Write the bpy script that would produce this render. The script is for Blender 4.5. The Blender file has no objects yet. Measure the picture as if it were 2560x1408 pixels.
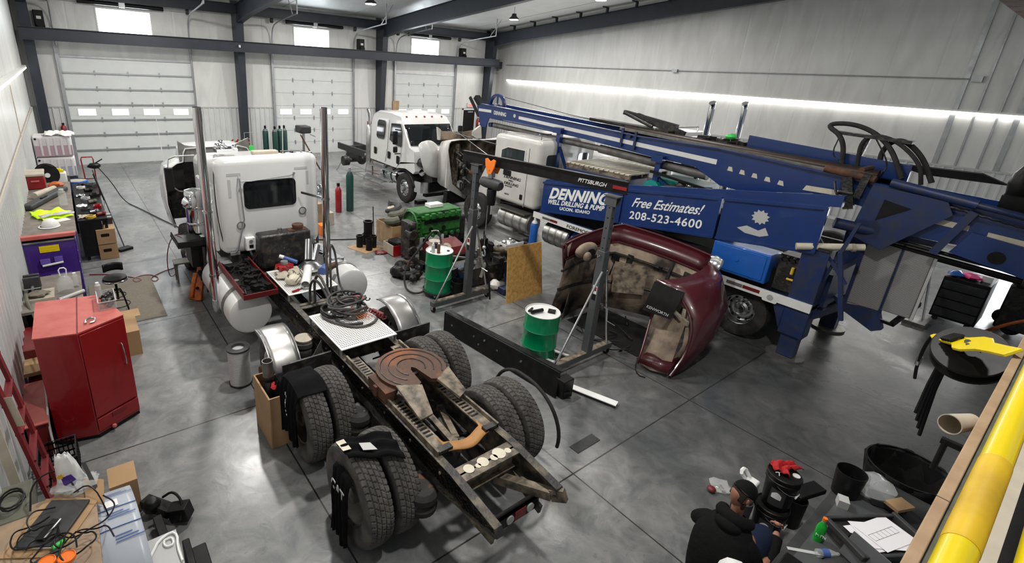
import bpy, bmesh, math, random
from mathutils import Vector, Matrix, Euler
random.seed(7)
SC = bpy.context.scene
COL = SC.collection
PI = math.pi
# ---------------- camera
cam_d = bpy.data.cameras.new('camera')
cam = bpy.data.objects.new('camera', cam_d); COL.objects.link(cam)
_y, _t, _r = math.radians(-37.104), math.radians(70.389), math.radians(3.277)
cam.matrix_world = (Matrix.Translation((0, 0, 4.5)) @ Matrix.Rotation(_y, 4, 'Z')
                    @ Matrix.Rotation(_t, 4, 'X') @ Matrix.Rotation(_r, 4, 'Z'))
cam_d.sensor_width = 36; cam_d.sensor_fit = 'HORIZONTAL'; cam_d.lens = 1244.3/2560*36
cam_d.shift_x = 180.1/2560; cam_d.shift_y = -86.3/2560
cam_d.clip_start = .03; cam_d.clip_end = 200
SC.camera = cam
# ---------------- world, view
SC.view_settings.view_transform = 'Standard'; SC.view_settings.look = 'None'
SC.view_settings.gamma = 1; SC.view_settings.use_curve_mapping = False
SC.view_settings.exposure = 0.12
w = bpy.data.worlds.new('world'); SC.world = w; w.use_nodes = True
w.node_tree.nodes['Background'].inputs[0].default_value = (.86, .93, 1, 1)
w.node_tree.nodes['Background'].inputs[1].default_value = .22
def area(name, loc, size, energy, rot=(0, 0, 0), color=(1, .97, .93), sy=None):
    l = bpy.data.lights.new(name, 'AREA'); l.energy = energy; l.color = color
    l.shape = 'RECTANGLE' if sy else 'DISK'; l.size = size
    if sy: l.size_y = sy
    o = bpy.data.objects.new(name, l); o.location = loc; o.rotation_euler = rot; COL.objects.link(o)
    return o
LAMPS = [(3.3, 19.6), (10.7, 19.7), (17.95, 18.95), (3.3, 13.2), (10.7, 13.6), (17.8, 13.95), (3.3, 7), (10.7, 7.3), (3.3, 1)]
LPOW = [330, 300, 300, 330, 200, 210, 360, 150, 300]
def roof_z(y): return 6.85 + (25.1-y)*.1
for i, (x, y) in enumerate(LAMPS):
    area('high_bay_light', (x, y, roof_z(y)-.62), .42, LPOW[i])
area('right_strip_light', (22.35, 12.6, 4.1), .1, 300, (0, math.radians(90), 0), (1, .98, .94), 22.5)
area('left_strip_light', (-.83, 12.4, 3.75), .08, 40, (0, math.radians(-90), 0), (1, .98, .96), 22)

# ---------------- helpers
class MB:
    def __init__(s): s.v = []; s.f = []
    def add(s, vs, fs):
        n = len(s.v); s.v += [tuple(v) for v in vs]; s.f += [tuple(n+i for i in f) for f in fs]; return s
    def box(s, x0, x1, y0, y1, z0, z1, rz=0, M=None):
        vs = [(x, y, z) for z in (z0, z1) for y in (y0, y1) for x in (x0, x1)]
        if rz:
            cx, cy = (x0+x1)/2, (y0+y1)/2; c, n = math.cos(rz), math.sin(rz)
            vs = [(cx+(x-cx)*c-(y-cy)*n, cy+(x-cx)*n+(y-cy)*c, z) for x, y, z in vs]
        if M is not None: vs = [M @ Vector(v) for v in vs]
        return s.add(vs, [(0, 2, 3, 1), (4, 5, 7, 6), (0, 1, 5, 4), (2, 6, 7, 3), (0, 4, 6, 2), (1, 3, 7, 5)])
    def bar(s, a, b, w, h, up=(0, 0, 1)):
        a, b = Vector(a), Vector(b); d = (b-a).normalized(); up = Vector(up)
        if abs(d.dot(up)) > .98: up = Vector((0, 1, 0))
        sd = d.cross(up).normalized(); u = sd.cross(d)
        vs = []
        for p in (a, b):
            for i, j in ((-1, -1), (1, -1), (1, 1), (-1, 1)): vs.append(p+sd*i*w/2+u*j*h/2)
        return s.add(vs, [(3, 2, 1, 0), (4, 5, 6, 7), (0, 1, 5, 4), (1, 2, 6, 5), (2, 3, 7, 6), (3, 0, 4, 7)])
    def cyl(s, a, b, r, r2=None, seg=16, cap=True):
        r2 = r if r2 is None else r2
        a, b = Vector(a), Vector(b); d = (b-a).normalized()
        up = Vector((0, 0, 1)) if abs(d.z) < .9 else Vector((1, 0, 0))
        u = d.cross(up).normalized(); w_ = d.cross(u)
        vs = []
        for p, rr in ((a, r), (b, r2)):
            for i in range(seg):
                t = 2*PI*i/seg; vs.append(p+(u*math.cos(t)+w_*math.sin(t))*rr)
        fs = [(i, (i+1) % seg, seg+(i+1) % seg, seg+i) for i in range(seg)]
        if cap: fs += [tuple(range(seg))[::-1], tuple(range(seg, 2*seg))]
        return s.add(vs, fs)
    def lathe(s, prof, o=(0, 0, 0), ax='z', seg=24):
        o = Vector(o); vs = []; n = len(prof)
        if isinstance(ax, str): ax = {'x': (1, 0, 0), 'y': (0, 1, 0), 'z': (0, 0, 1)}[ax]
        d = Vector(ax).normalized(); up = Vector((0, 0, 1)) if abs(d.z) < .9 else Vector((1, 0, 0))
        u = d.cross(up).normalized(); w_ = d.cross(u)
        for r, h in prof:
            for i in range(seg):
                t = 2*PI*i/seg; vs.append(o+d*h+(u*math.cos(t)+w_*math.sin(t))*max(r, .0004))
        fs = [(k*seg+i, k*seg+(i+1) % seg, (k+1)*seg+(i+1) % seg, (k+1)*seg+i) for k in range(n-1) for i in range(seg)]
        return s.add(vs, fs)
    def tube(s, pts, r, seg=8, sm=0, cap=True):
        P = [Vector(p) for p in pts]
        for _ in range(sm):
            Q = [P[0]]
            for a, b in zip(P, P[1:]): Q += [a*.75+b*.25, a*.25+b*.75]
            P = Q+[P[-1]]
        n = len(P); vs = []; u = None
        for i, p in enumerate(P):
            d = (P[min(i+1, n-1)]-P[max(i-1, 0)])
            d = d.normalized() if d.length > 1e-9 else Vector((0, 0, 1))
            if u is None:
                u = d.cross(Vector((0, 0, 1)) if abs(d.z) < .9 else Vector((1, 0, 0))).normalized()
            else: u = (u-d*u.dot(d)).normalized()
            w_ = d.cross(u); rr = r[min(i, len(r)-1)] if isinstance(r, (list, tuple)) else r
            for k in range(seg):
                t = 2*PI*k/seg; vs.append(p+(u*math.cos(t)+w_*math.sin(t))*rr)
        fs = [(k*seg+i, k*seg+(i+1) % seg, (k+1)*seg+(i+1) % seg, (k+1)*seg+i) for k in range(n-1) for i in range(seg)]
        if cap: fs += [tuple(range(seg))[::-1], tuple(range((n-1)*seg, n*seg))]
        return s.add(vs, fs)
    def prism(s, poly, ax, a, b):
        n = len(poly)
        def P(u, v, t): return {'x': (t, u, v), 'y': (u, t, v), 'z': (u, v, t)}[ax]
        vs = [P(u, v, a) for u, v in poly]+[P(u, v, b) for u, v in poly]
        return s.add(vs, [tuple(range(n))[::-1], tuple(range(n, 2*n))]+[(i, (i+1) % n, n+(i+1) % n, n+i) for i in range(n)])
    def plate(s, pts, th):
        P = [Vector(p) for p in pts]; nrm = (P[1]-P[0]).cross(P[2]-P[0]).normalized()*th; n = len(P)
        return s.add([p for p in P]+[p-nrm for p in P], [tuple(range(n)), tuple(range(n, 2*n))[::-1]]+[(i, n+i, n+(i+1) % n, (i+1) % n) for i in range(n)])
    def sheet(s, fn, nu, nv, th=0):
        vs = [fn(i/nu, j/nv) for j in range(nv+1) for i in range(nu+1)]
        fs = [(j*(nu+1)+i, j*(nu+1)+i+1, (j+1)*(nu+1)+i+1, (j+1)*(nu+1)+i) for j in range(nv) for i in range(nu)]
        return s.add(vs, fs)
    def ball(s, c, r, sc=(1, 1, 1), seg=12, noise=0, sd=0):
        rnd = random.Random(sd); c = Vector(c); vs = []; nr = seg//2
        for j in range(nr+1):
            t = PI*j/nr
            for i in range(seg):
                p = 2*PI*i/seg; k = 1+(rnd.uniform(-noise, noise) if noise else 0)
                vs.append(c+Vector((math.sin(t)*math.cos(p)*sc[0], math.sin(t)*math.sin(p)*sc[1], math.cos(t)*sc[2]))*r*k)
        fs = [(j*seg+i, (j+1)*seg+i, (j+1)*seg+(i+1) % seg, j*seg+(i+1) % seg) for j in range(nr) for i in range(seg)]
        return s.add(vs, fs)
WM = {}
def wm(o): return WM.get(o.name, Matrix.Identity(4)) if o else Matrix.Identity(4)
def B(name, mb, mat, par=None, bev=0, ang=35, solid=0, sub=0, label=None):
    me = bpy.data.meshes.new(name)
    Mi = wm(par).inverted() if par else Matrix.Identity(4)
    me.from_pydata([tuple(Mi @ Vector(v)) for v in mb.v], [], mb.f); me.materials.append(MT[mat] if isinstance(mat, str) else mat)
    bm = bmesh.new(); bm.from_mesh(me)
    bmesh.ops.remove_doubles(bm, verts=bm.verts, dist=.0002); bmesh.ops.recalc_face_normals(bm, faces=bm.faces)
    for f in bm.faces: f.smooth = True
    for e in bm.edges:
        if len(e.link_faces) == 2 and e.calc_face_angle(0) > math.radians(ang): e.smooth = False
    bm.to_mesh(me); bm.free()
    o = bpy.data.objects.new(name, me); COL.objects.link(o)
    if par: o.parent = par
    WM[o.name] = wm(par)
    if solid: m = o.modifiers.new('s', 'SOLIDIFY'); m.thickness = solid
    if bev: m = o.modifiers.new('b', 'BEVEL'); m.width = bev; m.segments = 2; m.limit_method = 'ANGLE'
    if sub: m = o.modifiers.new('u', 'SUBSURF'); m.levels = sub; m.render_levels = sub
    if label: o['label'] = label
    return o
def tag(o, label=None, cat=None, group=None, kind=None):
    for k, v in (('label', label), ('category', cat), ('group', group), ('kind', kind)):
        if v: o[k] = v
    return o
def T(name, label, cat, loc=(0, 0, 0), rz=0, group=None, rot=None):
    o = bpy.data.objects.new(name, None); COL.objects.link(o); o.empty_display_size = .1
    o.location = loc; o.rotation_euler = rot or (0, 0, rz)
    WM[o.name] = Matrix.Translation(loc) @ Euler(rot or (0, 0, rz)).to_matrix().to_4x4()
    return tag(o, label, cat, group)
def one(name, mb, mat, label, cat, group=None, **k):
    return tag(B(name, mb, mat, **k), label, cat, group)
def struct(name, mb, mat, **k): return tag(B(name, mb, mat, **k), kind='structure')
def dup(o, loc=None, rz=None, label=None, group=None, par=None, rot=None):
    c = o.copy(); COL.objects.link(c)
    if loc is not None: c.location = loc
    if rz is not None: c.rotation_euler = (0, 0, rz)
    if rot is not None: c.rotation_euler = rot
    if par: c.parent = par
    if label: c['label'] = label
    if group: c['group'] = group
    for ch in list(o.children): dup(ch, par=c)
    return c
def text(name, s, mat, o, u, v, size, par=None, shear=0, th=.003, sx=1, align='LEFT', bold=.0, sp=1.0):
    cu = bpy.data.curves.new(name, 'FONT'); cu.body = s; cu.size = size; cu.shear = shear; cu.extrude = th; cu.align_x = align; cu.offset = bold; cu.space_character = sp
    t = bpy.data.objects.new(name, cu); COL.objects.link(t)
    dg = bpy.context.evaluated_depsgraph_get(); me = bpy.data.meshes.new_from_object(t.evaluated_get(dg))
    bpy.data.objects.remove(t); bpy.data.curves.remove(cu)
    u = Vector(u).normalized(); v = Vector(v).normalized(); n = u.cross(v)
    M = Matrix((u*sx, v, n)).transposed().to_4x4(); M.translation = Vector(o)
    me.transform(wm(par).inverted() @ M if par else M); me.materials.clear(); me.materials.append(MT[mat])
    ob = bpy.data.objects.new(name, me); COL.objects.link(ob)
    if par: ob.parent = par
    return ob
# ---------------- materials
MT = {}
def mat(name, col, rough=.5, metal=0, col2=None, sc=6, amt=.5, bump=0, bsc=40, emit=0, coat=0, trans=0, alpha=1, spec=None, lo=.35, hi=.65, rvar=.1, det=6):
    m = bpy.data.materials.new(name); m.use_nodes = True; nt = m.node_tree; b = nt.nodes['Principled BSDF']
    b.inputs['Base Color'].default_value = (*col, 1); b.inputs['Roughness'].default_value = rough; b.inputs['Metallic'].default_value = metal
    if coat: b.inputs['Coat Weight'].default_value = coat; b.inputs['Coat Roughness'].default_value = .06
    if trans: b.inputs['Transmission Weight'].default_value = trans
    if alpha < 1: b.inputs['Alpha'].default_value = alpha
    if spec is not None: b.inputs['Specular IOR Level'].default_value = spec
    if emit: b.inputs['Emission Color'].default_value = (*col, 1); b.inputs['Emission Strength'].default_value = emit
    tc = nt.nodes.new('ShaderNodeTexCoord')
    if col2:
        n = nt.nodes.new('ShaderNodeTexNoise'); n.inputs['Scale'].default_value = sc; n.inputs['Detail'].default_value = det
        nt.links.new(tc.outputs['Object'], n.inputs['Vector'])
        r = nt.nodes.new('ShaderNodeValToRGB'); r.color_ramp.elements[0].position = lo; r.color_ramp.elements[1].position = hi
        r.color_ramp.elements[0].color = (*col, 1); r.color_ramp.elements[1].color = (*[c*(1-amt)+d*amt for c, d in zip(col, col2)], 1)
        nt.links.new(n.outputs['Fac'], r.inputs[0]); nt.links.new(r.outputs[0], b.inputs['Base Color'])
        mr = nt.nodes.new('ShaderNodeMapRange'); mr.inputs['To Min'].default_value = max(0, rough-rvar); mr.inputs['To Max'].default_value = min(1, rough+rvar)
        nt.links.new(n.outputs['Fac'], mr.inputs[0]); nt.links.new(mr.outputs[0], b.inputs['Roughness'])
    if bump:
        n = nt.nodes.new('ShaderNodeTexNoise'); n.inputs['Scale'].default_value = bsc; n.inputs['Detail'].default_value = 4
        nt.links.new(tc.outputs['Object'], n.inputs['Vector'])
        bp = nt.nodes.new('ShaderNodeBump'); bp.inputs['Strength'].default_value = bump; bp.inputs['Distance'].default_value = .02
        nt.links.new(n.outputs['Fac'], bp.inputs['Height']); nt.links.new(bp.outputs[0], b.inputs['Normal'])
    MT[name] = m; return m
mat('steel_dark', (.018, .023, .034), .5, 0, (.03, .037, .05), 3, .6)
mat('galv', (.42, .44, .45), .42, .7, (.3, .31, .32), 5, .6)
mat('door_white', (.62, .64, .63), .5, 0, (.56, .58, .57), 2, .6)
mat('win_emit', (.93, .97, 1), .5, emit=7)
mat('strip_emit', (1, .98, .93), .5, emit=9)
mat('strip_soft', (1, .98, .95), .5, emit=3.5)
mat('lamp_emit', (1, .97, .92), .5, emit=40)
mat('black', (.006, .006, .0065), .42, 0, (.014, .013, .0125), 8, .6, spec=.22)
mat('black_matte', (.006, .006, .006), .8, 0, (.014, .014, .014), 9, .6, bump=.2, spec=.15)
mat('dark_grey', (.03, .031, .033), .5, 0, (.055, .055, .055), 7, .6, spec=.3)
mat('gantry_grey', (.075, .08, .083), .38, .2, (.1, .104, .107), 4, .5)
mat('rubber', (.022, .021, .021), .75, 0, (.045, .042, .04), 7, .7, bump=.25, bsc=30, spec=.2)
mat('rubber_dust', (.06, .056, .053), .85, 0, (.135, .125, .115), 6, .8, bump=.3, bsc=25, spec=.15)
mat('chrome', (.75, .76, .77), .08, 1)
mat('chrome_soft', (.6, .61, .62), .2, 1, (.45, .46, .47), 5, .6)
mat('alu', (.5, .5, .49), .36, 1, (.3, .28, .26), 6, .7, rvar=.12)
mat('alu_dull', (.3, .295, .28), .42, .8, (.16, .15, .13), 7, .7)
mat('truck_white', (.64, .64, .63), .25, 0, (.59, .59, .575), 2, .6, coat=.5)
mat('truck_white2', (.6, .59, .56), .32, 0, (.48, .46, .42), 3, .6, coat=.3)
mat('glass_dark', (.008, .01, .011), .05, 0, spec=.7)
mat('glass_tint', (.03, .04, .042), .04, 0, spec=.8)
mat('rig_blue', (.005, .03, .15), .34, 0, (.006, .028, .12), 3, .7, coat=.3)
mat('rig_blue_dirty', (.007, .022, .095), .45, 0, (.025, .03, .045), 8, .7)
mat('box_blue', (.01, .1, .42), .35, 0, (.012, .09, .36), 4, .5, coat=.3)
mat('cream', (.62, .58, .46), .5, 0, (.5, .46, .36), 12, .6)
mat('white', (.72, .72, .7), .4, 0, (.62, .61, .58), 6, .5)
mat('white_paint', (.8, .8, .78), .4)
mat('green', (.0, .2, .075), .3, 0, (.0, .17, .06), 3, .6, coat=.3)
mat('engine_green', (.02, .17, .025), .5, 0, (.012, .05, .01), 9, .8, bump=.4, bsc=20)
mat('lime', (.05, .6, .09), .4)
mat('maroon', (.062, .004, .008), .35, 0, (.045, .003, .006), 3, .6, coat=.35)
mat('hood_inner', (.34, .26, .19), .8, 0, (.02, .012, .01), 2.3, 1, bump=.4, bsc=14)  # dirt blotches, darkened to double as deep shadow in the maroon hood
mat('red', (.24, .004, .007), .3, 0, (.23, .004, .007), 2, .7, coat=.4)
mat('red_dusty', (.5, .13, .11), .5, 0, (.4, .07, .06), 5, .7)
mat('red_dark', (.16, .008, .01), .45, 0, (.09, .006, .008), 6, .6)
mat('purple', (.055, .02, .2), .28, 0, (.045, .016, .16), 3, .5, coat=.5)
mat('purple_lt', (.14, .09, .42), .4)
mat('yellow', (.75, .58, .0), .3, 0, (.66, .5, .0), 4, .5, coat=.3)
mat('yellow_dark', (.65, .42, .005), .5, 0, (.4, .24, .01), 9, .7)
mat('hivis', (.55, .85, .0), .6, emit=.12)
mat('orange', (.8, .17, .01), .4)
mat('orange_rust', (.55, .12, .01), .6, 0, (.2, .05, .015), 10, .8)
mat('rust', (.12, .048, .022), .75, 0, (.05, .022, .013), 6, .9, bump=.5, bsc=25)
mat('rust2', (.075, .034, .02), .6, .2, (.24, .075, .02), 2.2, .9, bump=.4, bsc=25, lo=.48, hi=.62)
mat('frame_dirty', (.025, .023, .022), .55, 0, (.22, .18, .12), 7, .9, bump=.5, bsc=30, lo=.45, hi=.75)
mat('grease', (.012, .012, .012), .4, 0, (.09, .07, .05), 9, .8, bump=.5, bsc=22, lo=.5, hi=.8)
mat('frame_tan', (.26, .21, .15), .6, 0, (.03, .024, .018), 9, .95, bump=.3)
mat('card', (.38, .24, .12), .8, 0, (.3, .18, .09), 4, .5)
mat('wood', (.38, .26, .15), .65, 0, (.24, .15, .085), 5, .7, bump=.15)
mat('wood_bench', (.34, .24, .15), .6, 0, (.2, .14, .1), 6, .7)
mat('ply_pink', (.36, .25, .19), .7, 0, (.27, .18, .13), 5, .6)
mat('osb', (.8, .48, .15), .65, 0, (.5, .26, .065), 16, .8, det=9)
mat('teal', (.0, .25, .22), .4)
mat('blue_drum', (.01, .1, .42), .35)
mat('bench_top', (.2, .17, .14), .7, 0, (.1, .09, .08), 6, .7)
mat('beige', (.45, .4, .32), .6, 0, (.33, .29, .22), 6, .6)
mat('paper', (.75, .74, .76), .7)
mat('mesh_grey', (.13, .13, .125), .5, .3, (.15, .15, .15), 8, .5)
mat('pink', (.75, .03, .2), .5)
mat('olive', (.085, .085, .062), .7, 0, (.15, .15, .115), 8, .7)
mat('skin', (.32, .15, .09), .55, 0, (.26, .1, .06), 14, .5)
mat('jeans', (.01, .016, .035), .9, bump=.3, bsc=80, spec=.1)
mat('hoodie', (.007, .0075, .0075), .9, bump=.5, bsc=14, spec=.1)
mat('shirt', (.004, .004, .005), .9, 0, (.009, .009, .01), 8, .6, bump=.4, bsc=18, spec=.1)
mat('hair', (.02, .012, .008), .8)
mat('clear', (.7, .72, .72), .15, alpha=.28)
mat('clear_tote', (.75, .72, .72), .35, alpha=.8)
mat('tote_fluid', (.42, .28, .33), .3)
mat('tote_fluid2', (.36, .38, .44), .3)
mat('bottle_green', (.01, .35, .03), .12)
mat('film', (.4, .43, .48), .35, 0, (.33, .36, .42), 2, .5)
mat('film_blue', (.05, .1, .3), .5)
mat('red_cloth', (.4, .01, .012), .85, bump=.5, bsc=30)
mat('gold', (.6, .38, .03), .5)
mat('cyl_teal', (.008, .045, .036), .4)
mat('lens', (.35, .37, .34), .2, spec=.7)
mat('vinyl_grey', (.45, .45, .44), .5)
mat('mat_brown', (.17, .15, .115), .9, 0, (.13, .115, .09), 20, .6, bump=.3, bsc=120)
# concrete floor with saw-cut joints
def floor_mat():
    m = bpy.data.materials.new('concrete'); m.use_nodes = True; nt = m.node_tree; b = nt.nodes['Principled BSDF']; L = nt.links.new
    N = lambda t: nt.nodes.new(t)
    tc = N('ShaderNodeTexCoord'); sp = N('ShaderNodeSeparateXYZ'); L(tc.outputs['Object'], sp.inputs[0])
    def noise(sc, det, dist=0, rough=.55):
        n = N('ShaderNodeTexNoise'); n.inputs['Scale'].default_value = sc; n.inputs['Detail'].default_value = det
        n.inputs['Distortion'].default_value = dist; n.inputs['Roughness'].default_value = rough; L(tc.outputs['Object'], n.inputs['Vector']); return n
    def ramp(n, p0, p1, c0, c1):
        r = N('ShaderNodeValToRGB'); e = r.color_ramp.elements; e[0].position = p0; e[1].position = p1
        e[0].color = (*c0, 1); e[1].color = (*c1, 1); L(n.outputs['Fac'], r.inputs[0]); return r
    big = ramp(noise(.55, 4, .8), .3, .72, (.115, .125, .128), (.25, .25, .245))
    mid = ramp(noise(2.6, 8, 1.6, .62), .32, .7, (.62, .65, .66), (1.25, 1.2, 1.17))
    mx = N('ShaderNodeMix'); mx.data_type = 'RGBA'; mx.blend_type = 'MULTIPLY'; mx.inputs[0].default_value = 1
    L(big.outputs[0], mx.inputs[6]); L(mid.outputs[0], mx.inputs[7])
    fine = ramp(noise(14, 8, .5), .62, .76, (1, 1, 1), (.45, .42, .4))
    mx2 = N('ShaderNodeMix'); mx2.data_type = 'RGBA'; mx2.blend_type = 'MULTIPLY'; mx2.inputs[0].default_value = .7
    # floor round the drill rig darkened: painted-in dim light plus grime, ragged outline
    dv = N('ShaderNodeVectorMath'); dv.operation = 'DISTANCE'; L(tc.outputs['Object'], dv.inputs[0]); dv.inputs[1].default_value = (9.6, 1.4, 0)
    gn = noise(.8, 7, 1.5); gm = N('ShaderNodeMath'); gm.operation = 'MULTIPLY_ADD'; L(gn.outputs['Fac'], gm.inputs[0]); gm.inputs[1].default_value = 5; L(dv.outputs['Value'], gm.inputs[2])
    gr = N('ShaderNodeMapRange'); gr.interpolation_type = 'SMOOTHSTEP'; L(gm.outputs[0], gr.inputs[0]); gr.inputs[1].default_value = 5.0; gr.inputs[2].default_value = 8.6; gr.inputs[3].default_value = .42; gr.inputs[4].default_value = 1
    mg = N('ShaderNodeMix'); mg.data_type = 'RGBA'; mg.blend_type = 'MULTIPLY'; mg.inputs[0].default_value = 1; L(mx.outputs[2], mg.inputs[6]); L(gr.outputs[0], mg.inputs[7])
    L(mg.outputs[2], mx2.inputs[6]); L(fine.outputs[0], mx2.inputs[7])
    def M(op, a, bb):
        n = N('ShaderNodeMath'); n.operation = op
        for i, x in enumerate((a, bb)):
            if isinstance(x, (int, float)): n.inputs[i].default_value = x
            else: L(x, n.inputs[i])
        return n.outputs[0]
    def joint(c, off, per):
        t = M('MODULO', M('ADD', c, -off+per*20.5), per)
        return M('LESS_THAN', M('ABSOLUTE', M('SUBTRACT', t, per/2), 0), .009)
    j = M('MAXIMUM', joint(sp.outputs[0], 1.6, 2.68), joint(sp.outputs[1], 2.74, 3.25))
    mx3 = N('ShaderNodeMix'); mx3.data_type = 'RGBA'; L(j, mx3.inputs[0]); L(mx2.outputs[2], mx3.inputs[6]); mx3.inputs[7].default_value = (.025, .022, .02, 1)
    L(mx3.outputs[2], b.inputs['Base Color'])
    rr = N('ShaderNodeMapRange'); L(noise(1.6, 6, 1).outputs['Fac'], rr.inputs[0]); rr.inputs[3].default_value = .18; rr.inputs[4].default_value = .42
    L(rr.outputs[0], b.inputs['Roughness'])
    bp = N('ShaderNodeBump'); bp.inputs['Strength'].default_value = .12; bp.inputs['Distance'].default_value = .02
    L(noise(5, 6, 1).outputs['Fac'], bp.inputs['Height']); L(bp.outputs[0], b.inputs['Normal'])
    MT['concrete'] = m
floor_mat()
def wall_mat(name, vert_axis, per):   # white vinyl-faced insulation: soft vertical folds
    m = bpy.data.materials.new(name); m.use_nodes = True; nt = m.node_tree; b = nt.nodes['Principled BSDF']; L = nt.links.new
    N = lambda t: nt.nodes.new(t)
    tc = N('ShaderNodeTexCoord'); mp = N('ShaderNodeMapping'); L(tc.outputs['Object'], mp.inputs[0])
    mp.inputs['Scale'].default_value = (1, 1, .25)
    n = N('ShaderNodeTexNoise'); n.inputs['Scale'].default_value = 1.6; n.inputs['Detail'].default_value = 9; n.inputs['Distortion'].default_value = 1.2
    L(mp.outputs[0], n.inputs[0])
    r = N('ShaderNodeValToRGB'); e = r.color_ramp.elements; e[0].position = .3; e[1].position = .7; e[0].color = (.56, .56, .54, 1); e[1].color = (.68, .68, .66, 1)
    L(n.outputs['Fac'], r.inputs[0])
    sp = N('ShaderNodeSeparateXYZ'); L(tc.outputs['Object'], sp.inputs[0])
    def M(op, a, bb):
        q = N('ShaderNodeMath'); q.operation = op
        for i, x in enumerate((a, bb)):
            if isinstance(x, (int, float)): q.inputs[i].default_value = x
            else: L(x, q.inputs[i])
        return q.outputs[0]
    t = M('MODULO', M('ADD', sp.outputs[vert_axis], 50), per)
    d = M('ABSOLUTE', M('SUBTRACT', t, per/2), 0)
    g = N('ShaderNodeMapRange'); L(d, g.inputs[0]); g.inputs[1].default_value = 0; g.inputs[2].default_value = .05; g.inputs[3].default_value = 0; g.inputs[4].default_value = 1
    L(r.outputs[0], b.inputs['Base Color']); b.inputs['Roughness'].default_value = .36
    hh = M('ADD', M('MULTIPLY', n.outputs['Fac'], 1.1), M('MULTIPLY', g.outputs[0], .35))
    bp = N('ShaderNodeBump'); bp.inputs['Strength'].default_value = .22; bp.inputs['Distance'].default_value = .06
    L(hh, bp.inputs['Height']); L(bp.outputs[0], b.inputs['Normal'])
    MT[name] = m
wall_mat('insul_x', 0, 1.22); wall_mat('insul_y', 1, 1.22)
mat('ceil', (.55, .56, .55), .5, 0, (.48, .49, .48), 1.5, .6, bump=.2, bsc=3)
mat('liner', (.62, .63, .62), .35, .1, (.54, .55, .55), 2, .5)
# ================= structure
XL, XR, YF, YN = -.97, 22.7, 25.1, -4
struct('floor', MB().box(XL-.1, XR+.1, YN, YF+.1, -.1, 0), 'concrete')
# left / right / far walls
struct('wall_left', MB().box(XL-.12, XL, YN, YF+.2, -.1, 10.1), 'insul_y')
def gable():
    mb = MB(); mb.prism([(YN, -.1), (YF+.2, -.1), (YF+.2, 7.1), (YN, roof_z(YN)+.2)], 'x', XR, XR+.12); return mb
struct('wall_right', gable(), 'insul_y')
DOORS = [(.2, 4.78), (8.42, 12.55), (15.2, 19.32)]; DH = 4.22
CW = [(1.62, 3.45), (9.5, 11.27), (16.2, 18.05)]; WZ = (5.15, 6.02)
mb = MB(); xs = sorted([XL-.1, XR+.1]+[x for d in DOORS for x in d]+[x for c in CW for x in c])
for a, b in zip(xs, xs[1:]):
    m = (a+b)/2
    ind = any(d[0] < m < d[1] for d in DOORS); inw = any(c[0] < m < c[1] for c in CW)
    z = DH if ind else -.1
    if inw: mb.box(a, b, YF, YF+.15, z, WZ[0]); mb.box(a, b, YF, YF+.15, WZ[1], 7.1)
    else: mb.box(a, b, YF, YF+.15, z, 7.1)
struct('wall_far', mb, 'insul_x')
mb = MB(); mb.prism([(YN, roof_z(YN)), (YF+.2, roof_z(YF+.2)), (YF+.2, roof_z(YF)+.15), (YN, roof_z(YN)+.15)], 'x', XL-.1, XR+.1)
struct('ceiling', mb, 'ceil')
for x in (.5, 4.2, 9, 12.4, 16.3, 20.2):   # ceiling blanket bands
    struct('trim_%d' % (10+int(x*2)), MB().prism([(YN, roof_z(YN)-.012), (YF, roof_z(YF)-.012), (YF, roof_z(YF)), (YN, roof_z(YN))], 'x', x, x+.05), 'vinyl_grey')
# corrugated wainscot
def corr(x0, x1, fn, per=.23):
    mb = MB(); n = int((x1-x0)/per); pr = []
    for i in range(n+1):
        a = x0+i*per
        pr += [(a, 0), (a+per*.62, 0), (a+per*.72, .035), (a+per*.92, .035)]
    pr = [(min(p, x1), q) for p, q in pr]
    k = len(pr); mb.add([fn(p, q, 0) for p, q in pr]+[fn(p, q, 2.3) for p, q in pr], [(i, i+1, k+i+1, k+i) for i in range(k-1)]); return mb
n = 0
for a, b in ((XL, .05), (4.95, 8.3), (12.7, 15.05), (19.45, 20.1), (21.1, XR)):
    n += 1; struct('baseboard_%d' % n, corr(a, b, lambda p, q, z: (p, YF-.01-q, z)), 'liner')
struct('baseboard_left', corr(YN, YF, lambda p, q, z: (XL+.01+q, p, z)), 'liner')
struct('baseboard_right', corr(YN, YF, lambda p, q, z: (XR-.01-q, p, z+.15)), 'liner')
struct('trim_1', MB().box(XL, XL+.06, YN, YF, 2.29, 2.35).box(XR-.06, XR, YN, YF, 2.43, 2.49), 'vinyl_grey')
for i, (a, b) in enumerate(((XL, .05), (4.95, 8.3), (12.7, 15.05), (19.45, XR))):
    struct('trim_%d' % (i+2), MB().box(a, b, YF-.05, YF, 2.29, 2.34), 'vinyl_grey')
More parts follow.
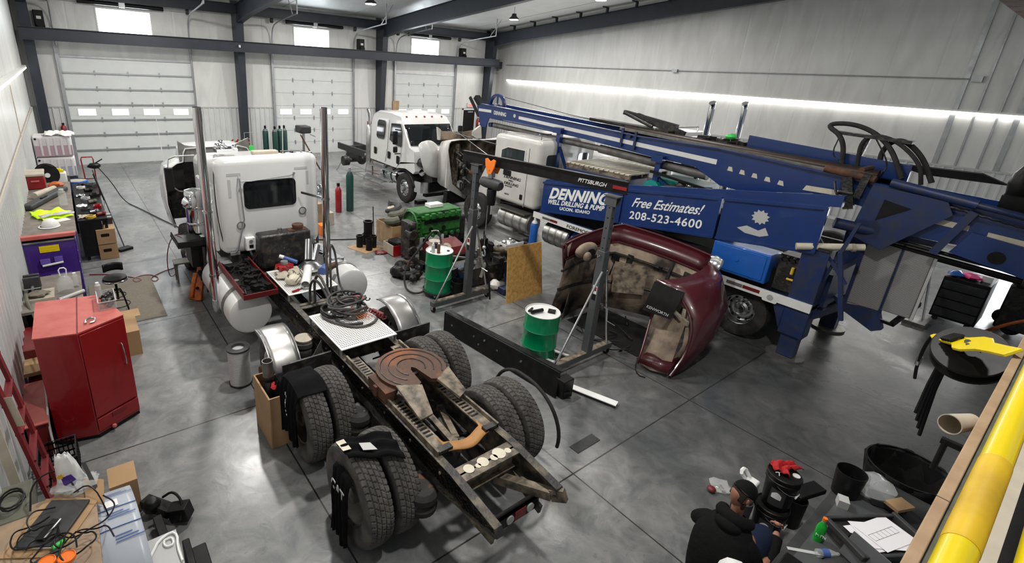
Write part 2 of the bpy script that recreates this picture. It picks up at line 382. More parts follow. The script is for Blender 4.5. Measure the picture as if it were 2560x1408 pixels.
# overhead doors
def ohd(i, x0, x1, ribs):
    d = T('door_%d' % (i+1), None, None, (x0, YF, 0)); tag(d, kind='structure')
    n = 7; h = DH/n; y = YF+.02
    for k in range(n):
        mb = MB(); z0 = k*h
        if k == 3:
            wx = [x0+(x1-x0)*(t+.5)/4 for t in range(4)]; ww = .29; za, zb = z0+.18, z0+.42
            mb.box(x0, x1, y, y+.05, z0, za); mb.box(x0, x1, y, y+.05, zb, z0+h-.012)
            ed = [x0]+[e for c in wx for e in (c-ww, c+ww)]+[x1]
            for a, b in zip(ed[::2], ed[1::2]): mb.box(a, b, y, y+.05, za, zb)
        else: mb.box(x0, x1, y, y+.05, z0, z0+h-.012)
        B('door_panel', mb, 'door_white', d, bev=.004)
        if k == 3:
            for c in wx:
                B('door_window', MB().box(c-ww, c+ww, y+.03, y+.04, za, zb), 'win_emit', d)
                B('window_frame', MB().box(c-ww-.03, c+ww+.03, y-.012, y, za-.03, za).box(c-ww-.03, c+ww+.03, y-.012, y, zb, zb+.03).box(c-ww-.03, c-ww, y-.012, y, za, zb).box(c+ww, c+ww+.03, y-.012, y, za, zb), 'white', d)
        if k and ribs:
            B('door_strut', MB().box(x0, x1, y-.06, y, z0-.035, z0+.02), 'galv', d)
        if k:
            for t in range(1, 4):
                cx = x0+(x1-x0)*t/4-.1
                mb = MB().box(cx-.03, cx+.03, y-.03, y, z0-.06, z0+.1).box(cx-.012, cx+.012, y-.045, y, z0-.1, z0+.05)
                B('hinge', mb, 'galv', d)
    B('top_rail', MB().box(x0, x1, y-.06, y, DH-.05, DH+.02), 'galv', d)
    mb = MB()
    for s, x in ((1, x0-.04), (-1, x1+.04)):
        mb.box(x-.03, x+.03, YF-.09, YF, 0, 4.9); mb.box(x-.03-s*.06, x-s*.03, YF-.14, YF, 0, 5.2)
        mb.tube([(x, YF-.1, 4.6), (x, YF-.1, 5.4), (x, YF-.3, 5.9), (x, YF-.8, 6.1), (x, YF-3.4, 6.35)], .03, 6, 2)
        mb.bar((x, YF-3.4, 6.35), (x, YF-3.4, roof_z(YF-3.4)), .04, .04); mb.bar((x, YF-2.9, 6.3), (x-s*.4, YF-3.3, roof_z(YF-3.3)), .03, .03)
    B('track', mb, 'galv', d)
    m = (x0+x1)/2
    B('spring_shaft', MB().cyl((x0-.15, YF-.25, 6.2), (x1+.15, YF-.25, 6.2), .015), 'galv', d)
    for a, b in ((m-1.45, m-.12), (m+.12, m+1.45)):
        pr = [(.075+.006*(k % 2), a+(b-a)*k/60-a) for k in range(61)]
        B('torsion_spring', MB().lathe(pr, (a, YF-.25, 6.2), 'x', 12), 'black', d)
    B('bearing_plate', MB().box(m-.1, m+.1, YF-.3, YF, 6.1, 6.32), 'galv', d)
    B('lift_drum', MB().cyl((x0-.1, YF-.25, 6.2), (x0, YF-.25, 6.2), .11).cyl((x1, YF-.25, 6.2), (x1+.1, YF-.25, 6.2), .11), 'dark_grey', d)
ohd(0, *DOORS[0], True); ohd(1, *DOORS[1], False); ohd(2, *DOORS[2], False)
for i, (x, lab) in enumerate(((-.2, 'black door opener motor above the far left corner'), (12.95, 'black door opener motor right of the middle overhead door'), (19.7, 'black door opener motor right of the far right overhead door'))):
    t = T('door_opener', lab, 'motor', (x, YF-.2, 5.5), group='door openers')
    B('housing', MB().box(x-.15, x+.15, YF-.35, YF-.02, 5.15, 5.75), 'black', t, bev=.02)
    B('motor', MB().cyl((x, YF-.45, 5.3), (x, YF-.1, 5.3), .12), 'black', t); B('nameplate', MB().box(x-.07, x+.07, YF-.36, YF-.35, 5.45, 5.55), 'white', t)
for i, (a, b) in enumerate(CW):
    d = T('window_%d' % (i+1), None, None, (a, YF, WZ[0])); tag(d, kind='structure')
    B('pane', MB().box(a, b, YF+.08, YF+.1, *WZ), 'win_emit', d)
    B('window_frame', MB().box(a-.04, b+.04, YF-.03, YF+.02, WZ[0]-.05, WZ[0]).box(a-.04, b+.04, YF-.03, YF+.02, WZ[1], WZ[1]+.05).box(a-.05, a, YF-.03, YF+.02, *WZ).box(b, b+.05, YF-.03, YF+.02, *WZ), 'white', d)
    area('daylight', ((a+b)/2, YF-.02, sum(WZ)/2), b-a, 60, (math.radians(90), 0, 0), (.85, .93, 1), WZ[1]-WZ[0])
# exit door
d = T('door_4', None, None, (20.6, YF, 0)); tag(d, kind='structure')
B('door_leaf', MB().box(20.15, 21.08, YF-.06, YF-.01, .05, 2.2), 'black', d); B('door_frame', MB().box(20.08, 20.15, YF-.09, YF, 0, 2.28).box(21.08, 21.15, YF-.09, YF, 0, 2.28).box(20.08, 21.15, YF-.09, YF, 2.2, 2.28), 'white', d)
B('closer', MB().box(20.5, 20.9, YF-.12, YF-.06, 2.05, 2.12), 'galv', d)
t = T('exit_sign', 'small red lit exit sign above the dark exit door', 'sign', (20.65, YF-.1, 2.4))
B('housing', MB().box(20.45, 20.9, YF-.12, YF-.02, 2.38, 2.62), 'white', t)
mat('exit_red', (1, .05, .04), .4, emit=2.2)
text('lettering', 'EXIT', 'exit_red', (20.49, YF-.125, 2.42), (1, 0, 0), (0, 0, 1), .2, t, bold=.004)
# steel frame
def ibeam(mb, a, b, w, h, tf=.02, tw=.012, up=(0, 0, 1)):
    a, b = Vector(a), Vector(b); d = (b-a).normalized(); u = Vector(up); u = (u-d*u.dot(d)).normalized()
    mb.bar(a+u*(h/2-tf/2), b+u*(h/2-tf/2), w, tf, up); mb.bar(a-u*(h/2-tf/2), b-u*(h/2-tf/2), w, tf, up); mb.bar(a, b, tw, h, up)
ordn = ['leftmost', 'second from the left', 'third from the left', 'rightmost']
for i, x in enumerate((-.62, 6.8, 14.1, 21.75)):
    t = T('steel_column', 'dark blue steel building column, '+ordn[i]+' along the door wall', 'column', (x, YF-.4, 0), group='building columns')
    mb = MB()   # tapered web, flanges facing the room and the wall
    mb.prism([(YF-.36, 0), (YF-.04, 0), (YF-.04, 6.3), (YF-.78, 6.3)], 'x', x-.008, x+.008)
    B('web', mb, 'steel_dark', t)
    mb = MB().plate([(x-.15, YF-.36, 0), (x+.15, YF-.36, 0), (x+.15, YF-.8, 6.3), (x-.15, YF-.8, 6.3)], .018).box(x-.15, x+.15, YF-.06, YF-.03, 0, 6.9)
    mb.prism([(YF-.36, 0), (YF-.04, 0), (YF-.04, 6.3), (YF-.78, 6.3)], 'x', x-.15, x-.14)
    B('flange', mb, 'steel_dark', t)
    B('base_plate', MB().box(x-.2, x+.2, YF-.45, YF-.03, 0, .03), 'galv', t)
    mb = MB(); D = .72 if i < 3 else .66
    y0, y1 = YN, YF-.02
    mb.prism([(y0, roof_z(y0)-.3-D), (y1-2.5, roof_z(y1-2.5)-.3-D*.8), (y1, roof_z(y1)-.3-D), (y1, roof_z(y1)-.22), (y0, roof_z(y0)-.22)], 'x', x-.01, x+.01)
    if i == 3: x2 = x
    r = T('roof_rafter', 'dark blue steel roof rafter meeting the column '+ordn[i]+' along the door wall', 'beam', (x, YF, 6), group='roof rafters')
    B('web', mb, 'steel_dark', r)
    B('flange', MB().plate([(x-.13, y0, roof_z(y0)-.3-D), (x+.13, y0, roof_z(y0)-.3-D), (x+.13, y1-2.5, roof_z(y1-2.5)-.3-D*.8), (x-.13, y1-2.5, roof_z(y1-2.5)-.3-D*.8)], .02)
      .plate([(x-.13, y1-2.5, roof_z(y1-2.5)-.3-D*.8), (x+.13, y1-2.5, roof_z(y1-2.5)-.3-D*.8), (x+.13, y1, roof_z(y1)-.3-D), (x-.13, y1, roof_z(y1)-.3-D)], .02)
      .plate([(x-.13, y0, roof_z(y0)-.22), (x+.13, y0, roof_z(y0)-.22), (x+.13, y1, roof_z(y1)-.22), (x-.13, y1, roof_z(y1)-.22)], .02), 'steel_dark', r)
for i, x in enumerate(range(1, 15)):
    yy = 24.2-i*1.55
    one('purlin_clip', MB().box(21.75-.25, 21.75-.1, yy-.03, yy+.03, roof_z(yy)-.26, roof_z(yy)-.03).box(21.2, 21.6, yy-.02, yy+.02, roof_z(yy)-.06, roof_z(yy)-.01), 'steel_dark', 'dark steel purlin clip on the right-hand roof rafter, '+['first', 'second', 'third', 'fourth', 'fifth', 'sixth', 'seventh', 'eighth', 'ninth', 'tenth', 'eleventh', 'twelfth', 'thirteenth', 'last'][i]+' from the door wall', 'bracket', 'purlin clips')
mb = MB(); ibeam(mb, (-.85, YF-.95, 4.93), (22.0, YF-.95, 5.04), .22, .44)
one('crane_beam', mb, 'steel_dark', 'long dark blue steel beam crossing in front of all the overhead doors', 'beam')
one('beam_tag', MB().box(6.6, 6.68, YF-1.07, YF-1.065, 4.93, 5.03), 'white', 'small white tag on the long crossing beam', 'tag')
mb = MB(); ibeam(mb, (XL, YF-.35, 6.5), (XR, YF-.35, 6.5), .2, .42)
one('eave_strut', mb, 'steel_dark', 'dark steel strut along the eave above the overhead doors', 'beam')
mb = MB().box(21.75, XR-.02, YF-.5, YF-.1, 4.75, 5.15); one('corner_bracket', mb, 'steel_dark', 'dark steel bracket from the crossing beam to the right corner', 'bracket')
# gable wall conduit, light strip, trims
mb = MB().tube([(XR-.06, 24.2, 4.98), (XR-.06, 13.2, 5.02), (XR-.06, 3.35, 5.1)], .022, 8); mb.box(XR-.14, XR-.02, 12.95, 13.2, 4.95, 5.08); mb.box(XR-.14, XR-.02, 3.2, 3.45, 5.02, 5.2)
one('conduit', mb, 'galv', 'thin grey conduit running along the right wall above the light strip', 'conduit')
t = T('strip_light', 'long bright light strip across the right wall', 'light', (XR-.1, 12.6, 4.1))
mb = MB(); mb.box(XR-.13, XR-.02, 1.0, 24.0, 4.14, 4.19); B('housing', mb, 'white', t)
for k in range(10): B('tube', MB().cyl((XR-.1, 1+k*2.3+.03, 4.09), (XR-.1, 1+(k+1)*2.3-.03, 4.09), .045, seg=10), 'strip_emit', t)
t = T('strip_light', 'bright light strip on the left wall', 'light', (XL+.1, 12.6, 3.76))
B('housing', MB().box(XL+.02, XL+.13, 1.0, 24.4, 3.79, 3.84), 'white', t)
for k in range(10): B('tube', MB().cyl((XL+.1, 1+k*2.34+.03, 3.75), (XL+.1, 1+(k+1)*2.34-.03, 3.75), .035, seg=10), 'strip_soft', t)
for i, y in enumerate((3.5, 3.05, 2.55, 2.1)):
    struct('trim_%d' % (6+i), MB().box(XR-.05, XR, y, y+(.13 if i in (0, 3) else .05), 2.45, 9), 'galv')
one('left_conduit', MB().tube([(XL+.05, 7, 1.55), (XL+.05, 17, 2.15), (XL+.05, 21, 2.5)], .02), 'beige', 'tan pipe sloping along the left wall', 'pipe') if 0 else None
mb = MB().tube([(XL+.04, 8, 2.4), (XL+.04, 24, 2.4)], .018); mb.tube([(XL+.04, 15.8, 1.9), (XL+.04, 16, 3.6)], .012)
one('conduit', mb, 'beige', 'tan conduit along the left wall above the corrugated panels', 'conduit')
# high bay lamps
base = None
for i, (x, y) in enumerate(LAMPS):
    z = roof_z(y)-.5
    if base is None:
        base = T('high_bay_lamp', 'round ceiling lamp', 'lamp', (0, 0, 0), group='high bay lamps')
        B('lamp_housing', MB().lathe([(0, .22), (.1, .2), (.12, .1), (.23, .0), (.24, -.05), (.22, -.05), (.2, 0), (0, .02)], (0, 0, 0)), 'dark_grey', base)
        B('diffuser', MB().lathe([(.215, -.045), (.2, -.07), (0, -.085)]), 'lamp_emit', base)
        B('stem', MB().cyl((0, 0, .2), (0, 0, .5), .012), 'galv', base); base.location = (x, y, z); o = base
    else: o = dup(base, (x, y, z))
    o['label'] = {1: 'lit round ceiling lamp hanging left of the middle rafter', 2: 'lit round ceiling lamp nearest the far right corner', 5: 'lit round ceiling lamp high before the right-hand rafter'}.get(i, 'lit round lamp above the '+('left' if x < 5 else 'middle' if x < 12 else 'right')+' bay, '+['first', 'first', 'first', 'second', 'second', 'second', 'third', 'third', 'fourth'][i]+' from the door wall')
# ================= wheels
def tire_mb(R=.52, W=.27, ri=.285, tread=True):
    side = [(ri, -W*.36), (ri+.02, -W*.44), (R*.75, -W*.5), (R*.88, -W*.49), (R*.955, -W*.44)]
    mb = MB()
    mb.lathe(side, ax='x', seg=64); mb.lathe([(r, -h) for r, h in side], ax='x', seg=64)
    mb.lathe([(ri, -W*.36), (ri-.015, 0), (ri, W*.36)], ax='x', seg=48)
    nu, nv = (350, 30) if tread else (64, 6)
    def fn(u, v):
        th = u*2*PI; x = (v-.5)*W*.88; r = R*(1-.045*abs(2*v-1)**3)
        if tread:
            rib = v*5; k = int(rib) % 5; f = rib % 1; ph = (u*50+(.5 if k % 2 else 0)+.14*math.sin(f*PI*2)) % 1
            if (f < .1 and k > 0) or (ph < .15): r -= .013
        return (x, r*math.cos(th), r*math.sin(th))
    mb.sheet(fn, nu, nv); return mb
def rim_mb(kind='steel', ri=.285, out=1):   # dish facing +x*out
    mb = MB(); o = out
    if kind == 'outer':      # deep dish of an outer dual / trailer side
        pr = [(ri, .1), (ri-.012, .095), (ri-.03, .03), (ri-.04, -.03), (.2, -.05), (.14, -.045), (.13, .0), (.09, .02), (.085, .08), (.0, .09)]
    else:
        pr = [(ri, .1), (ri-.012, .1), (ri-.02, .05), (ri-.045, .055), (.2, .1), (.15, .115), (.11, .115), (.1, .15), (.085, .2), (.0, .205)]
    mb.lathe([(r, h*o) for r, h in pr], ax='x', seg=32)
    h = -.045 if kind == 'outer' else .115
    for i in range(10):
        a = 2*PI*i/10; mb.cyl((h*o, .14*math.cos(a), .14*math.sin(a)), ((h+.045)*o, .14*math.cos(a), .14*math.sin(a)), .014, seg=6)
    return mb
def holes_mb(out, n=10, r=.225, x=.085, s=.028):
    mb = MB()
    for i in range(n):
        a = 2*PI*(i+.5)/n; mb.cyl((x*out, r*math.cos(a), r*math.sin(a)), ((x+.012)*out, r*math.cos(a), r*math.sin(a)), s, seg=10)
    return mb
ME = {}
def wheel(par, x, y, out, kind='outer', R=.52, W=.27, tmat='rubber_dust', rmat='alu_dull', tread=True, z=None, rz=0):
    key = (R, W, tmat, tread)
    M = wm(par).inverted() @ Matrix.Translation((x, y, R if z is None else z)) @ Matrix.Rotation(rz, 4, 'Z')
    def put(name, key, fn, m, p, mat4):
        if key in ME: o = bpy.data.objects.new(name, ME[key]); COL.objects.link(o)
        else: o = B(name, fn(), m, None); ME[key] = o.data
        if p: o.parent = p
        o.matrix_local = mat4; return o
    t = put('tire', key, lambda: tire_mb(R, W, tread=tread), tmat, par, M)
    put('rim', (kind, out, rmat), lambda: rim_mb(kind, out=out), rmat, t, Matrix.Identity(4))
    put('hand_hole', (kind, out, 'h'), lambda: holes_mb(out, x=-.045 if kind == 'outer' else .06), 'black', t, Matrix.Identity(4))
    return t
def rrect(x0, x1, z0, z1, r, n=5):
    pts = []
    for cx, cz, a0 in ((x1-r, z1-r, 0), (x0+r, z1-r, 90), (x0+r, z0+r, 180), (x1-r, z0+r, 270)):
        for k in range(n+1):
            a = math.radians(a0+90*k/n); pts.append((cx+r*math.cos(a), cz+r*math.sin(a)))
    return pts
def ring(pts, ax, a, b, w):
    """rounded frame band around a rounded outline"""
    cx = sum(p[0] for p in pts)/len(pts); cy = sum(p[1] for p in pts)/len(pts)
    out = []
    for p in pts:
        d = math.hypot(p[0]-cx, p[1]-cy); out.append((cx+(p[0]-cx)*(1+w/d), cy+(p[1]-cy)*(1+w/d)))
    n = len(pts)
    def P(u, v, t): return {'x': (t, u, v), 'y': (u, t, v), 'z': (u, v, t)}[ax]
    vs = [P(*p, a) for p in pts]+[P(*p, a) for p in out]+[P(*p, b) for p in pts]+[P(*p, b) for p in out]
    fs = []
    for i in range(n):
        j = (i+1) % n
        fs += [(i, j, n+j, n+i), (2*n+i, 3*n+i, 3*n+j, 2*n+j), (i, 2*n+i, 2*n+j, j), (n+i, n+j, 3*n+j, 3*n+i)]
    return MB().add(vs, fs)
# ================= white semi tractor (repairs in progress)
TX = 2.78
tr = T('semi_tractor', 'white sleeper semi tractor with bare rear frame, rusty fifth wheel and twin chrome stacks', 'truck', (TX, 6, 0))
# frame rails (C channels), tapered tail
for s in (-1, 1):
    mb = MB(); xo = TX+s*.425; xi = TX+s*.34; xw = TX+s*.415
    a, b = sorted((xo, xw)); mb.prism([(2.9, .68), (11.9, .68), (11.9, .97), (2.75, .97), (2.15, .9), (2.12, .84)], 'x', a, b)
    a, b = sorted((xi, xo)); mb.prism([(2.75, .97), (11.9, .97), (11.9, .985), (2.75, .985)], 'x', a, b); mb.prism([(2.12, .84), (2.15, .9), (2.75, .97), (2.75, .985), (2.14, .915), (2.1, .84)], 'x', a, b)
    mb.prism([(2.9, .665), (11.9, .665), (11.9, .68), (2.9, .68)], 'x', a, b)
    mb.prism([(2.9, .665), (2.12, .825), (2.12, .84), (2.9, .68)], 'x', a, b)
    f = B('frame_rail', mb, 'frame_dirty', tr)
    bm_ = MB()
    for k in range(34):
        y = 2.9+k*.26; zz = .74 if k % 2 else .9
        bm_.cyl((xo, y, zz), (xo+s*.018, y, zz), .016, seg=6)
    B('bolt_row', bm_, 'frame_dirty', f)
for y, h in ((2.72, .2), (5.32, .2), (6.7, .22), (8.0, .22)):
    mb = MB().box(TX-.34, TX+.34, y-.01, y+.01, .97-h, .97).box(TX-.34, TX+.34, y-.09, y+.09, .955, .97).box(TX-.34, TX+.34, y-.06, y+.06, .97-h, .98-h)
    B('crossmember', mb, 'frame_dirty' if y > 3 else 'frame_tan', tr)
mb = MB()
for x, r in ((-.22, .055), (-.12, .03), (-.05, .06), (.08, .04), (.16, .07), (.26, .035)): mb.cyl((TX+x, 2.7+.02*(x*10 % 2), .972), (TX+x, 2.7+.02*(x*10 % 2), .974), r, seg=14)
B('paint_patch', mb, 'cream', tr)
# tail bar with marker lamps and holes
mb = MB().box(TX-.3, TX+.32, 2.3, 2.32, .58, .72).box(TX-.3, TX+.32, 2.3, 2.36, .7, .72); tb = B('tail_bar', mb, 'black', tr)
for x in (-.24, -.06, .2): B('marker_lamp', MB().cyl((TX+x, 2.3, .65), (TX+x, 2.285, .65), .045), 'lens', tb)
B('tail_stripe', MB().box(TX+.0, TX+.14, 2.29, 2.3, .6, .7), 'red_dark', tb)
for s in (-1, 1): B('tail_bracket', MB().bar((TX+s*.36, 2.9, .7), (TX+s*.3, 2.25, .6), .03, .1), 'frame_dirty', tr)
B('tow_arm', MB().bar((TX+.16, 2.75, .66), (TX+.36, 2.2, .8), .09, .09).bar((TX+.36, 2.2, .8), (TX+.41, 2.08, .86), .06, .12), 'frame_tan', tr)
# axles, differential, springs, air bags
for y in (3.45, 4.78):
    ax = MB().cyl((TX-.95, y, .52), (TX+.95, y, .52), .075); ax.ball((TX+.0, y, .52), .24, (1, .9, 1)); ax.cyl((TX, y+.2, .55), (TX, y+.42, .6), .1, .07)
    B('axle', ax, 'grease', tr)
    for s in (-1, 1):
        B('leaf_spring', MB().bar((TX+s*.5, y-.55, .5), (TX+s*.5, y+.1, .42), .09, .07).bar((TX+s*.5, y+.1, .42), (TX+s*.5, y+.5, .5), .09, .06), 'grease', tr)
        pr = [(.0, .0), (.1, .0), (.14, .04), (.15, .1), (.12, .14), (.15, .18), (.15, .24), (.11, .28), (.0, .28)]
        ab = B('air_spring', MB().lathe(pr, (TX+s*.55, y-.45, .42), seg=20), 'rubber', tr)
        bc = MB().cyl((TX+s*.48, y-.28, .6), (TX+s*.48, y-.5, .62), .085, seg=18).cyl((TX+s*.48, y-.38, .6), (TX+s*.48, y-.4, .62), .1, seg=18)
        B('brake_chamber', bc, 'rust' if y < 4 else 'grease', tr)
mb = MB()
mb.bar((TX-.33, 3.35, .72), (TX-.02, 3.2, .82), .07, .06).bar((TX-.02, 3.2, .82), (TX+.02, 4.0, .84), .07, .05).bar((TX+.3, 3.9, .7), (TX+.04, 3.25, .82), .07, .06)
mb.cyl((TX-.06, 3.2, .84), (TX+.02, 3.12, .84), .07)
B('torque_arm', mb, 'frame_tan', tr)
B('torque_bushing', MB().ball((TX-.25, 3.3, .78), .055).ball((TX+.02, 3.12, .86), .075).cyl((TX+.02, 3.12, .86), (TX+.02, 3.04, .9), .045), 'grease', tr)
B('driveshaft', MB().cyl((TX, 5.2, .6), (TX, 8.6, .72), .06).cyl((TX, 3.85, .58), (TX, 4.5, .58), .05), 'grease', tr)
mb = MB(); rnd = random.Random(3)
for k in range(16):
    x = TX+rnd.uniform(-.28, .28); y = rnd.uniform(2.8, 7.6); p = [(x, y, .8)]
    for j in range(5): x += rnd.uniform(-.12, .12); y += rnd.uniform(-.1, .22); x = min(max(x, TX-.3), TX+.3); p.append((x, min(y, 8), .62+rnd.uniform(0, .22)))
    mb.tube(p, .012, 6, 1)
B('air_line', mb, 'black', tr)
for k, y in enumerate((5.9, 6.3)):
    B('air_tank', MB().lathe([(0, -.3), (.08, -.28), (.11, -.24), (.11, .24), (.08, .28), (0, .3)], (TX-.05+k*.1, y, .76), 'x'), 'grease', tr)
# fifth wheel
FX, FY = TX+.07, 4.2
fw = [(FX+.42*math.sin(math.radians(t)), FY+.42*math.cos(math.radians(t))) for t in range(-155, 156, 10)]
plate = fw+[(FX+.07, FY-.32), (FX+.035, FY-.05), (FX, FY), (FX-.035, FY-.05), (FX-.07, FY-.32)]
mb = MB(); n = len(plate)
mb.add([(x, y, 1.17) for x, y in plate]+[(x, y, 1.12) for x, y in plate], [tuple(range(n)), tuple(range(n, 2*n))[::-1]]+[(i, (i+1) % n, n+(i+1) % n, n+i) for i in range(n)])
f5 = B('fifth_wheel_plate', mb, 'rust2', tr)
for r in (.17, .27, .37):
    pts = [(FX+r*math.sin(math.radians(t)), FY+r*math.cos(math.radians(t)), 1.172) for t in range(-138, 139, 8)]
    B('grease_groove', MB().tube(pts, .008, 5), 'grease', f5)
B('ramp', MB().plate([(FX-.36, FY-.24, 1.166), (FX-.1, FY-.38, 1.166), (FX-.2, FY-.74, 1.06), (FX-.37, FY-.76, 1.06)], .03).plate([(FX+.1, FY-.38, 1.166), (FX+.36, FY-.24, 1.166), (FX+.34, FY-.62, 1.07), (FX+.2, FY-.68, 1.07)], .03), 'frame_tan', f5)
B('kingpin_jaw', MB().lathe([(.1, 0), (.1, .03), (.06, .03), (.06, 0)], (FX, FY, 1.1)), 'grease', f5)
B('fifth_wheel_stand', MB().bar((TX-.3, 4.15, 1.12), (TX-.3, 4.15, 1.0), .3, .06).box(TX-.42, TX-.28, 3.95, 4.35, 1.0, 1.13).box(TX+.28, TX+.42, 3.95, 4.35, 1.0, 1.13), 'rust', tr)
for s in (-1, 1):
    mb = MB().box(TX+s*.31-.075, TX+s*.31+.075, 3.1, 4.95, .985, 1.0).box(TX+s*.385-.012, TX+s*.385+.012, 3.0, 4.98, .985, 1.05)
    r = B('slide_rail', mb, 'frame_tan', tr)
    t2 = MB()
    for k in range(30):
        y = 3.28+k*.055
        if abs(y-4.15) > .22: t2.box(TX+s*.3-.045, TX+s*.3+.045, y-.012, y+.012, 1.0, 1.004)
    B('slide_slot', t2, 'black', r)
    B('rail_end_clip', MB().box(TX+s*.3-.08, TX+s*.3+.09, 3.0, 3.07, 1.0, 1.035), 'grease', r)
def curveplate(u, v):
    x = TX-.26+.52*u; y = 2.97+.13*v+.05*math.cos(PI*(u-.5)*2)*-.6; return (x, y+(.1 if abs(u-.5) > .45 else 0)*v, 1.005-.025*math.sin(PI*u))
B('slide_crossplate', MB().sheet(curveplate, 16, 3), 'rust2', tr, solid=.015) if 0 else B('slide_crossplate', MB().sheet(curveplate, 16, 3), mat('rust_orange', (.4, .19, .05), .55, 0, (.26, .11, .03), 6, .7) or MT['rust_orange'], tr, solid=.015)
# grated deck plates (hole pattern built as slots)
def deck(y0, y1):
    d = B('deck_plate', MB().box(TX-.42, TX+.4, y0, y1, 1.085, 1.1), 'white', tr, bev=.004)
    h = MB(); ny = int((y1-y0-.1)/.042)
    for j in range(ny):
        for i in range(27):
            x = TX-.385+i*.0285; y = y0+.06+j*.042
            h.add([(x-.009, y-.008, 1.1006), (x+.009, y-.008, 1.1006), (x+.009, y+.008, 1.1006), (x-.009, y+.008, 1.1006)], [(0, 1, 2, 3)])
    B('anti_slip_pattern', h, 'grease', d)['kind'] = 'stuff'
    B('deck_leg', MB().box(TX-.42, TX-.4, y0+.02, y0+.06, .985, 1.085).box(TX+.38, TX+.4, y0+.02, y0+.06, .985, 1.085).box(TX-.42, TX-.4, y1-.06, y1-.02, .985, 1.085).box(TX+.38, TX+.4, y1-.06, y1-.02, .985, 1.085), 'galv', d)
deck(5.05, 6.12); deck(6.9, 7.98)
# wheels: tandem duals
for y in (3.45, 4.78):
    for s in (-1, 1):
        wheel(tr, TX+s*1.01, y, s, 'outer'); wheel(tr, TX+s*.695, y, s, 'outer')
# tag axle single wheels with polished quarter fenders
for s in (-1, 1):
    wheel(tr, TX+s*.93, 6.0, s, 'front', R=.47, W=.26, rmat='white')
    hb = MB().lathe([(.13, .1), (.12, .2), (.1, .24), (0, .25)], (TX+s*.93, 6.0, .47), (s, 0, 0))
    for i in range(10): a = 2*PI*i/10; hb.cyl((TX+s*1.05, 6+.14*math.cos(a), .47+.14*math.sin(a)), (TX+s*1.12, 6+.14*math.cos(a), .47+.14*math.sin(a)), .015, seg=6)
    B('wheel_hub', hb, 'rust', tr)
    def fen(u, v, s=s):
        a = math.radians(-8+118*u); r = .585+.012*math.sin(v*PI); return (TX+s*(.76+.38*v), 6.06-r*math.cos(a)*-1*-1 if 0 else 6.06-r*math.cos(a), .47+r*math.sin(a))
    q = B('quarter_fender', MB().sheet(fen, 24, 6), 'alu', tr, solid=.006)
    pts = [fen(k/24, 1) for k in range(25)]; B('fender_bead', MB().tube(pts, .012, 6).tube([fen(k/24, 0) for k in range(25)], .01, 6), 'chrome_soft', q)
    B('tag_axle', MB().cyl((TX, 6.0, .45), (TX+s*.85, 6.0, .45), .06), 'grease', tr)
    pr = [(0, 0), (.12, 0), (.15, .05), (.15, .1), (.12, .13), (.15, .16), (.15, .22), (.11, .25), (0, .25)]
    B('lift_air_bag', MB().lathe(pr, (TX+s*.53, 6.05, .55)), 'rubber_dust', tr); B('bag_plate', MB().cyl((TX+s*.53, 6.05, .8), (TX+s*.53, 6.05, .82), .13), 'beige', tr)
    hose = MB().tube([(TX+s*.5, 5.6, .5), (TX+s*.62, 5.55, .42), (TX+s*.72, 5.75, .5), (TX+s*.74, 5.95, .72)], .02, 8, 2); B('brake_hose', hose, 'dark_grey', tr)
    B('fender_bracket', MB().plate([(TX+s*.45, 5.62, .98), (TX+s*.45, 5.62, .6), (TX+s*.7, 5.62, .55)], .012), 'alu_dull', tr)
    # drop bar across in front of the duals
    B('mud_guard_bar', MB().box(*sorted((TX+s*.46, TX+s*1.1)), 5.27, 5.3, .78, .98).box(*sorted((TX+s*.46, TX+s*1.1)), 5.2, 5.3, .76, .79), 'grease', tr)
# fuel tanks
for s, y0, y1 in ((-1, 7.25, 9.15), (1, 7.4, 9.1)):
    x = TX+s*.9; r = .335; z = .74
    tk = B('fuel_tank', MB().lathe([(0, y0+.02), (r-.05, y0+.01), (r-.012, y0+.03), (r, y0+.07), (r, y1-.07), (r-.03, y1-.01), (0, y1)], (x, 0, z), 'y', 40), 'truck_white', tr)
    for y in (y0+.35, y0+1.15): B('tank_strap', MB().lathe([(r+.004, y), (r+.01, y), (r+.01, y+.11), (r+.004, y+.11)], (x, 0, z), 'y', 40), 'alu_dull', tk)
    B('tank_step', MB().box(x-.1, x+.1, y0+.6, y1-.3, z+r, z+r+.03), 'galv', tk)
    B('tank_cap', MB().cyl((x+s*.06, y0+.55, z+r-.01), (x+s*.06, y0+.55, z+r+.05), .045), 'chrome_soft', tk)
# exhaust stacks
for s in (-1, 1):
    x = TX+s*.97+(-.28 if s > 0 else -.28)
    x = 1.535 if s < 0 else 3.455
    st = B('exhaust_stack', MB().lathe([(.055, .75), (.0635, .76), (.0635, 3.8), (.066, 3.805), (.058, 3.81), (.056, 3.5)], (x, 7.95, 0), 'z', 28), 'chrome', tr)
    B('stack_elbow', MB().tube([(x, 7.95, .8), (x, 7.98, .6), (x-s*.1, 8.1, .5), (x-s*.3, 8.3, .5)], .07, 14, 2), 'chrome_soft', st)
    for z in (2.25, 1.2): B('stack_clamp', MB().lathe([(.07, z), (.075, z), (.075, z+.035), (.07, z+.035)], (x, 7.95, 0), 'z', 24).bar((x, 7.95, z+.02), (x-s*.2, 8.55, z+.02), .03, .04), 'chrome_soft', st)
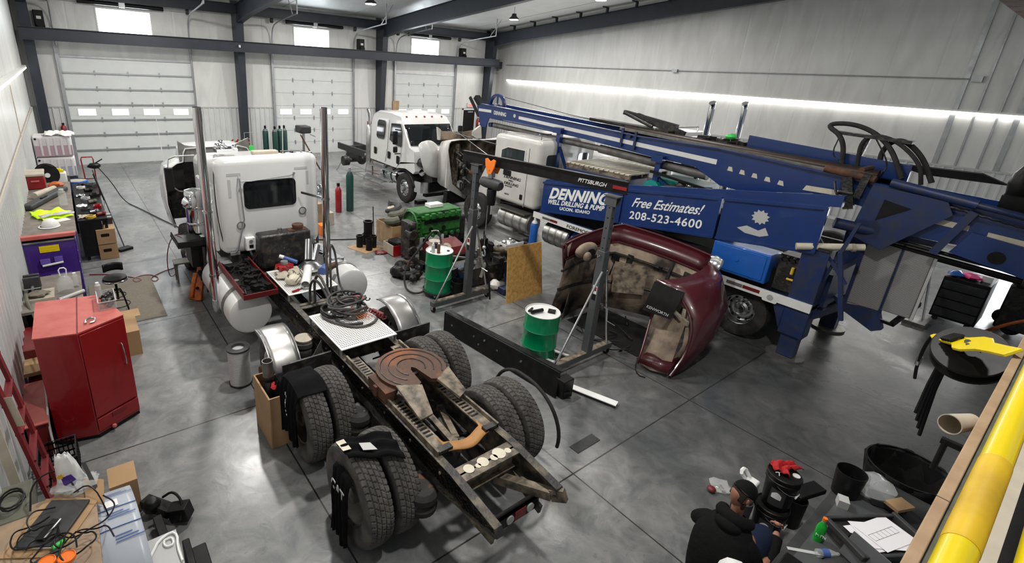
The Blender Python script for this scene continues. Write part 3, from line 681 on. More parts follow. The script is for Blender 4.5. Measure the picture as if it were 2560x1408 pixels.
# sleeper cab
CY0, CX0, CX1, CZ0, CZ1 = 8.72, 1.86, 3.68, 1.2, 3.02
def body(x0, x1, y0, y1, z0, z1, r, name='sleeper', m='truck_white', par=None, seg=6, slope=0):
    mb = MB().box(x0, x1, y0, y1, z0, z1)
    if slope: mb.v = [(x, y, z-(slope if (y > (y0+y1)/2 and z > (z0+z1)/2) else 0)) for x, y, z in mb.v]
    o = B(name, mb, m, par); md = o.modifiers.new('b', 'BEVEL'); md.width = r; md.segments = seg; md.limit_method = 'NONE'
    for p in o.data.polygons: p.use_smooth = True
    for e in o.data.edges: e.use_edge_sharp = False
    return o
sl = body(CX0, CX1, CY0, 10.1, CZ0, 2.96, .17, 'sleeper', 'truck_white', tr, slope=.26)
body(1.98, 3.56, 9.9, 11.3, 1.15, 2.62, .16, 'cab', 'truck_white', tr)
yb = CY0-.001
B('rear_window', MB().prism(rrect(2.31, 3.19, 2.03, 2.5, .08), 'y', yb-.006, yb), 'glass_dark', sl)
B('window_seal', ring(rrect(2.31, 3.19, 2.03, 2.5, .08), 'y', yb-.014, yb, .022), 'black', sl)
mb = MB()
for a in ((2.03, 2.26, 2.62, 2.665), (2.04, 2.085, 2.25, 2.56), (3.2, 3.44, 2.66, 2.7), (3.42, 3.46, 2.38, 2.62)): mb.box(a[0], a[1], yb-.003, yb, a[2], a[3])
B('tape_strip', mb, 'vinyl_grey', sl)
for x, z in ((2.2, 1.74), (3.32, 1.88)):
    l = B('rear_lamp', MB().lathe([(0, -.02), (.055, -.016), (.06, 0)], (x, yb, z), 'y', 24), 'lens', sl); B('lamp_bezel', ring([(x+.06*math.cos(2*PI*k/24), z+.06*math.sin(2*PI*k/24)) for k in range(24)], 'y', yb-.018, yb, .012), 'chrome_soft', l)
B('grab_rail', MB().tube([(2.22, yb-.02, 2.62), (2.22, yb-.06, 2.58), (2.24, yb-.06, 2.0), (2.25, yb-.05, 1.85), (2.1, yb-.07, 1.32), (2.06, yb-.02, 1.25)], .014, 8).tube([(2.24, yb-.05, 2.53), (2.4, yb-.05, 2.52), (3.1, yb-.05, 2.57), (3.18, yb-.02, 2.6)], .01, 8), 'galv', sl)
B('rail_foot', MB().box(1.98, 2.14, yb-.04, yb, 1.22, 1.27).cyl((3.18, yb-.04, 2.6), (3.18, yb, 2.6), .02), 'galv', sl)
v = B('heater_outlet', MB().box(2.24, 2.4, yb-.1, yb, 1.28, 1.52), 'white_paint', sl, bev=.012); B('outlet_port', MB().box(2.29, 2.36, yb-.104, yb-.1, 1.33, 1.39), 'black', v); B('outlet_knob', MB().cyl((2.32, yb-.1, 1.46), (2.32, yb-.125, 1.46), .03), 'galv', v)
B('air_coupler', MB().tube([(2.3, yb-.08, 1.28), (2.32, yb-.12, 1.18), (2.42, yb-.15, 1.1), (2.3, yb-.2, 1.0)], .02, 8, 2).tube([(2.38, yb-.08, 1.28), (2.44, yb-.1, 1.2), (2.3, yb-.18, 1.12)], .015, 8, 1), 'dark_grey', sl)
B('roof_rail_wire', MB().tube([(1.92, 8.8, 1.3), (1.84, 8.78, 1.9), (1.84, 8.8, 2.6), (1.92, 9.0, 2.87), (2.05, 9.6, 2.84), (2.2, 10.0, 2.76)], .008, 6, 2), 'black', sl)
B('side_fairing', MB().box(1.8, 1.87, 8.9, 10.1, 1.25, 2.4), 'truck_white', sl, bev=.03)
# hydraulic tank behind the cab
ht = B('hydraulic_tank', MB().box(2.36, 3.27, 8.2, 8.5, 1.05, 1.66), 'grease', tr, bev=.04)
B('tank_filler', MB().cyl((3.08, 8.35, 1.65), (3.08, 8.35, 1.73), .09).cyl((3.08, 8.35, 1.71), (3.08, 8.35, 1.75), .1), 'rust', ht); B('breather_cap', MB().cyl((2.75, 8.35, 1.66), (2.75, 8.35, 1.72), .04), 'chrome_soft', ht)
B('dusty_top', MB().box(2.9, 3.2, 8.27, 8.43, 1.66, 1.664), 'rust', ht)
# open battery box full of parts on left frame
B('tray_floor', MB().box(1.77, 2.23, 7.11, 8.61, 1.1, 1.112), 'black', tr)
bb = B('battery_tray', MB().box(1.76, 2.24, 7.1, 8.62, 1.08, 1.1).box(1.74, 1.76, 7.1, 8.62, 1.08, 1.2).box(2.24, 2.26, 7.1, 8.62, 1.08, 1.18).box(1.74, 2.26, 7.08, 7.1, 1.08, 1.16), 'red_dark', tr)
mb = MB(); rnd = random.Random(5)
for k in range(60):
    x = rnd.uniform(1.82, 2.18); y = rnd.uniform(7.2, 8.5); d = (rnd.uniform(-.12, .12), rnd.uniform(-.2, .2), rnd.uniform(-.02, .05))
    if k % 3: mb.box(x-.03, x+.05, y-.04, y+.05, 1.1, 1.12+rnd.random()*.1, rnd.random()*3)
    else: mb.tube([(x, y, 1.13), (x+d[0], y+d[1]*.5, 1.2), (min(max(x+d[0]*1.5, 1.8), 2.2), y+d[1], 1.14)], .012, 6, 1)
B('cable_bundle', mb, 'black', bb)
B('side_horn', MB().lathe([(.02, 0), (.03, .12), (.06, .2), (.09, .22)], (2.02, 8.55, 1.05), (-.2, -1, -.1)), 'chrome', tr)
# air cleaner, mirrors, horns, antennas, beacon
for s in (-1, 1):
    x = TX+s*1.1; a = B('air_cleaner', MB().lathe([(0, 1.36), (.15, 1.38), (.165, 1.42), (.165, 2.1), (.17, 2.14), (.15, 2.2), (0, 2.24)], (x, 9.75, 0), 'z', 28), 'chrome', tr)
    B('cleaner_band', MB().lathe([(.17, 1.55), (.175, 1.56), (.175, 1.6), (.17, 1.61)], (x, 9.75, 0)).lathe([(.17, 1.85), (.175, 1.86), (.175, 1.9), (.17, 1.91)], (x, 9.75, 0)), 'chrome_soft', a)
    B('intake_elbow', MB().ball((x-s*-.12, 9.55, 2.02), .13, (1, .8, 1)), 'chrome', a)
    mr = B('mirror', MB().box(TX+s*1.48, TX+s*1.24, 10.4, 10.46, 2.1, 2.62) if s > 0 else MB().box(TX-1.44, TX-1.3, 10.38, 10.48, 2.05, 2.5), 'black', tr, bev=.02)
    B('mirror_arm', MB().tube([(TX+s*.85, 10.7, 2.66), (TX+s*1.34, 10.5, 2.68), (TX+s*1.37, 10.45, 2.5)], .014, 8, 1).tube([(TX+s*.85, 10.7, 1.95), (TX+s*1.2, 10.5, 2.0), (TX+s*1.3, 10.45, 2.1)], .014, 8, 1), 'chrome_soft', mr)
B('air_horn', MB().lathe([(.02, 0), (.025, .25), (.05, .42), (.075, .45)], (2.5, 10.5, 2.83), (0, 1, 0)).box(2.3, 2.7, 10.45, 10.75, 2.72, 2.79).ball((2.35, 10.6, 2.83), .07).ball((2.62, 10.4, 2.83), .06), 'chrome', tr)
bcn = B('roof_marker', MB().box(2.62, 3.08, 9.15, 9.32, 2.86, 2.94), 'beige', tr, bev=.02)
for x, y in ((1.55, 11.9), (4.0, 11.6)): B('antenna', MB().tube([(x, y, 2.35), (x-.06 if x < 2 else x+.05, y, 3.75)], [.012, .004], 6), 'white', tr)
# tipped hood seen from behind: white shell, black inside
prof = [(1.62, .85), (1.53, 1.4), (1.54, 1.85), (1.62, 2.15), (1.8, 2.27), (1.93, 2.3), (1.96, 2.5), (2.0, 2.58), (2.4, 2.6), (3.1, 2.6), (3.28, 2.55), (3.38, 2.4), (3.5, 2.25), (3.8, 2.25), (3.95, 2.15), (4.03, 1.95), (4.05, 1.4), (3.95, .85)]
def hood(off, dz=0):
    mb = MB(); n = len(prof)
    def P(k, y):
        x, z = prof[k]; c = (2.79, 1.3); dx, dz_ = x-c[0], z-c[1]; L_ = math.hypot(dx, dz_); return (x-dx/L_*off, y, z-dz_/L_*off-dz)
    vs = [P(k, y) for y in (11.95, 12.3, 12.75) for k in range(n)]
    return mb.add(vs, [(j*n+i, j*n+i+1, (j+1)*n+i+1, (j+1)*n+i) for j in range(2) for i in range(n-1)])
hd = B('hood', hood(0), 'truck_white', tr, ang=60, solid=-.02); B('hood_lining', hood(.03), 'grease', hd, ang=60)
B('hood_front', MB().prism([(x, z) for x, z in prof], 'y', 12.7, 12.74), 'grease', hd)
B('hood_rear_edge', MB().prism([(1.86, 2.3), (1.86, 2.76), (2.0, 2.66), (2.5, 2.58), (2.95, 2.6), (3.15, 2.7), (3.34, 2.78), (3.36, 2.3)], 'y', 11.98, 12.0), 'alu_dull', hd)
B('fuse_panel', MB().box(1.65, 1.9, 11.9, 12.0, 1.75, 2.15), 'black', hd)
# front axle, fenderless steer tires, engine block
for s in (-1, 1): wheel(tr, TX+s*.98, 11.55, s, 'front', W=.3, rmat='chrome_soft', tmat='rubber')
B('front_axle', MB().bar((TX-.9, 11.55, .45), (TX+.9, 11.55, .45), .12, .12), 'grease', tr)
eng = MB().box(2.4, 3.2, 11.2, 12.3, .8, 1.7); eng.ball((2.5, 11.6, 1.7), .2); eng.cyl((2.3, 11.3, 1.3), (2.3, 12.2, 1.3), .12)
B('engine', eng, 'grease', tr, bev=.03)
for s in (-1, 1):
    st = B('cab_step', MB().box(*sorted((TX+s*.75, TX+s*1.2)), 9.4, 9.75, .55, .6).box(*sorted((TX+s*.75, TX+s*1.2)), 10.1, 10.6, .95, 1.0), 'black', tr)
    B('step_frame', MB().bar((TX+s*1.1, 9.4, .3), (TX+s*1.1, 9.4, 1.2), .04, .04).bar((TX+s*1.1, 9.75, .3), (TX+s*1.1, 9.75, 1.2), .04, .04), 'dark_grey', st)
lt = B('battery_tray_side', MB().box(1.28, 1.75, 9.5, 10.2, 1.2, 1.24).box(1.28, 1.3, 9.5, 10.2, 1.24, 1.32).box(1.28, 1.75, 9.48, 9.5, 1.2, 1.32).box(1.5, 1.75, 9.6, 10.1, .75, 1.2), 'black', tr, bev=.01)
B('underhood_clutter', MB().box(2.0, 3.6, 8.75, 11.0, .9, 1.18).box(2.4, 3.15, 8.5, 8.8, .6, 1.05), 'grease', tr)
# ================= white crew cab truck (behind)
c = T('crew_cab_truck', 'white crew cab truck with its hood tipped open near the far right overhead door', 'truck', (10.3, 15, 0))
X0, X1 = 9.25, 11.4
def loft(rings, par, name, m, ang=40, cap=True):
    mb = MB(); n = len(rings[0])
    for r in rings: mb.v += [tuple(p) for p in r]
    for j in range(len(rings)-1):
        for i in range(n): mb.f.append((j*n+i, j*n+(i+1) % n, (j+1)*n+(i+1) % n, (j+1)*n+i))
    if cap: mb.f += [tuple(range(n))[::-1], tuple(range((len(rings)-1)*n, len(rings)*n))]
    return B(name, mb, m, par, ang=ang)
# side profile (y,z) swept across, roof edges softened
side = [(16.98, 1.15), (17.0, 2.55), (16.9, 2.82), (16.6, 2.92), (15.6, 2.95), (15.0, 2.88), (14.85, 2.72), (14.3, 1.95), (13.95, 1.85), (13.9, 1.5), (14.9, 1.3), (15.1, 1.12)]
rings = []
for x, s, in ((X0+.02, -.0), (X0, 0), (X0+.12, .05), (X1-.12, .05), (X1, 0), (X1-.02, 0)):
    ins = .08 if x in (X0+.02,) or x == X1-.02 else 0
    rings.append([(x if z < 2.2 else x+(10.3-x)*.09*((z-2.2)/.7), y, z+(s if z > 2.5 else 0)) for y, z in side])
cab = loft(rings, c, 'cab', 'truck_white', ang=50)
def sx(z): return X0+(0 if z < 2.2 else (10.3-X0)*.09*((z-2.2)/.7))
def side_plate(name, pts, m, par, off=.004, th=.01):
    mb = MB().plate([(sx(z)-off, y, z) for y, z in pts], -th); return B(name, mb, m, par)
wnd = rrect(15.98, 16.52, 2.0, 2.66, .12); side_plate('rear_side_window', wnd, 'glass_dark', cab)
w2 = [(15.58, 2.05), (15.55, 2.62), (14.98, 2.66), (14.82, 2.4), (14.78, 1.9), (15.2, 1.92)]; side_plate('front_side_window', w2, 'glass_dark', cab)
for nm, (a, b) in (('rear_door_seam', ((15.85, 1.2), (15.7, 1.75))), ('front_door_seam', ((15.7, 1.75), (15.72, 2.72)))): B(nm, MB().tube([(sx(p[1])-.004, p[0], p[1]) for p in (a, b)], .008, 5), 'dark_grey', cab)
for y, z in ((16.6, 1.5), (15.6, 1.48), (14.98, 1.42)): B('door_handle_recess', MB().prism(rrect(y-.09, y+.09, z-.14 if y < 15 else z-.05-.06, z+.14, .04), 'x', X0-.012, X0), 'black', cab)
B('door_handle', MB().box(X0-.03, X0-.01, 15.58, 15.64, 1.44, 1.58).box(X0-.03, X0-.01, 16.58, 16.64, 1.44, 1.58), 'dark_grey', cab)
# windshield
def ws(x, t): return (x, 14.84-.545*t-.045+.05*(1-math.cos((x-10.33)*1.1)), 2.71-.76*t)
mb = MB().sheet(lambda u, v: (lambda p: (p[0], p[1]-.012, p[2]))(ws(X0+.1+(X1-X0-.2)*u, .06+.86*v)), 10, 4)
B('windshield', mb, 'glass_dark', cab, solid=.01)
for i, x in enumerate((9.55, 9.95, 10.3, 10.62, 11.05)): B('marker_light', MB().ball((x, 14.96, 2.9), .04, (1, 1.2, .7), 8), 'red', cab)
B('wiper', MB().tube([(9.7, 14.28, 2.0), (10.2, 14.42, 2.25)], .012, 5).tube([(10.6, 14.28, 2.0), (11.0, 14.42, 2.25)], .012, 5), 'black', cab)
m_ = B('mirror', MB().box(8.9, 9.08, 14.72, 14.8, 2.0, 2.45).box(8.92, 9.08, 14.72, 14.8, 1.72, 1.93), 'black', c, bev=.03); B('mirror_arm', MB().tube([(9.3, 14.9, 2.45), (9.0, 14.78, 2.5)], .02).tube([(9.3, 14.9, 1.65), (9.0, 14.78, 1.68)], .02), 'black', m_)
m_ = B('mirror', MB().box(11.6, 11.8, 14.6, 14.68, 1.95, 2.6), 'black', c, bev=.03)
# tipped hood
HR = [[(8.96, 2.22), (9.2, 2.34), (9.43, 2.37), (9.79, 2.2)], [(9.0, 2.0), (9.25, 2.1), (9.5, 2.1), (9.85, 1.95)], [(9.04, 1.7), (9.3, 1.75), (9.55, 1.75), (9.9, 1.6)], [(9.18, 1.38), (9.4, 1.35), (9.6, 1.3), (9.92, 1.25)], [(9.35, 1.2), (9.5, 1.12), (9.7, 1.06), (9.92, 1.02)]]
mb = MB(); mb.v = [(x, 13.4-(.14 if 0 < i < 4 else 0)-(.1 if j in (1, 2) else 0), z) for i, r in enumerate(HR) for j, (x, z) in enumerate(r)]
mb.f = [(i*4+j, i*4+j+1, i*4+j+5, i*4+j+4) for i in range(4) for j in range(3)]
h = B('hood', mb, 'truck_white', c, solid=.03, sub=2, ang=80)
B('hood_panel_right', MB().sheet(lambda u, v: (10.1+1.15*u, 13.42-.25*math.sin(PI*v), 1.0+(.75+.5*u*(1-u)*2)*v+.25*v), 10, 8), 'truck_white', h, solid=.03)
B('fender', MB().sheet(lambda u, v: (9.25+.6*v, 14.55-.62*math.cos(math.radians(10+120*u)), .52+.62*math.sin(math.radians(10+120*u))), 14, 4), 'black', c, solid=.02)
B('fender_skirt', MB().prism([(13.95, 1.5), (14.95, 1.35), (15.1, 1.1), (14.9, 1.15), (14.5, 1.2), (14.0, 1.1), (13.9, 1.2)], 'x', 9.27, 9.9), 'truck_white', c)
B('engine', MB().box(9.7, 10.9, 13.5, 14.3, .8, 1.7).cyl((9.5, 13.7, 1.5), (9.5, 14.2, 1.5), .15), 'grease', c, bev=.04)
b_ = B('bumper', MB().prism([(9.3, 13.95), (9.35, 13.65), (9.6, 13.5), (11.1, 13.5), (11.35, 13.65), (11.4, 13.95)], 'z', .5, .88), 'chrome', c); B('bumper_valance', MB().box(9.5, 11.2, 13.52, 13.7, .38, .5), 'black', b_)
B('headlamp', MB().lathe([(0, 0), (.1, .02), (.12, .06)], (9.42, 13.75, 1.2), (0, -1, 0)), 'chrome', c)
wheel(c, 9.35, 14.5, -1, 'front', rmat='chrome_soft', tmat='rubber', tread=False); wheel(c, 11.3, 14.5, 1, 'front', rmat='chrome_soft', tmat='rubber', tread=False)
B('axle', MB().cyl((9.4, 14.5, .5), (11.2, 14.5, .5), .06), 'grease', c)
# running boards, tank, frame, stack
B('running_board', MB().box(9.12, 9.4, 15.35, 17.0, .93, .97).box(9.12, 9.4, 15.3, 16.2, .55, .59).box(8.95, 9.25, 15.6, 17.4, .5, .53), 'galv', c)
B('step_hanger', MB().box(9.3, 9.33, 16.9, 16.95, .4, 1.15).box(9.3, 9.33, 15.4, 15.45, .5, 1.15), 'frame_tan', c)
tk = B('fuel_tank', MB().lathe([(0, 15.1), (.25, 15.11), (.28, 15.15), (.28, 16.15), (.25, 16.2), (0, 16.2)], (9.5, 0, .78), 'y', 28), 'chrome', c)
for y in (15.35, 15.9): B('tank_strap', MB().lathe([(.285, y), (.29, y), (.29, y+.05), (.285, y+.05)], (9.5, 0, .78), 'y', 28), 'black', tk)
for x in (9.95, 10.75): B('frame_rail', MB().box(x-.04, x+.04, 14.2, 21.3, .85, 1.12), 'dark_grey', c)
B('frame_crossmember', MB().box(9.95, 10.75, 18.5, 18.6, .9, 1.1).box(9.95, 10.75, 20.3, 20.4, .9, 1.1), 'dark_grey', c)
B('rear_axle', MB().cyl((9.5, 19.8, .55), (11.2, 19.8, .55), .08).ball((10.35, 19.8, .55), .22).box(9.9, 10.05, 19.2, 20.4, .6, .85).box(10.65, 10.8, 19.2, 20.4, .6, .85), 'grease', c)
B('brake_drum', MB().cyl((9.45, 19.8, .55), (9.7, 19.8, .55), .21), 'grease', c)
B('frame_marker', MB().cyl((9.9, 18.6, 1.0), (9.88, 18.6, 1.0), .05).cyl((9.9, 17.3, 1.0), (9.88, 17.3, 1.0), .05), 'lens', c)
st = B('exhaust_stack', MB().lathe([(.06, .9), (.13, 1.0), (.13, 2.3), (.06, 2.4)], (9.35, 17.25, 0), 'z', 20), 'alu', c); B('stack_tip', MB().tube([(9.35, 17.25, 2.38), (9.35, 17.25, 2.75), (9.27, 17.25, 2.95)], .05, 12, 1), 'chrome_soft', st)
B('jack_stand', MB().cyl((9.7, 18.4, 0), (9.9, 18.4, .85), .03).cyl((10.9, 18.4, 0), (10.75, 18.4, .85), .03).cyl((9.5, 20.6, 0), (9.95, 20.4, .85), .03), 'galv', c)
# wheel chock / block under front tyre
one('wheel_block', MB().box(9.5, 9.9, 14.0, 14.2, 0, .12), 'black', 'black block on the floor at the front tyre of the crew cab truck', 'block')

# ================= drill rig truck
R_ = T('drill_rig_truck', 'blue and white well drilling rig truck with its mast laid over the cab', 'truck', (10.8, 7, 0))
RX = 9.6
# cab
cb = body(9.68, 11.95, 8.78, 10.55, 1.08, 2.92, .14, 'cab', 'truck_white2', R_)
B('side_window', MB().prism([(9.3, 2.12), (10.2, 2.02), (10.18, 2.5), (9.95, 2.6), (9.3, 2.6)], 'x', 9.672, 9.682), 'glass_tint', cb)
B('window_trim', ring([(9.3, 2.12), (10.2, 2.02), (10.18, 2.5), (9.95, 2.6), (9.3, 2.6)], 'x', 9.66, 9.68, .03), 'white', cb)
B('door_seam', MB().tube([(9.676, 9.15, 2.68), (9.676, 9.15, 1.15), (9.676, 9.2, 1.12), (9.676, 10.3, 1.02), (9.676, 10.4, 1.5)], .006, 5), 'dark_grey', cb)
B('door_hinge_pin', MB().cyl((9.66, 9.15, 1.1), (9.66, 9.15, 1.2), .015), 'galv', cb)
B('door_handle', MB().prism(rrect(9.24, 9.33, 1.28, 1.42, .02), 'x', 9.66, 9.68), 'black', cb)
B('pass_window', MB().prism(rrect(9.75, 10.05, 1.83, 1.98, .02), 'x', 9.665, 9.68), 'black', cb)
B('door_vent', MB().cyl((9.665, 10.08, 1.42), (9.68, 10.08, 1.42), .045), 'dark_grey', cb)
U, V = (0, -1, 0), (0, 0, 1)
text('door_lettering', 'DENNING', 'black', (9.67, 10.02, 1.76), U, V, .115, cb, shear=.3, sx=1.25); text('door_lettering', 'WELL', 'black', (9.67, 9.83, 1.69), U, V, .06, cb, shear=.3, sx=1.3); text('door_lettering', 'DRILLING', 'black', (9.67, 10.0, 1.59), U, V, .105, cb, shear=.3, sx=1.25); text('door_lettering', '208-523-4600', 'dark_grey', (9.67, 9.95, 1.53), U, V, .05, cb, shear=.2); text('door_lettering', 'USDOT', 'dark_grey', (9.67, 9.93, 1.3), U, V, .055, cb)
B('derrick_emblem', MB().prism([(9.78, 1.83), (9.76, 1.95), (9.74, 1.83)], 'x', 9.667, 9.672), 'black', cb)
B('rear_window', MB().prism(rrect(9.95, 10.4, 2.1, 2.55, .08), 'y', 8.77, 8.785).prism(rrect(11.2, 11.65, 2.1, 2.55, .08), 'y', 8.77, 8.785), 'glass_tint', cb); B('roof_rail', MB().tube([(9.85, 8.95, 2.93), (9.85, 8.95, 3.0), (9.85, 10.2, 3.0), (9.85, 10.3, 2.93)], .018, 8, 1).tube([(9.85, 9.3, 3.0), (10.6, 9.3, 3.0), (10.6, 9.3, 2.93)], .018), 'chrome_soft', cb)
B('roof_ridge', MB().box(9.85, 11.8, 8.9, 10.3, 2.9, 2.95), 'truck_white2', cb, bev=.02)
B('marker_dots', MB().ball((9.9, 10.3, 2.93), .035, seg=8).ball((10.8, 10.3, 2.93), .035, seg=8), 'orange', cb)
B('cowl', MB().prism([(10.5, 1.1), (10.5, 2.0), (10.95, 1.85), (11.3, 1.2), (10.9, .6), (10.55, .6)], 'x', 9.8, 9.84), 'truck_white2', R_)
B('grab_handle', MB().tube([(9.67, 10.32, 1.9), (9.62, 10.35, 1.85), (9.62, 10.45, 1.2), (9.67, 10.42, 1.15)], .015), 'chrome_soft', cb)
B('support_rod', MB().tube([(9.7, 10.3, 2.6), (9.6, 12.6, 2.7)], .012, 6).tube([(9.7, 10.3, 2.1), (9.6, 12.2, 2.75)], .01, 6), 'chrome_soft', R_)
# tipped hood, inside visible
hp = [(9.5, .95), (9.48, 2.0), (9.55, 2.35), (9.62, 2.42), (10.0, 2.45), (10.9, 2.42), (11.4, 2.4), (11.9, 2.45), (12.0, 2.3), (12.05, .95)]
def rh(off):
    mb = MB(); n = len(hp)
    for y, sc in ((12.45, 1), (12.75, .98), (13.08, .9)):
        mb.v += [(10.78+(x-10.78)*(sc-off/1.2), y, 1.4+(z-1.4)*(sc-off)) for x, z in hp]
    mb.f = [(j*n+i, j*n+i+1, (j+1)*n+i+1, (j+1)*n+i) for j in range(2) for i in range(n-1)]; return mb
hd = B('hood', rh(0), 'truck_white2', R_, ang=60, solid=.02); B('hood_lining', rh(.03), 'hood_inner', hd, ang=60)
B('hood_nose', MB().prism([(10.78+(x-10.78)*.9, 1.4+(z-1.4)*.9) for x, z in hp], 'y', 13.04, 13.08), 'hood_inner', hd)
B('fender_edge', MB().prism([(9.5, 2.2), (9.48, .95), (10.3, .5), (10.38, .56), (9.75, 1.05), (9.62, 1.6)], 'y', 12.42, 12.46), 'truck_white2', hd)
B('hood_cowl_lip', MB().prism([(9.4, 2.78), (9.52, 2.4), (11.2, 2.4), (11.15, 2.78), (10.85, 2.66), (10.5, 2.62), (9.6, 2.66)], 'y', 12.9, 12.93), 'hood_inner', hd)
B('hood_cowl_edge', MB().prism([(9.38, 2.8), (9.44, 2.4), (9.5, 2.4), (9.5, 2.72)], 'y', 12.86, 12.95).prism([(10.8, 2.62), (11.16, 2.82), (11.22, 2.4), (11.0, 2.4), (10.8, 2.5)], 'y', 12.86, 12.95), 'truck_white2', hd)
B('lining_rib', MB().box(9.95, 10.0, 12.5, 13.1, 1.0, 2.3).box(10.5, 10.56, 12.6, 13.15, 1.0, 2.3).tube([(9.6, 12.6, 2.2), (9.62, 12.6, 1.2), (10.2, 12.6, .8)], .03), 'frame_tan', hd)
# engine and front
mb = MB().box(9.95, 11.5, 11.0, 12.2, .75, 1.9); rnd = random.Random(2)
for k in range(26):
    x = rnd.uniform(9.75, 10.2); y = rnd.uniform(10.9, 12.3); z = rnd.uniform(.9, 2.0)
    mb.ball((x, y, z), rnd.uniform(.05, .14), seg=8) if k % 2 else mb.tube([(x, y, z), (x-.1, y+.2, z+.15), (x, y+.3, z-.2)], .03, 6, 1)
B('engine', mb, 'grease', R_); B('engine_pipe', MB().cyl((9.75, 11.2, 1.55), (9.75, 11.6, 1.6), .05), 'rust', R_)
B('front_bumper', MB().box(9.65, 12.0, 12.55, 12.75, .35, .75), 'black', R_, bev=.03)
for x, s in ((9.72, -1), (11.9, 1)): wheel(R_, x, 11.05, s, 'front', R=.54, W=.3, rmat='chrome_soft', tmat='rubber', tread=False)
B('mudflap', MB().box(9.7, 10.05, 10.45, 10.47, .55, 1.15), 'truck_white2', R_)
# side tanks, steps, bottle
for nm, x, y0, y1, r, z in (('fuel_tank', 9.95, 8.95, 10.15, .3, .62), ('fuel_tank', 9.95, 7.55, 8.4, .3, .6)):
    tk = B(nm, MB().lathe([(0, y0), (r-.04, y0+.005), (r, y0+.04), (r, y1-.04), (r-.04, y1-.005), (0, y1)], (x, 0, z), 'y', 32), 'alu', R_)
    for f in (.2, .45, .72): B('tank_strap', MB().lathe([(r+.002, 0), (r+.008, 0), (r+.008, .05), (r+.002, .05)], (x, y0+(y1-y0)*f, z), 'y', 32), 'alu_dull', tk)
B('blue_tank', MB().lathe([(0, 6.6), (.26, 6.62), (.28, 6.66), (.28, 7.5), (0, 7.52)], (9.98, 0, .58), 'y', 24), 'box_blue', R_)
B('tank_step', MB().box(9.55, 9.75, 8.9, 10.2, .25, .29).box(9.6, 9.9, 9.0, 10.2, .9, .93), 'alu_dull', R_)
B('gas_bottle', MB().lathe([(0, .15), (.1, .15), (.105, .2), (.105, .75), (.06, .85), (.03, .88), (.03, .95), (0, .95)], (9.62, 8.62, 0)), 'box_blue', R_); B('bottle_neck', MB().lathe([(.104, .72), (.065, .855), (.035, .885), (.032, .96), (0, .965)], (9.62, 8.62, 0)), 'white', R_)
B('mud_flap_plate', MB().prism([(6.85, .55), (7.45, .5), (7.3, .1), (6.95, .15)], 'x', 9.6, 9.62), 'alu_dull', R_)
# chassis, deck edge strip
B('chassis', MB().box(10.3, 10.45, 2.3, 12.5, .7, 1.0).box(11.15, 11.3, 2.3, 12.5, .7, 1.0), 'grease', R_)
B('deck', MB().box(9.62, 12.0, 2.3, 8.7, 1.0, 1.08), 'rig_blue_dirty', R_)
sp_ = B('side_strip', MB().box(9.58, 9.62, 2.3, 8.68, .97, 1.12), 'white', R_)
B('reflector', MB().box(9.574, 9.58, 8.1, 8.35, 1.01, 1.07).box(9.574, 9.58, 3.4, 3.68, 1.02, 1.08), 'mesh_grey', sp_); B('red_reflector', MB().box(9.574, 9.58, 7.85, 8.09, 1.01, 1.07).box(9.574, 9.58, 3.1, 3.39, 1.02, 1.08), 'red_dark', sp_)
text('strip_lettering', 'FOREMOST', 'black', (9.576, 7.55, 1.0), U, V, .12, sp_, shear=.1, sx=1.2)
sm = B('strip_lamp', MB().cyl((9.57, 2.92, 1.02), (9.58, 2.92, 1.02), .05), 'lens', sp_); B('strip_foot', MB().prism(rrect(2.8, 3.04, .93, 1.1, .03), 'x', 9.578, 9.582), 'white', sp_)
# side panels, sloping up to the rear
def pz(y): return 1.2+(8.45-y)*.134, 1.93+(8.5-y)*.137
def sidep(y0, y1, par=R_):
    a0, b0 = pz(y0); a1, b1 = pz(y1)
    p = B('side_panel', MB().prism([(y0, a0), (y0, b0), (y1, b1), (y1, a1)], 'x', RX, RX+.03), 'rig_blue', par)
    B('panel_lip', MB().bar((RX, y0, b0), (RX, y1, b1), .08, .05).bar((RX, y0, a0), (RX, y1, a1), .05, .04), 'rig_blue', p)
    B('panel_post', MB().bar((RX-.01, y1+.02, a1), (RX-.01, y1+.02, b1), .05, .06), 'rig_blue', p); return p
p1 = sidep(8.46, 6.16); p2 = sidep(6.14, 4.12); p3 = sidep(4.08, 2.5)
SL = .135; UU = (0, -1, SL)
def pt(y, dz): return (RX-.003, y, pz(y)[0]+dz)
text('lettering', 'DENNING', 'white_paint', pt(8.24, .36), UU, V, .37, p1, shear=.3, sx=.98, bold=.016, sp=1.06)
text('lettering', 'WELL DRILLING & PUMP', 'white_paint', pt(8.26, .21), UU, V, .16, p1, shear=.3, sx=.9, bold=.006, sp=1.08)
text('lettering', 'UCON, IDAHO', 'white_paint', pt(7.85, .09), UU, V, .105, p1, sx=1.2, bold=.004, sp=1.1)
text('lettering', 'Free Estimates!', 'white_paint', pt(5.93, .4), UU, V, .28, p2, shear=.45, sx=.86, bold=.004)
text('lettering', '208-523-4600', 'white_paint', pt(5.93, .13), UU, V, .235, p2, sx=1.06, bold=.004, sp=1.12)
# plain decal of a cartoon-like figure replaced by a generic pale splash
dm = MB(); rnd = random.Random(9)
pts = []
for k in range(22):
    a = 2*PI*k/22; r = (.15 if k % 2 else .11); pts.append((3.42-.0+r*math.cos(a)*-1, 2.36+r*.9*math.sin(a)))
dm.prism(pts, 'x', RX-.006, RX-.002)
dm.prism([(3.75, 2.08), (3.6, 2.16), (3.4, 2.12), (3.3, 2.2), (3.22, 2.08), (3.35, 2.02), (3.6, 2.02)], 'x', RX-.006, RX-.002)
B('pale_decal', dm, 'vinyl_grey', p3)
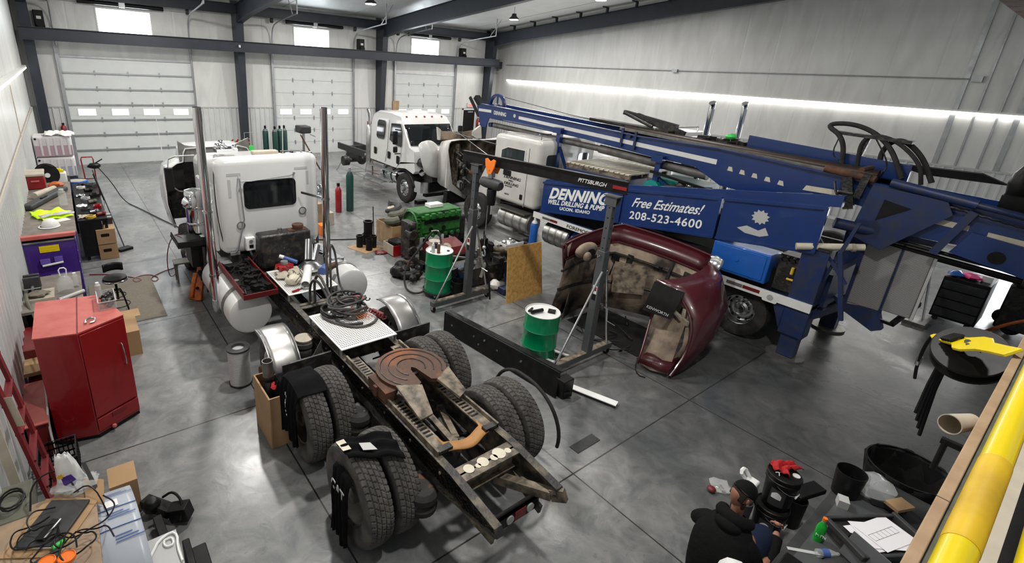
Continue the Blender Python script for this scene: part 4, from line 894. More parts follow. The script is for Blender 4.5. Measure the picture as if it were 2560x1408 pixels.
# rail box above panels
B('top_rail', MB().prism([(8.52, 1.9), (8.4, 2.02), (8.1, 2.04), (2.36, 2.98), (2.36, 2.8), (4.2, 2.52)], 'x', RX+.02, RX+.14), 'rig_blue', R_)
B('rail_channel', MB().bar((RX+.06, 6.0, 2.36), (RX+.06, 2.5, 2.82), .05, .05), 'frame_tan', R_)
# toolbox, rear works
tb = B('toolbox', MB().box(9.6, 10.1, 3.08, 4.08, 1.2, 1.74), 'box_blue', R_, bev=.02); B('toolbox_door', MB().prism(rrect(3.14, 4.02, 1.25, 1.7, .03), 'x', 9.585, 9.6), 'box_blue', tb, bev=.004); B('toolbox_latch', MB().cyl((9.57, 3.6, 1.5), (9.585, 3.6, 1.5), .03), 'box_blue', tb)
vb = MB().box(9.75, 10.1, 2.4, 3.0, 1.15, 1.8)
B('valve_block', vb, 'grease', R_); B('valve_lever', MB().cyl((9.65, 2.95, 1.75), (9.75, 2.95, 1.68), .01).cyl((9.65, 2.85, 1.78), (9.75, 2.85, 1.7), .01).cyl((9.65, 2.75, 1.78), (9.75, 2.75, 1.7), .01).cyl((9.65, 2.65, 1.8), (9.75, 2.65, 1.72), .01).ball((9.65, 2.95, 1.76), .03, seg=8).ball((9.65, 2.85, 1.79), .03, seg=8).ball((9.65, 2.75, 1.79), .03, seg=8).ball((9.65, 2.65, 1.8), .03, seg=8), 'black', R_); B('white_knob', MB().ball((9.7, 2.55, 1.66), .04, seg=10), 'white', R_); B('brass_valve', MB().cyl((9.7, 2.75, 1.5), (9.7, 2.75, 1.62), .025).cyl((9.7, 2.8, 1.4), (9.7, 2.7, 1.4), .02), 'gold', R_)
for s, x in ((-1, 9.62), (1, 11.7)):
    lg = B('outrigger', MB().box(x, x+.3, 2.3, 2.68, .45, 2.05).prism([(2.9, 1.0), (2.68, .5), (2.68, 1.0)], 'x', x, x+.25), 'rig_blue_dirty', R_, bev=.01)
    B('jack_leg', MB().box(x+.04, x+.26, 2.36, 2.62, .05, .5), 'rig_blue_dirty', lg)
    B('jack_foot', MB().cyl((x+.15, 2.5, .0), (x+.15, 2.5, .04), .3, seg=24), 'alu_dull', lg)
    B('outrigger_cap', MB().box(x-.02, x+.32, 2.28, 2.7, 2.05, 2.1), 'grease', lg)
B('rear_frame', MB().bar((9.7, 2.2, 2.1), (9.7, 1.9, 1.0), .06, .06).bar((9.75, 2.1, 2.6), (9.75, 2.4, 1.1), .05, .05).box(10.0, 11.9, 2.25, 2.35, 1.0, 1.6).bar((9.7, 2.0, 1.6), (9.7, 2.6, 2.3), .05, .05).bar((9.75, 2.3, .9), (11.5, 2.2, .75), .08, .12), 'rig_blue_dirty', R_)
B('canvas_roll', MB().cyl((9.5, 2.75, 2.05), (9.95, 1.98, 2.2), .06, .055, seg=12), 'cream', R_)
B('roll_tie', MB().cyl((9.86, 2.12, 2.165), (9.89, 2.08, 2.175), .067, seg=12), 'beige', R_)
for x, s in ((9.86, -1), (11.6, 1)):
    for y in (3.42, 4.72): wheel(R_, x, y, s, 'outer', R=.52, W=.3, rmat='chrome_soft', tmat='rubber', tread=False)
B('rear_axles', MB().cyl((9.9, 3.42, .52), (11.6, 3.42, .52), .08).cyl((9.9, 4.72, .52), (11.6, 4.72, .52), .08).box(10.1, 11.4, 3.0, 8.3, .72, .98), 'grease', R_)
B('under_deck', MB().box(9.9, 11.8, 5.2, 8.4, 1.08, 1.7).box(9.8, 11.8, 3.0, 6.0, 1.08, 1.5), 'black_matte', R_)
# mesh gates at the rear
for (ya, yb_, za, zb, wm_) in ((2.07, 1.63, 1.08, 2.28, 0), (1.6, 1.24, 1.12, 2.34, 1)):
    g = B('platform_gate', MB().box(10.5, 10.53, yb_, ya, za, zb), 'mesh_grey', R_)
    ms = MB()
    for k in range(70):
        z = za+.02+k*(zb-za-.04)/69; ms.box(10.496, 10.5, yb_+.01, ya-.01, z-.003, z+.003)
    B('gate_mesh', ms, 'vinyl_grey', g)
B('gate_edge', MB().box(10.5, 10.56, 1.2, 1.235, 1.1, 2.36), 'vinyl_grey', R_)
B('gate_frame', MB().box(10.52, 10.6, 1.6, 1.64, .95, 2.4).box(10.49, 10.6, 2.07, 2.12, .95, 2.4).prism([(2.3, 1.15), (2.15, .95), (1.62, .72), (1.5, .8), (1.62, 1.1), (2.07, 1.06)], 'x', 10.46, 10.6).box(10.53, 10.62, 1.2, 2.12, 2.3, 2.42), 'rig_blue_dirty', R_)
B('rear_arm', MB().bar((10.5, 1.6, .95), (10.55, 1.42, .92), .05, .05).bar((10.55, 1.42, .92), (11.2, 1.28, 1.2), .06, .08), 'black', R_)
# mast
m = B('mast_rail', MB().prism([(12.2, 3.5), (11.95, 3.58), (10.7, 3.53), (6.5, 3.32), (4.72, 3.32), (.2, 3.0), (.2, 2.5), (1.65, 2.45), (1.9, 2.6), (2.6, 2.88), (4.2, 2.6), (4.56, 2.62), (5.14, 2.9), (6.07, 2.93), (8.8, 3.12), (10.28, 3.22), (11.6, 3.2), (11.72, 2.92), (11.95, 2.9)], 'x', 10.35, 10.38), 'rig_blue', R_)
def mz(y): return 3.54-.0475*(12-y)*.62 if y > 6 else (3.3+.0 if y > 4.7 else 3.32-(4.72-y)*.07)
B('rail_flange', MB().bar((10.32, 11.95, 3.585), (10.32, 10.7, 3.54), .1, .02).bar((10.32, 10.7, 3.54), (10.32, 6.5, 3.33), .1, .02).bar((10.32, 6.5, 3.33), (10.32, 4.72, 3.33), .1, .02).bar((10.32, 4.72, 3.33), (10.32, .2, 3.01), .1, .02), 'rig_blue', m)
B('stripe', MB().plate([(10.346, 12.1, 3.44), (10.346, 12.1, 3.36), (10.346, 11.52, 3.36), (10.346, 11.52, 3.44)], .003).plate([(10.346, 10.35, 3.38), (10.346, 10.35, 3.3), (10.346, 4.72, 3.01), (10.346, 4.72, 3.11)], .003), 'white', m)
sc_ = MB()
for k in range(5): y = 4.44-k*.23; z = 2.98-k*.022; sc_.plate([(10.346, y+.035, z+.04), (10.346, y+.05, z-.04), (10.346, y-.06, z-.05), (10.346, y-.03, z+.035)], .003)
sc_.plate([(10.346, 3.12, 2.93), (10.346, 3.16, 2.84), (10.346, 2.4, 2.86), (10.346, 2.4, 2.95)], .003).plate([(10.346, 1.75, 2.82), (10.346, 1.75, 2.72), (10.346, 1.0, 2.7), (10.346, 1.0, 2.78)], .003).plate([(10.346, .8, 2.74), (10.346, .8, 2.64), (10.346, .2, 2.6), (10.346, .2, 2.7)], .003)
B('stripe_patch', sc_, 'cream', m)
text('mast_lettering', 'DENNING', 'white_paint', (10.344, 11.4, 3.33), (0, -1, -.03), V, .15, m, sx=.78, bold=.003)
B('mast_emblem', MB().cyl((10.344, 10.52, 3.37), (10.35, 10.52, 3.37), .05), 'cream', m)
B('far_rail', MB().prism([(12.1, 3.5), (11.9, 3.58), (6.5, 3.34), (.2, 3.05), (.2, 2.6), (4, 2.85), (11.5, 3.15)], 'x', 11.2, 11.23), 'rig_blue', R_)
fr = B('far_trough', MB().prism([(4.6, 3.58), (2.0, 3.42), (2.0, 3.05), (4.6, 3.2)], 'x', 11.2, 11.24), 'rig_blue', R_)
B('mast_floor', MB().prism([(11.8, 3.2), (5, 2.95), (.2, 2.6), (.2, 2.63), (5, 2.98), (11.8, 3.23)], 'x', 10.38, 11.2), 'rig_blue_dirty', R_)
mb = MB()
for y in (11.9, 9.2, 7.0, 5.4, 3.2, 1.2): mb.bar((10.37, y, mz(y)-.1 if y > 2 else 3.0), (11.2, y, mz(y)-.1 if y > 2 else 3.0), .08, .08)
B('mast_brace', mb, 'rig_blue', R_)
sv = B('crown_sheave', MB().lathe([(.28, -.05), (.34, -.05), (.345, -.03), (.31, 0), (.345, .03), (.34, .05), (.28, .05), (.28, -.05)], (10.8, 11.78, 3.55), 'x', 40), 'rig_blue', R_); B('sheave_spoke', MB().bar((10.8, 11.5, 3.55), (10.8, 12.06, 3.55), .03, .05).bar((10.8, 11.78, 3.27), (10.8, 11.78, 3.85), .03, .05), 'rig_blue', sv); B('sheave_hub', MB().cyl((10.72, 11.78, 3.55), (10.88, 11.78, 3.55), .06), 'galv', sv)
B('mast_tip_block', MB().bar((10.6, 12.1, 3.35), (10.6, 12.55, 3.75), .18, .14).bar((10.45, 12.2, 3.2), (10.5, 12.75, 3.72), .06, .08), 'black', R_)
B('winch_line', MB().tube([(10.8, 11.5, 3.82), (10.9, 9, 3.55), (10.95, 7, 3.42)], .008, 5), 'black', R_)
mat('feed_grey', (.16, .155, .145), .5, .4, (.07, .065, .06), 5, .7)
B('feed_cylinder', MB().cyl((10.5, 11.5, 3.0), (10.5, 7.6, 2.88), .075).cyl((10.5, 7.6, 2.88), (10.5, 4.9, 2.74), .1), 'feed_grey', R_); B('cylinder_eye', MB().cyl((10.4, 11.6, 3.0), (10.6, 11.6, 3.0), .07), 'rig_blue_dirty', R_)
for y, zt, zb in ((8.8, 3.25, 1.95), (5.92, 3.0, 2.2)):
    u = B('mast_rest', MB().box(10.3, 10.42, y-.06, y+.06, zb, zt).box(10.22, 10.36, y-.13, y+.13, zt-.14, zt).bar((10.36, y-.05, zt-.5), (10.36, y-.45, zb+.1), .06, .06), 'rig_blue', R_)
B('rail_clamp', MB().box(10.29, 10.33, 6.55, 6.6, 3.02, 3.42).box(10.29, 10.33, 6.9, 6.95, 3.04, 3.46).cyl((10.3, 6.75, 3.3), (10.34, 6.75, 3.3), .05), 'rig_blue_dirty', R_)
mat('pipe_brown', (.045, .025, .018), .4, .3, (.02, .013, .01), 4, .8)
# drill string, drive head, hoses
B('drill_pipe', MB().cyl((10.8, 7.2, 3.38), (10.8, 2.3, 3.22), .1, seg=20), 'pipe_brown', R_); B('drill_pipe', MB().cyl((10.98, 7.0, 3.36), (10.98, 2.3, 3.22), .07, seg=16), 'grease', R_)
B('kelly_bar', MB().bar((10.6, 7.2, 3.42), (10.6, 2.6, 3.2), .06, .06), 'alu_dull', R_)
B('head_assembly', MB().bar((11.1, 8.4, 3.5), (11.1, 6.2, 3.42), .3, .08).bar((11.3, 6.2, 3.55), (11.25, 7.6, 3.75), .12, .1).bar((11.3, 6.0, 3.4), (11.2, 7.2, 3.7), .1, .14).cyl((11.1, 6.7, 3.5), (11.1, 7.5, 3.75), .04), 'grease', R_)
rnd = random.Random(4); mb = MB()
mb.tube([(11.1, 2.9, 3.2), (11.1, 3.0, 3.75), (11.2, 3.4, 3.95), (11.25, 2.9, 4.0), (11.2, 2.4, 3.75), (11.1, 2.05, 3.2)], .04, 10, 3)
mb.tube([(11.3, 2.4, 3.2), (11.3, 2.5, 3.6), (11.3, 2.3, 3.85), (11.3, 1.95, 3.6), (11.2, 1.7, 3.2)], .04, 10, 3)
mb.tube([(11.2, 2.7, 3.2), (11.2, 2.8, 3.8), (11.2, 2.4, 3.85), (11.1, 1.9, 3.5), (11.1, 1.8, 3.15)], .032, 10, 3)
B('hydraulic_hose', mb, 'rubber', R_)
B('hose_post', MB().bar((11.25, 2.8, 3.1), (11.25, 2.7, 3.8), .08, .08).bar((11.25, 3.2, 3.82), (11.25, 2.1, 3.78), .2, .05).tube([(11.2, 3.1, 3.8), (11.2, 3.15, 3.4), (11.2, 2.9, 3.3)], .012, 6, 2).tube([(11.2, 2.6, 3.8), (11.2, 2.3, 3.4), (11.2, 2.35, 3.2)], .012, 6, 2), 'grease', R_)
B('rotary_cylinder', MB().cyl((10.25, 2.9, 3.28), (10.25, 2.2, 3.22), .06).cyl((10.2, 2.4, 3.35), (10.7, 2.4, 3.35), .04), 'rust', R_)
B('pull_cylinder', MB().cyl((10.25, 2.0, 3.22), (10.25, 1.0, 3.1), .07).cyl((10.25, 1.0, 3.1), (10.25, .3, 3.02), .045), 'rig_blue_dirty', R_); B('chain', MB().tube([(10.24, 2.0-.06*k, 3.1-.008*k+.012*(k % 2)) for k in range(30)], .018, 5), 'grease', R_)
B('pivot_bracket', MB().prism([(2.2, 3.15), (2.3, 2.3), (1.85, 2.15), (1.2, 2.9), (1.3, 3.08)], 'x', 10.22, 10.3), 'rig_blue_dirty', R_); B('pivot_opening', MB().prism([(2.0, 2.95), (2.03, 2.6), (1.65, 2.88)], 'x', 10.215, 10.221), 'black', R_)
B('pivot_pin', MB().cyl((10.1, 2.5, 2.45), (10.35, 1.9, 2.4), .09), 'rig_blue_dirty', R_)
B('pivot_clutter', MB().bar((10.2, 2.55, 3.2), (10.2, 2.4, 2.7), .08, .14).bar((10.2, 2.3, 3.3), (10.2, 2.35, 2.9), .06, .1).cyl((10.2, 2.6, 2.95), (10.2, 2.4, 2.95), .05).tube([(10.2, 2.7, 3.1), (10.1, 2.6, 2.9), (10.2, 2.4, 2.7)], .02, 6, 2), 'grease', R_)
B('pivot_strut', MB().bar((10.25, 1.0, 3.0), (10.25, 1.25, 2.3), .08, .1), 'rig_blue_dirty', R_)
B('rear_cover_plate', MB().prism([(.95, 2.7), (1.1, 2.35), (.2, 2.2), (.2, 2.62)], 'x', 10.3, 10.33), 'rig_blue', R_); B('plate_hole', MB().cyl((10.29, .62, 2.42), (10.3, .62, 2.42), .09), 'black', R_)
B('grey_tray', MB().plate([(11.3, 2.3, 3.42), (11.3, 1.2, 3.45), (11.6, .9, 3.3), (11.6, 1.9, 3.28)], .02), 'dark_grey', R_)
B('mast_base_motor', MB().ball((10.9, .72, 3.4), .22, (.8, .7, 1.3)).box(10.6, 11.1, .3, .85, 2.8, 3.25), 'black', R_)
B('underframe_lines', MB().cyl((10.4, 2.2, 2.35), (10.4, .3, 2.25), .03).cyl((10.5, 2.2, 2.25), (10.5, .3, 2.15), .03).cyl((10.6, 2.2, 2.2), (10.6, .3, 2.1), .04), 'black', R_)
# deck equipment
bx = B('deck_box', MB().box(10.05, 10.9, 6.45, 8.2, 1.7, 2.36), 'rig_blue_dirty', R_, bev=.01); B('box_label', MB().box(10.045, 10.05, 6.55, 6.62, 2.2, 2.3), 'white', bx)
B('deck_box', MB().box(10.9, 11.8, 6.5, 8.6, 1.7, 2.2), 'rig_blue_dirty', R_)
eg = B('deck_engine', MB().lathe([(0, 0), (.16, .01), (.2, .05), (.2, .3), (0, .32)], (10.2, 5.95, 2.25), (1, 0, .0)).box(10.4, 11.2, 5.0, 6.0, 2.0, 2.5), 'teal', R_); B('engine_parts', MB().ball((10.3, 5.3, 2.45), .12).ball((10.3, 5.0, 2.42), .1).cyl((10.2, 5.6, 2.4), (10.4, 4.7, 2.5), .04).box(10.1, 11.0, 4.5, 5.6, 2.0, 2.35), 'grease', R_); B('engine_cap', MB().ball((10.25, 5.08, 2.5), .07), 'chrome_soft', R_)
B('lower_rack', MB().bar((10.2, 6.0, 2.65), (10.2, 4.0, 2.45), .05, .05).box(9.75, 10.3, 4.0, 5.3, 1.7, 2.2), 'black', R_)
# pallet on deck box is its own thing
pl_ = T('wooden_pallet', 'weathered wooden pallet on the blue deck box of the rig', 'pallet', (10.6, 7.3, 2.36))
for k in range(13): B('slat', MB().box(10.08, 11.7, 6.42+k*.142, 6.42+k*.142+.1, 2.46, 2.49), 'cream', pl_)
for x in (10.1, 10.8, 11.6): B('stringer', MB().box(x, x+.05, 6.4, 8.25, 2.36, 2.46), 'frame_tan', pl_)
# second truck behind the rig: only its twin stacks and roof show
k2 = T('semi_tractor', 'far truck behind the rig, showing twin chrome exhaust stacks above the blue mast', 'truck', (14, 9, 0))
wm(k2)
c2 = body(13.9, 16.0, 7.6, 9.4, 1.15, 3.15, .15, 'cab', 'truck_white', k2)
B('rear_window', MB().prism(rrect(14.5, 15.4, 2.1, 2.6, .08), 'y', 7.59, 7.6), 'glass_dark', c2)
B('roof_rail', MB().tube([(14.1, 8.0, 3.15), (14.1, 8.0, 3.25), (15.8, 8.0, 3.25), (15.8, 8.0, 3.15)], .02), 'chrome_soft', c2)
for x in (14.0, 15.9):
    B('exhaust_stack', MB().lathe([(.07, .8), (.085, .82), (.085, 3.95)], (x, 6.85, 0), 'z', 20).tube([(x, 6.85, 3.9), (x, 6.84, 4.0), (x-.04, 6.84, 4.06)], .085, 20), 'chrome', k2)
B('hood', MB().box(14.2, 15.7, 9.4, 11.2, 1.1, 2.2), 'truck_white', k2, bev=.15)
B('frame_rail', MB().box(14.5, 14.6, 3.0, 11.5, .7, .98).box(15.3, 15.4, 3.0, 11.5, .7, .98), 'grease', k2)
for x, s in ((13.95, -1), (15.95, 1)):
    for y in (3.9, 5.2, 10.7): wheel(k2, x, y, s, 'outer' if y < 9 else 'front', R=.52, W=.3, rmat='chrome_soft', tmat='rubber', tread=False)
B('axle', MB().cyl((14, 3.9, .52), (15.9, 3.9, .52), .07).cyl((14, 5.2, .52), (15.9, 5.2, .52), .07).cyl((14, 10.7, .52), (15.9, 10.7, .52), .07), 'grease', k2)
mb = MB(); rnd = random.Random(8)
for k in range(14):
    x = 11.9+rnd.random()*.6; y = 4.6+rnd.random()*1.3
    mb.box(x, x+.25, y, y+.15, 3.15+rnd.random()*.1, 3.3+rnd.random()*.1, rnd.random()*3)
mb.box(11.6, 12.7, 4.4, 6.2, 3.1, 3.16)
B('deck_clutter', mb, 'grease', R_); B('lime_rag', MB().ball((12.1, 5.35, 3.42), .09, (1, 1.4, .7), 8, .25, 2), 'lime', R_)
# ================= gantry crane
G = T('gantry_crane', 'grey steel gantry crane frame with a black top beam standing beside the green drums', 'crane', (6.2, 5.6, 0))
P1, P2 = (6.1, 7.06), (6.42, 4.28)
for (x, y), s in ((P1, 1), (P2, -1)):
    po = B('post', MB().box(x-.065, x+.065, y-.065, y+.065, .12, 2.0), 'gantry_grey', G, bev=.006)
    ip = B('inner_post', MB().box(x-.05, x+.05, y-.05, y+.05, 1.9, 2.86), 'gantry_grey', G, bev=.004)
    h = MB()
    for k in range(5): h.cyl((x-.052, y, 2.05+k*.16), (x-.0505, y, 2.05+k*.16), .012, seg=10).cyl((x, y-.052, 2.05+k*.16), (x, y-.0505, 2.05+k*.16), .012, seg=10)
    B('pin_hole', h, 'black', ip)
    B('adjust_pin', MB().cyl((x-.09, y, 1.93), (x+.1, y, 1.93), .01).tube([(x-.09, y, 1.93), (x-.1, y+.03, 1.9), (x-.09, y+.04, 1.94)], .004), 'chrome_soft', po)
    B('top_plate', MB().box(x-.07, x+.07, y-.12, y+.12, 2.86, 2.875).box(x-.055, x-.045, y-.1, y+.1, 2.72, 2.86).box(x+.045, x+.055, y-.1, y+.1, 2.72, 2.86), 'gantry_grey', ip)
    B('warning_label', MB().box(x-.067, x-.065, y-.04, y+.04, 1.28, 1.42), 'white', po); B('warning_band', MB().box(x-.068, x-.066, y-.03, y+.03, 1.33, 1.4), 'red', po); B('info_label', MB().box(x-.068, x-.066, y-.035, y+.035, 1.17, 1.27), 'black', po)
    b_ = B('base', MB().box(x-.88, x+.62, y-.06, y+.06, .12, .22), 'gantry_grey', G, bev=.006)
    B('base_top', MB().box(x-.8, x+.5, y-.055, y+.055, .221, .224), 'frame_tan', b_)
    B('brace', MB().cyl((x-.82, y-.03, .22), (x-.05, y-.07, 1.68), .019, seg=10).cyl((x+.5, y-.03, .22), (x+.05, y-.07, 1.68), .019, seg=10), 'chrome_soft', G)
    for dx in (-.84, .56):
        ca = B('caster', MB().cyl((x+dx-.025, y, .055), (x+dx+.025, y, .055), .055, seg=18), 'black', G); B('caster_fork', MB().box(x+dx-.035, x+dx-.028, y-.03, y+.03, .05, .12).box(x+dx+.028, x+dx+.035, y-.03, y+.03, .05, .12).box(x+dx-.04, x+dx+.04, y-.04, y+.04, .112, .12), 'galv', ca)
    w_ = B('winch', MB().box(x+.07, x+.13, y-.07, y+.05, .98, 1.08).cyl((x+.1, y-.09, 1.03), (x+.1, y+.07, 1.03), .04).tube([(x+.05, y-.09, 1.05), (x+.04, y-.08, 1.9)], .004), 'gantry_grey', po)
    B('crank_handle', MB().tube([(x+.14, y-.08, 1.02), (x+.2, y-.12, 1.0), (x+.22, y-.13, .78), (x+.3, y-.24, .72)], .009, 8), 'chrome_soft', w_)
d = Vector((P2[0]-P1[0], P2[1]-P1[1], 0)).normalized()
a = Vector((P1[0], P1[1], 2.98))-d*.38; b = Vector((P2[0], P2[1], 3.02))+d*.2
mb = MB(); ibeam(mb, a, b, .075, .19, .012, .008)
gb = B('top_beam', mb, 'black', G)
n_ = Vector((-1, 0, 0)); uu = (b-a).normalized()
tp = a+uu*2.55+Vector((-.012, 0, -.045))
text('beam_lettering', 'PITTSBURGH', 'white_paint', tp, uu, (0, 0, 1), .085, gb, shear=.25, sx=1.0)
q = tp+uu*.6; B('red_bar', MB().bar(q+Vector((0, 0, .03)), q+uu*.22+Vector((0, 0, .03)), .006, .05), 'red', gb)
t = T('beam_trolley', 'orange beam trolley riding on the black gantry beam', 'trolley', (6.15, 6.72, 2.9))
q = a+uu*.78
for s in (-1, 1): B('side_plate', MB().prism([(q.y-.14, 3.02), (q.y-.08, 3.04), (q.y, 2.99), (q.y+.08, 3.04), (q.y+.14, 3.02), (q.y+.12, 2.9), (q.y+.05, 2.76), (q.y-.05, 2.76), (q.y-.12, 2.9)], 'x', q.x+s*.075-.012, q.x+s*.075+.012), 'orange', t, bev=.006)
B('trolley_wheel', MB().cyl((q.x-.07, q.y-.05, 2.93), (q.x+.07, q.y-.05, 2.93), .025).cyl((q.x-.07, q.y+.05, 2.93), (q.x+.07, q.y+.05, 2.93), .025), 'black', t); B('spacer_bolt', MB().cyl((q.x-.09, q.y, 2.83), (q.x+.09, q.y, 2.83), .015), 'chrome_soft', t)
t = T('chain_hoist', 'black electric chain hoist hanging under the orange trolley', 'hoist', (q.x, q.y, 2.3))
B('hoist_body', MB().lathe([(0, -.26), (.07, -.25), (.1, -.2), (.105, .15), (.09, .24), (0, .26)], (q.x, q.y, 2.58), 'y', 24), 'dark_grey', t); B('hoist_motor', MB().cyl((q.x, q.y, 2.7), (q.x, q.y, 2.8), .05).box(q.x-.06, q.x-.03, q.y-.05, q.y+.05, 2.68, 2.82), 'alu', t)
B('chain_bag', MB().lathe([(.075, 0), (.085, .05), (.09, .28), (.085, .3)], (q.x, q.y-.02, 2.18)).cyl((q.x, q.y-.02, 2.2), (q.x, q.y-.02, 2.46), .08), 'black', t)
B('load_chain', MB().tube([(q.x-.02, q.y+.03+.004*(k % 2), 2.25-k*.025) for k in range(40)], .007, 5), 'galv', t); B('hook', MB().tube([(q.x-.02, q.y+.03, 1.3), (q.x-.02, q.y-.02, 1.22), (q.x-.02, q.y, 1.14), (q.x-.02, q.y+.06, 1.16), (q.x-.02, q.y+.07, 1.22)], .015, 8, 2).ball((q.x-.02, q.y+.03, 1.32), .04), 'galv', t)
B('sling', MB().tube([(q.x-.02, q.y, 1.15), (q.x+.05, q.y-.08, .9), (q.x+.12, q.y-.12, .25)], .018, 6, 1).tube([(q.x-.02, q.y, 1.5), (q.x+.0, q.y+.1, 1.7), (q.x+.05, q.y+.12, 1.4), (q.x, q.y+.05, 1.15)], .012, 6, 2), 'black', t)
# ================= maroon hood standing on the floor, inside toward the gantry
H = T('truck_hood', 'detached maroon truck hood with dirty tan inside, standing on the floor by the gantry post', 'hood', (8, 4.6, 0))
def grid(rows, name, m, par, solid=.015, **k):
    mb = MB(); n = len(rows[0])
    for r in rows: mb.v += list(r)
    mb.f = [(j*n+i, j*n+i+1, (j+1)*n+i+1, (j+1)*n+i) for j in range(len(rows)-1) for i in range(n-1)]
    return B(name, mb, m, par, solid=solid, ang=50, **k)
def crv(p, q, r, n=8):   # quadratic curve
    return [tuple((1-t)**2*a+2*t*(1-t)*b+t*t*c for a, b, c in zip(p, q, r)) for t in [i/n for i in range(n+1)]]
# left fender: outer skin with concave wheel arch edge (the free edge)
lf_top = crv((7.25, 5.72, 1.5), (7.7, 5.95, 1.62), (8.3, 5.75, 1.6)); 
lf_m1 = crv((7.42, 5.78, 1.05), (7.8, 6.0, 1.0), (8.4, 5.85, 1.0))
lf_m2 = crv((7.55, 5.76, .55), (7.9, 5.95, .5), (8.4, 5.85, .5))
lf_bot = crv((7.22, 5.6, .02), (7.7, 5.8, .02), (8.4, 5.8, .02))
grid([lf_top, lf_m1, lf_m2, lf_bot], 'left_fender', 'maroon', H)
q = grid([[(x+.02, y-.09, z-.02) for x, y, z in r] for r in (lf_top, lf_m1, lf_m2, lf_bot)], 'left_inner_liner', 'hood_inner', H, .01)
B('arch_flange', MB().tube([r[0] for r in (lf_top, lf_m1, lf_m2, lf_bot)], .025, 8, 3), 'maroon', H)
B('headlamp_bucket', MB().ball((7.75, 5.55, 1.36), .2, (1.6, .5, .8), 16).ball((7.6, 5.4, 1.3), .1, (1, .6, 1)), 'hood_inner', H); B('lamp_opening', MB().cyl((7.72, 5.4, 1.38), (7.7, 5.38, 1.38), .07), 'black', H)
# crown panel (maroon band across the top) and back wall
r0 = crv((7.3, 5.7, 1.52), (8.3, 5.75, 1.7), (8.7, 5.45, 1.78)); r0b = crv((8.7, 5.45, 1.78), (9.2, 4.7, 1.66), (9.35, 3.95, 1.5))
up = r0+r0b[1:]
dn = [(x-.18 if i > 6 else x-.02, y-.06, z-.3-.02*min(i, 8)/8) for i, (x, y, z) in enumerate(up)]
md = [((a[0]+b[0])/2-.06, (a[1]+b[1])/2, (a[2]+b[2])/2-.03) for a, b in zip(up, dn)]
grid([up, md, dn], 'crown_panel', 'maroon', H)
B('crown_flange', MB().tube(up, .022, 8).tube(dn, .02, 8), 'maroon', H)
bw0 = [(x+.02, y, z-.02) for x, y, z in dn]; bw1 = [(x-.05, y+.02, .75) for x, y, z in dn]; bw2 = [(x-.25, y+.02, .12) for x, y, z in dn]
grid([bw0, bw1, bw2], 'inner_wall', 'hood_inner', H)
B('inner_rib', MB().tube([(x-.07, y, z-.22) for x, y, z in dn], .025, 6).tube([(x-.1, y, .62) for x, y, z in dn], .03, 6).bar((8.35, 5.5, .2), (8.6, 5.35, 1.4), .06, .05).bar((8.75, 4.5, .2), (8.9, 4.4, 1.3), .06, .05), 'grease', H)
B('shade_strip', MB().bar((8.2, 5.62, .15), (8.28, 5.55, 1.3), .2, .03).bar((8.55, 5.2, .15), (8.62, 5.12, 1.25), .03, .12).bar((8.9, 4.2, .2), (9.0, 4.1, 1.15), .04, .2), 'grease', H)  # dark strips laid in as the deep shade inside the hood
B('wall_slot', MB().box(8.42, 8.44, 5.25, 5.42, 1.1, 1.22).box(8.8, 8.83, 4.55, 4.62, 1.12, 1.15), 'black', H)
B('inner_panel', MB().plate([(8.35, 5.28, 1.12), (8.72, 4.77, 1.1), (8.62, 4.72, .55), (8.28, 5.2, .5)], .01), 'frame_tan', H)
# right fender: big swollen shape
rf = [crv((9.3, 3.95, 1.42), (8.4, 3.6, 1.38), (7.95, 4.15, 1.22)), crv((9.25, 3.7, 1.3), (8.5, 3.15, 1.35), (7.9, 3.75, 1.2)),
      crv((9.2, 3.5, .9), (8.6, 2.95, .95), (7.85, 3.35, .85)), crv((9.0, 3.5, .45), (8.3, 2.95, .5), (7.6, 3.2, .42)), crv((8.7, 3.6, .12), (8.0, 3.05, .12), (7.22, 3.22, .05))]
grid(rf, 'right_fender', 'maroon', H, .02)
B('fender_flange', MB().tube([r[-1] for r in rf], .024, 8, 2).tube([(7.95, 4.15, 1.22), (7.75, 4.0, .8), (7.3, 3.8, .3), (7.08, 3.72, .05)], .02, 8, 2), 'maroon', H)
li = [[(x+.05, y+.13, z) for x, y, z in r] for r in rf[1:]]
grid(li, 'right_inner_liner', 'hood_inner', H, .01)
grid([[(7.85, 3.45, .8), (8.0, 3.9, .75), (8.1, 4.1, .85)], [(7.5, 3.35, .4), (7.5, 3.7, .32), (7.65, 3.95, .45)], [(7.22, 3.26, .06), (7.1, 3.5, .05), (7.1, 3.7, .08)]], 'inner_shelf', 'hood_inner', H, .01)
B('inner_strut', MB().bar((7.8, 3.4, .75), (8.1, 4.0, .78), .05, .08).bar((7.75, 3.5, .82), (8.0, 3.95, .84), .03, .03).box(7.86, 7.92, 3.5, 3.56, .78, .95), 'beige', H)
grid([[(7.16, 3.26, .1), (7.08, 3.72, .1)], [(7.28, 3.24, .22), (7.2, 3.72, .2)], [(7.55, 3.3, .25), (7.5, 3.72, .22)]], 'red_lip', 'maroon', H, .015)
mf = B('mud_flap', MB().plate([(7.88, 4.15, 1.22), (7.93, 3.62, 1.2), (7.55, 3.58, .82), (7.5, 4.05, .8)], .012), 'black_matte', H); text('flap_lettering', 'KENWORTH', 'vinyl_grey', (7.53, 4.02, .86), (-.02, -1, -.0), (.6, 0, .66), .07, mf)
B('chrome_trim', MB().sheet(lambda u, v: (9.3+.1*math.sin(u*PI)-.35*u, 3.95-.25*v, 1.5-.35*u+.05*math.sin(v*PI)), 8, 6), 'chrome_soft', H, solid=.01)
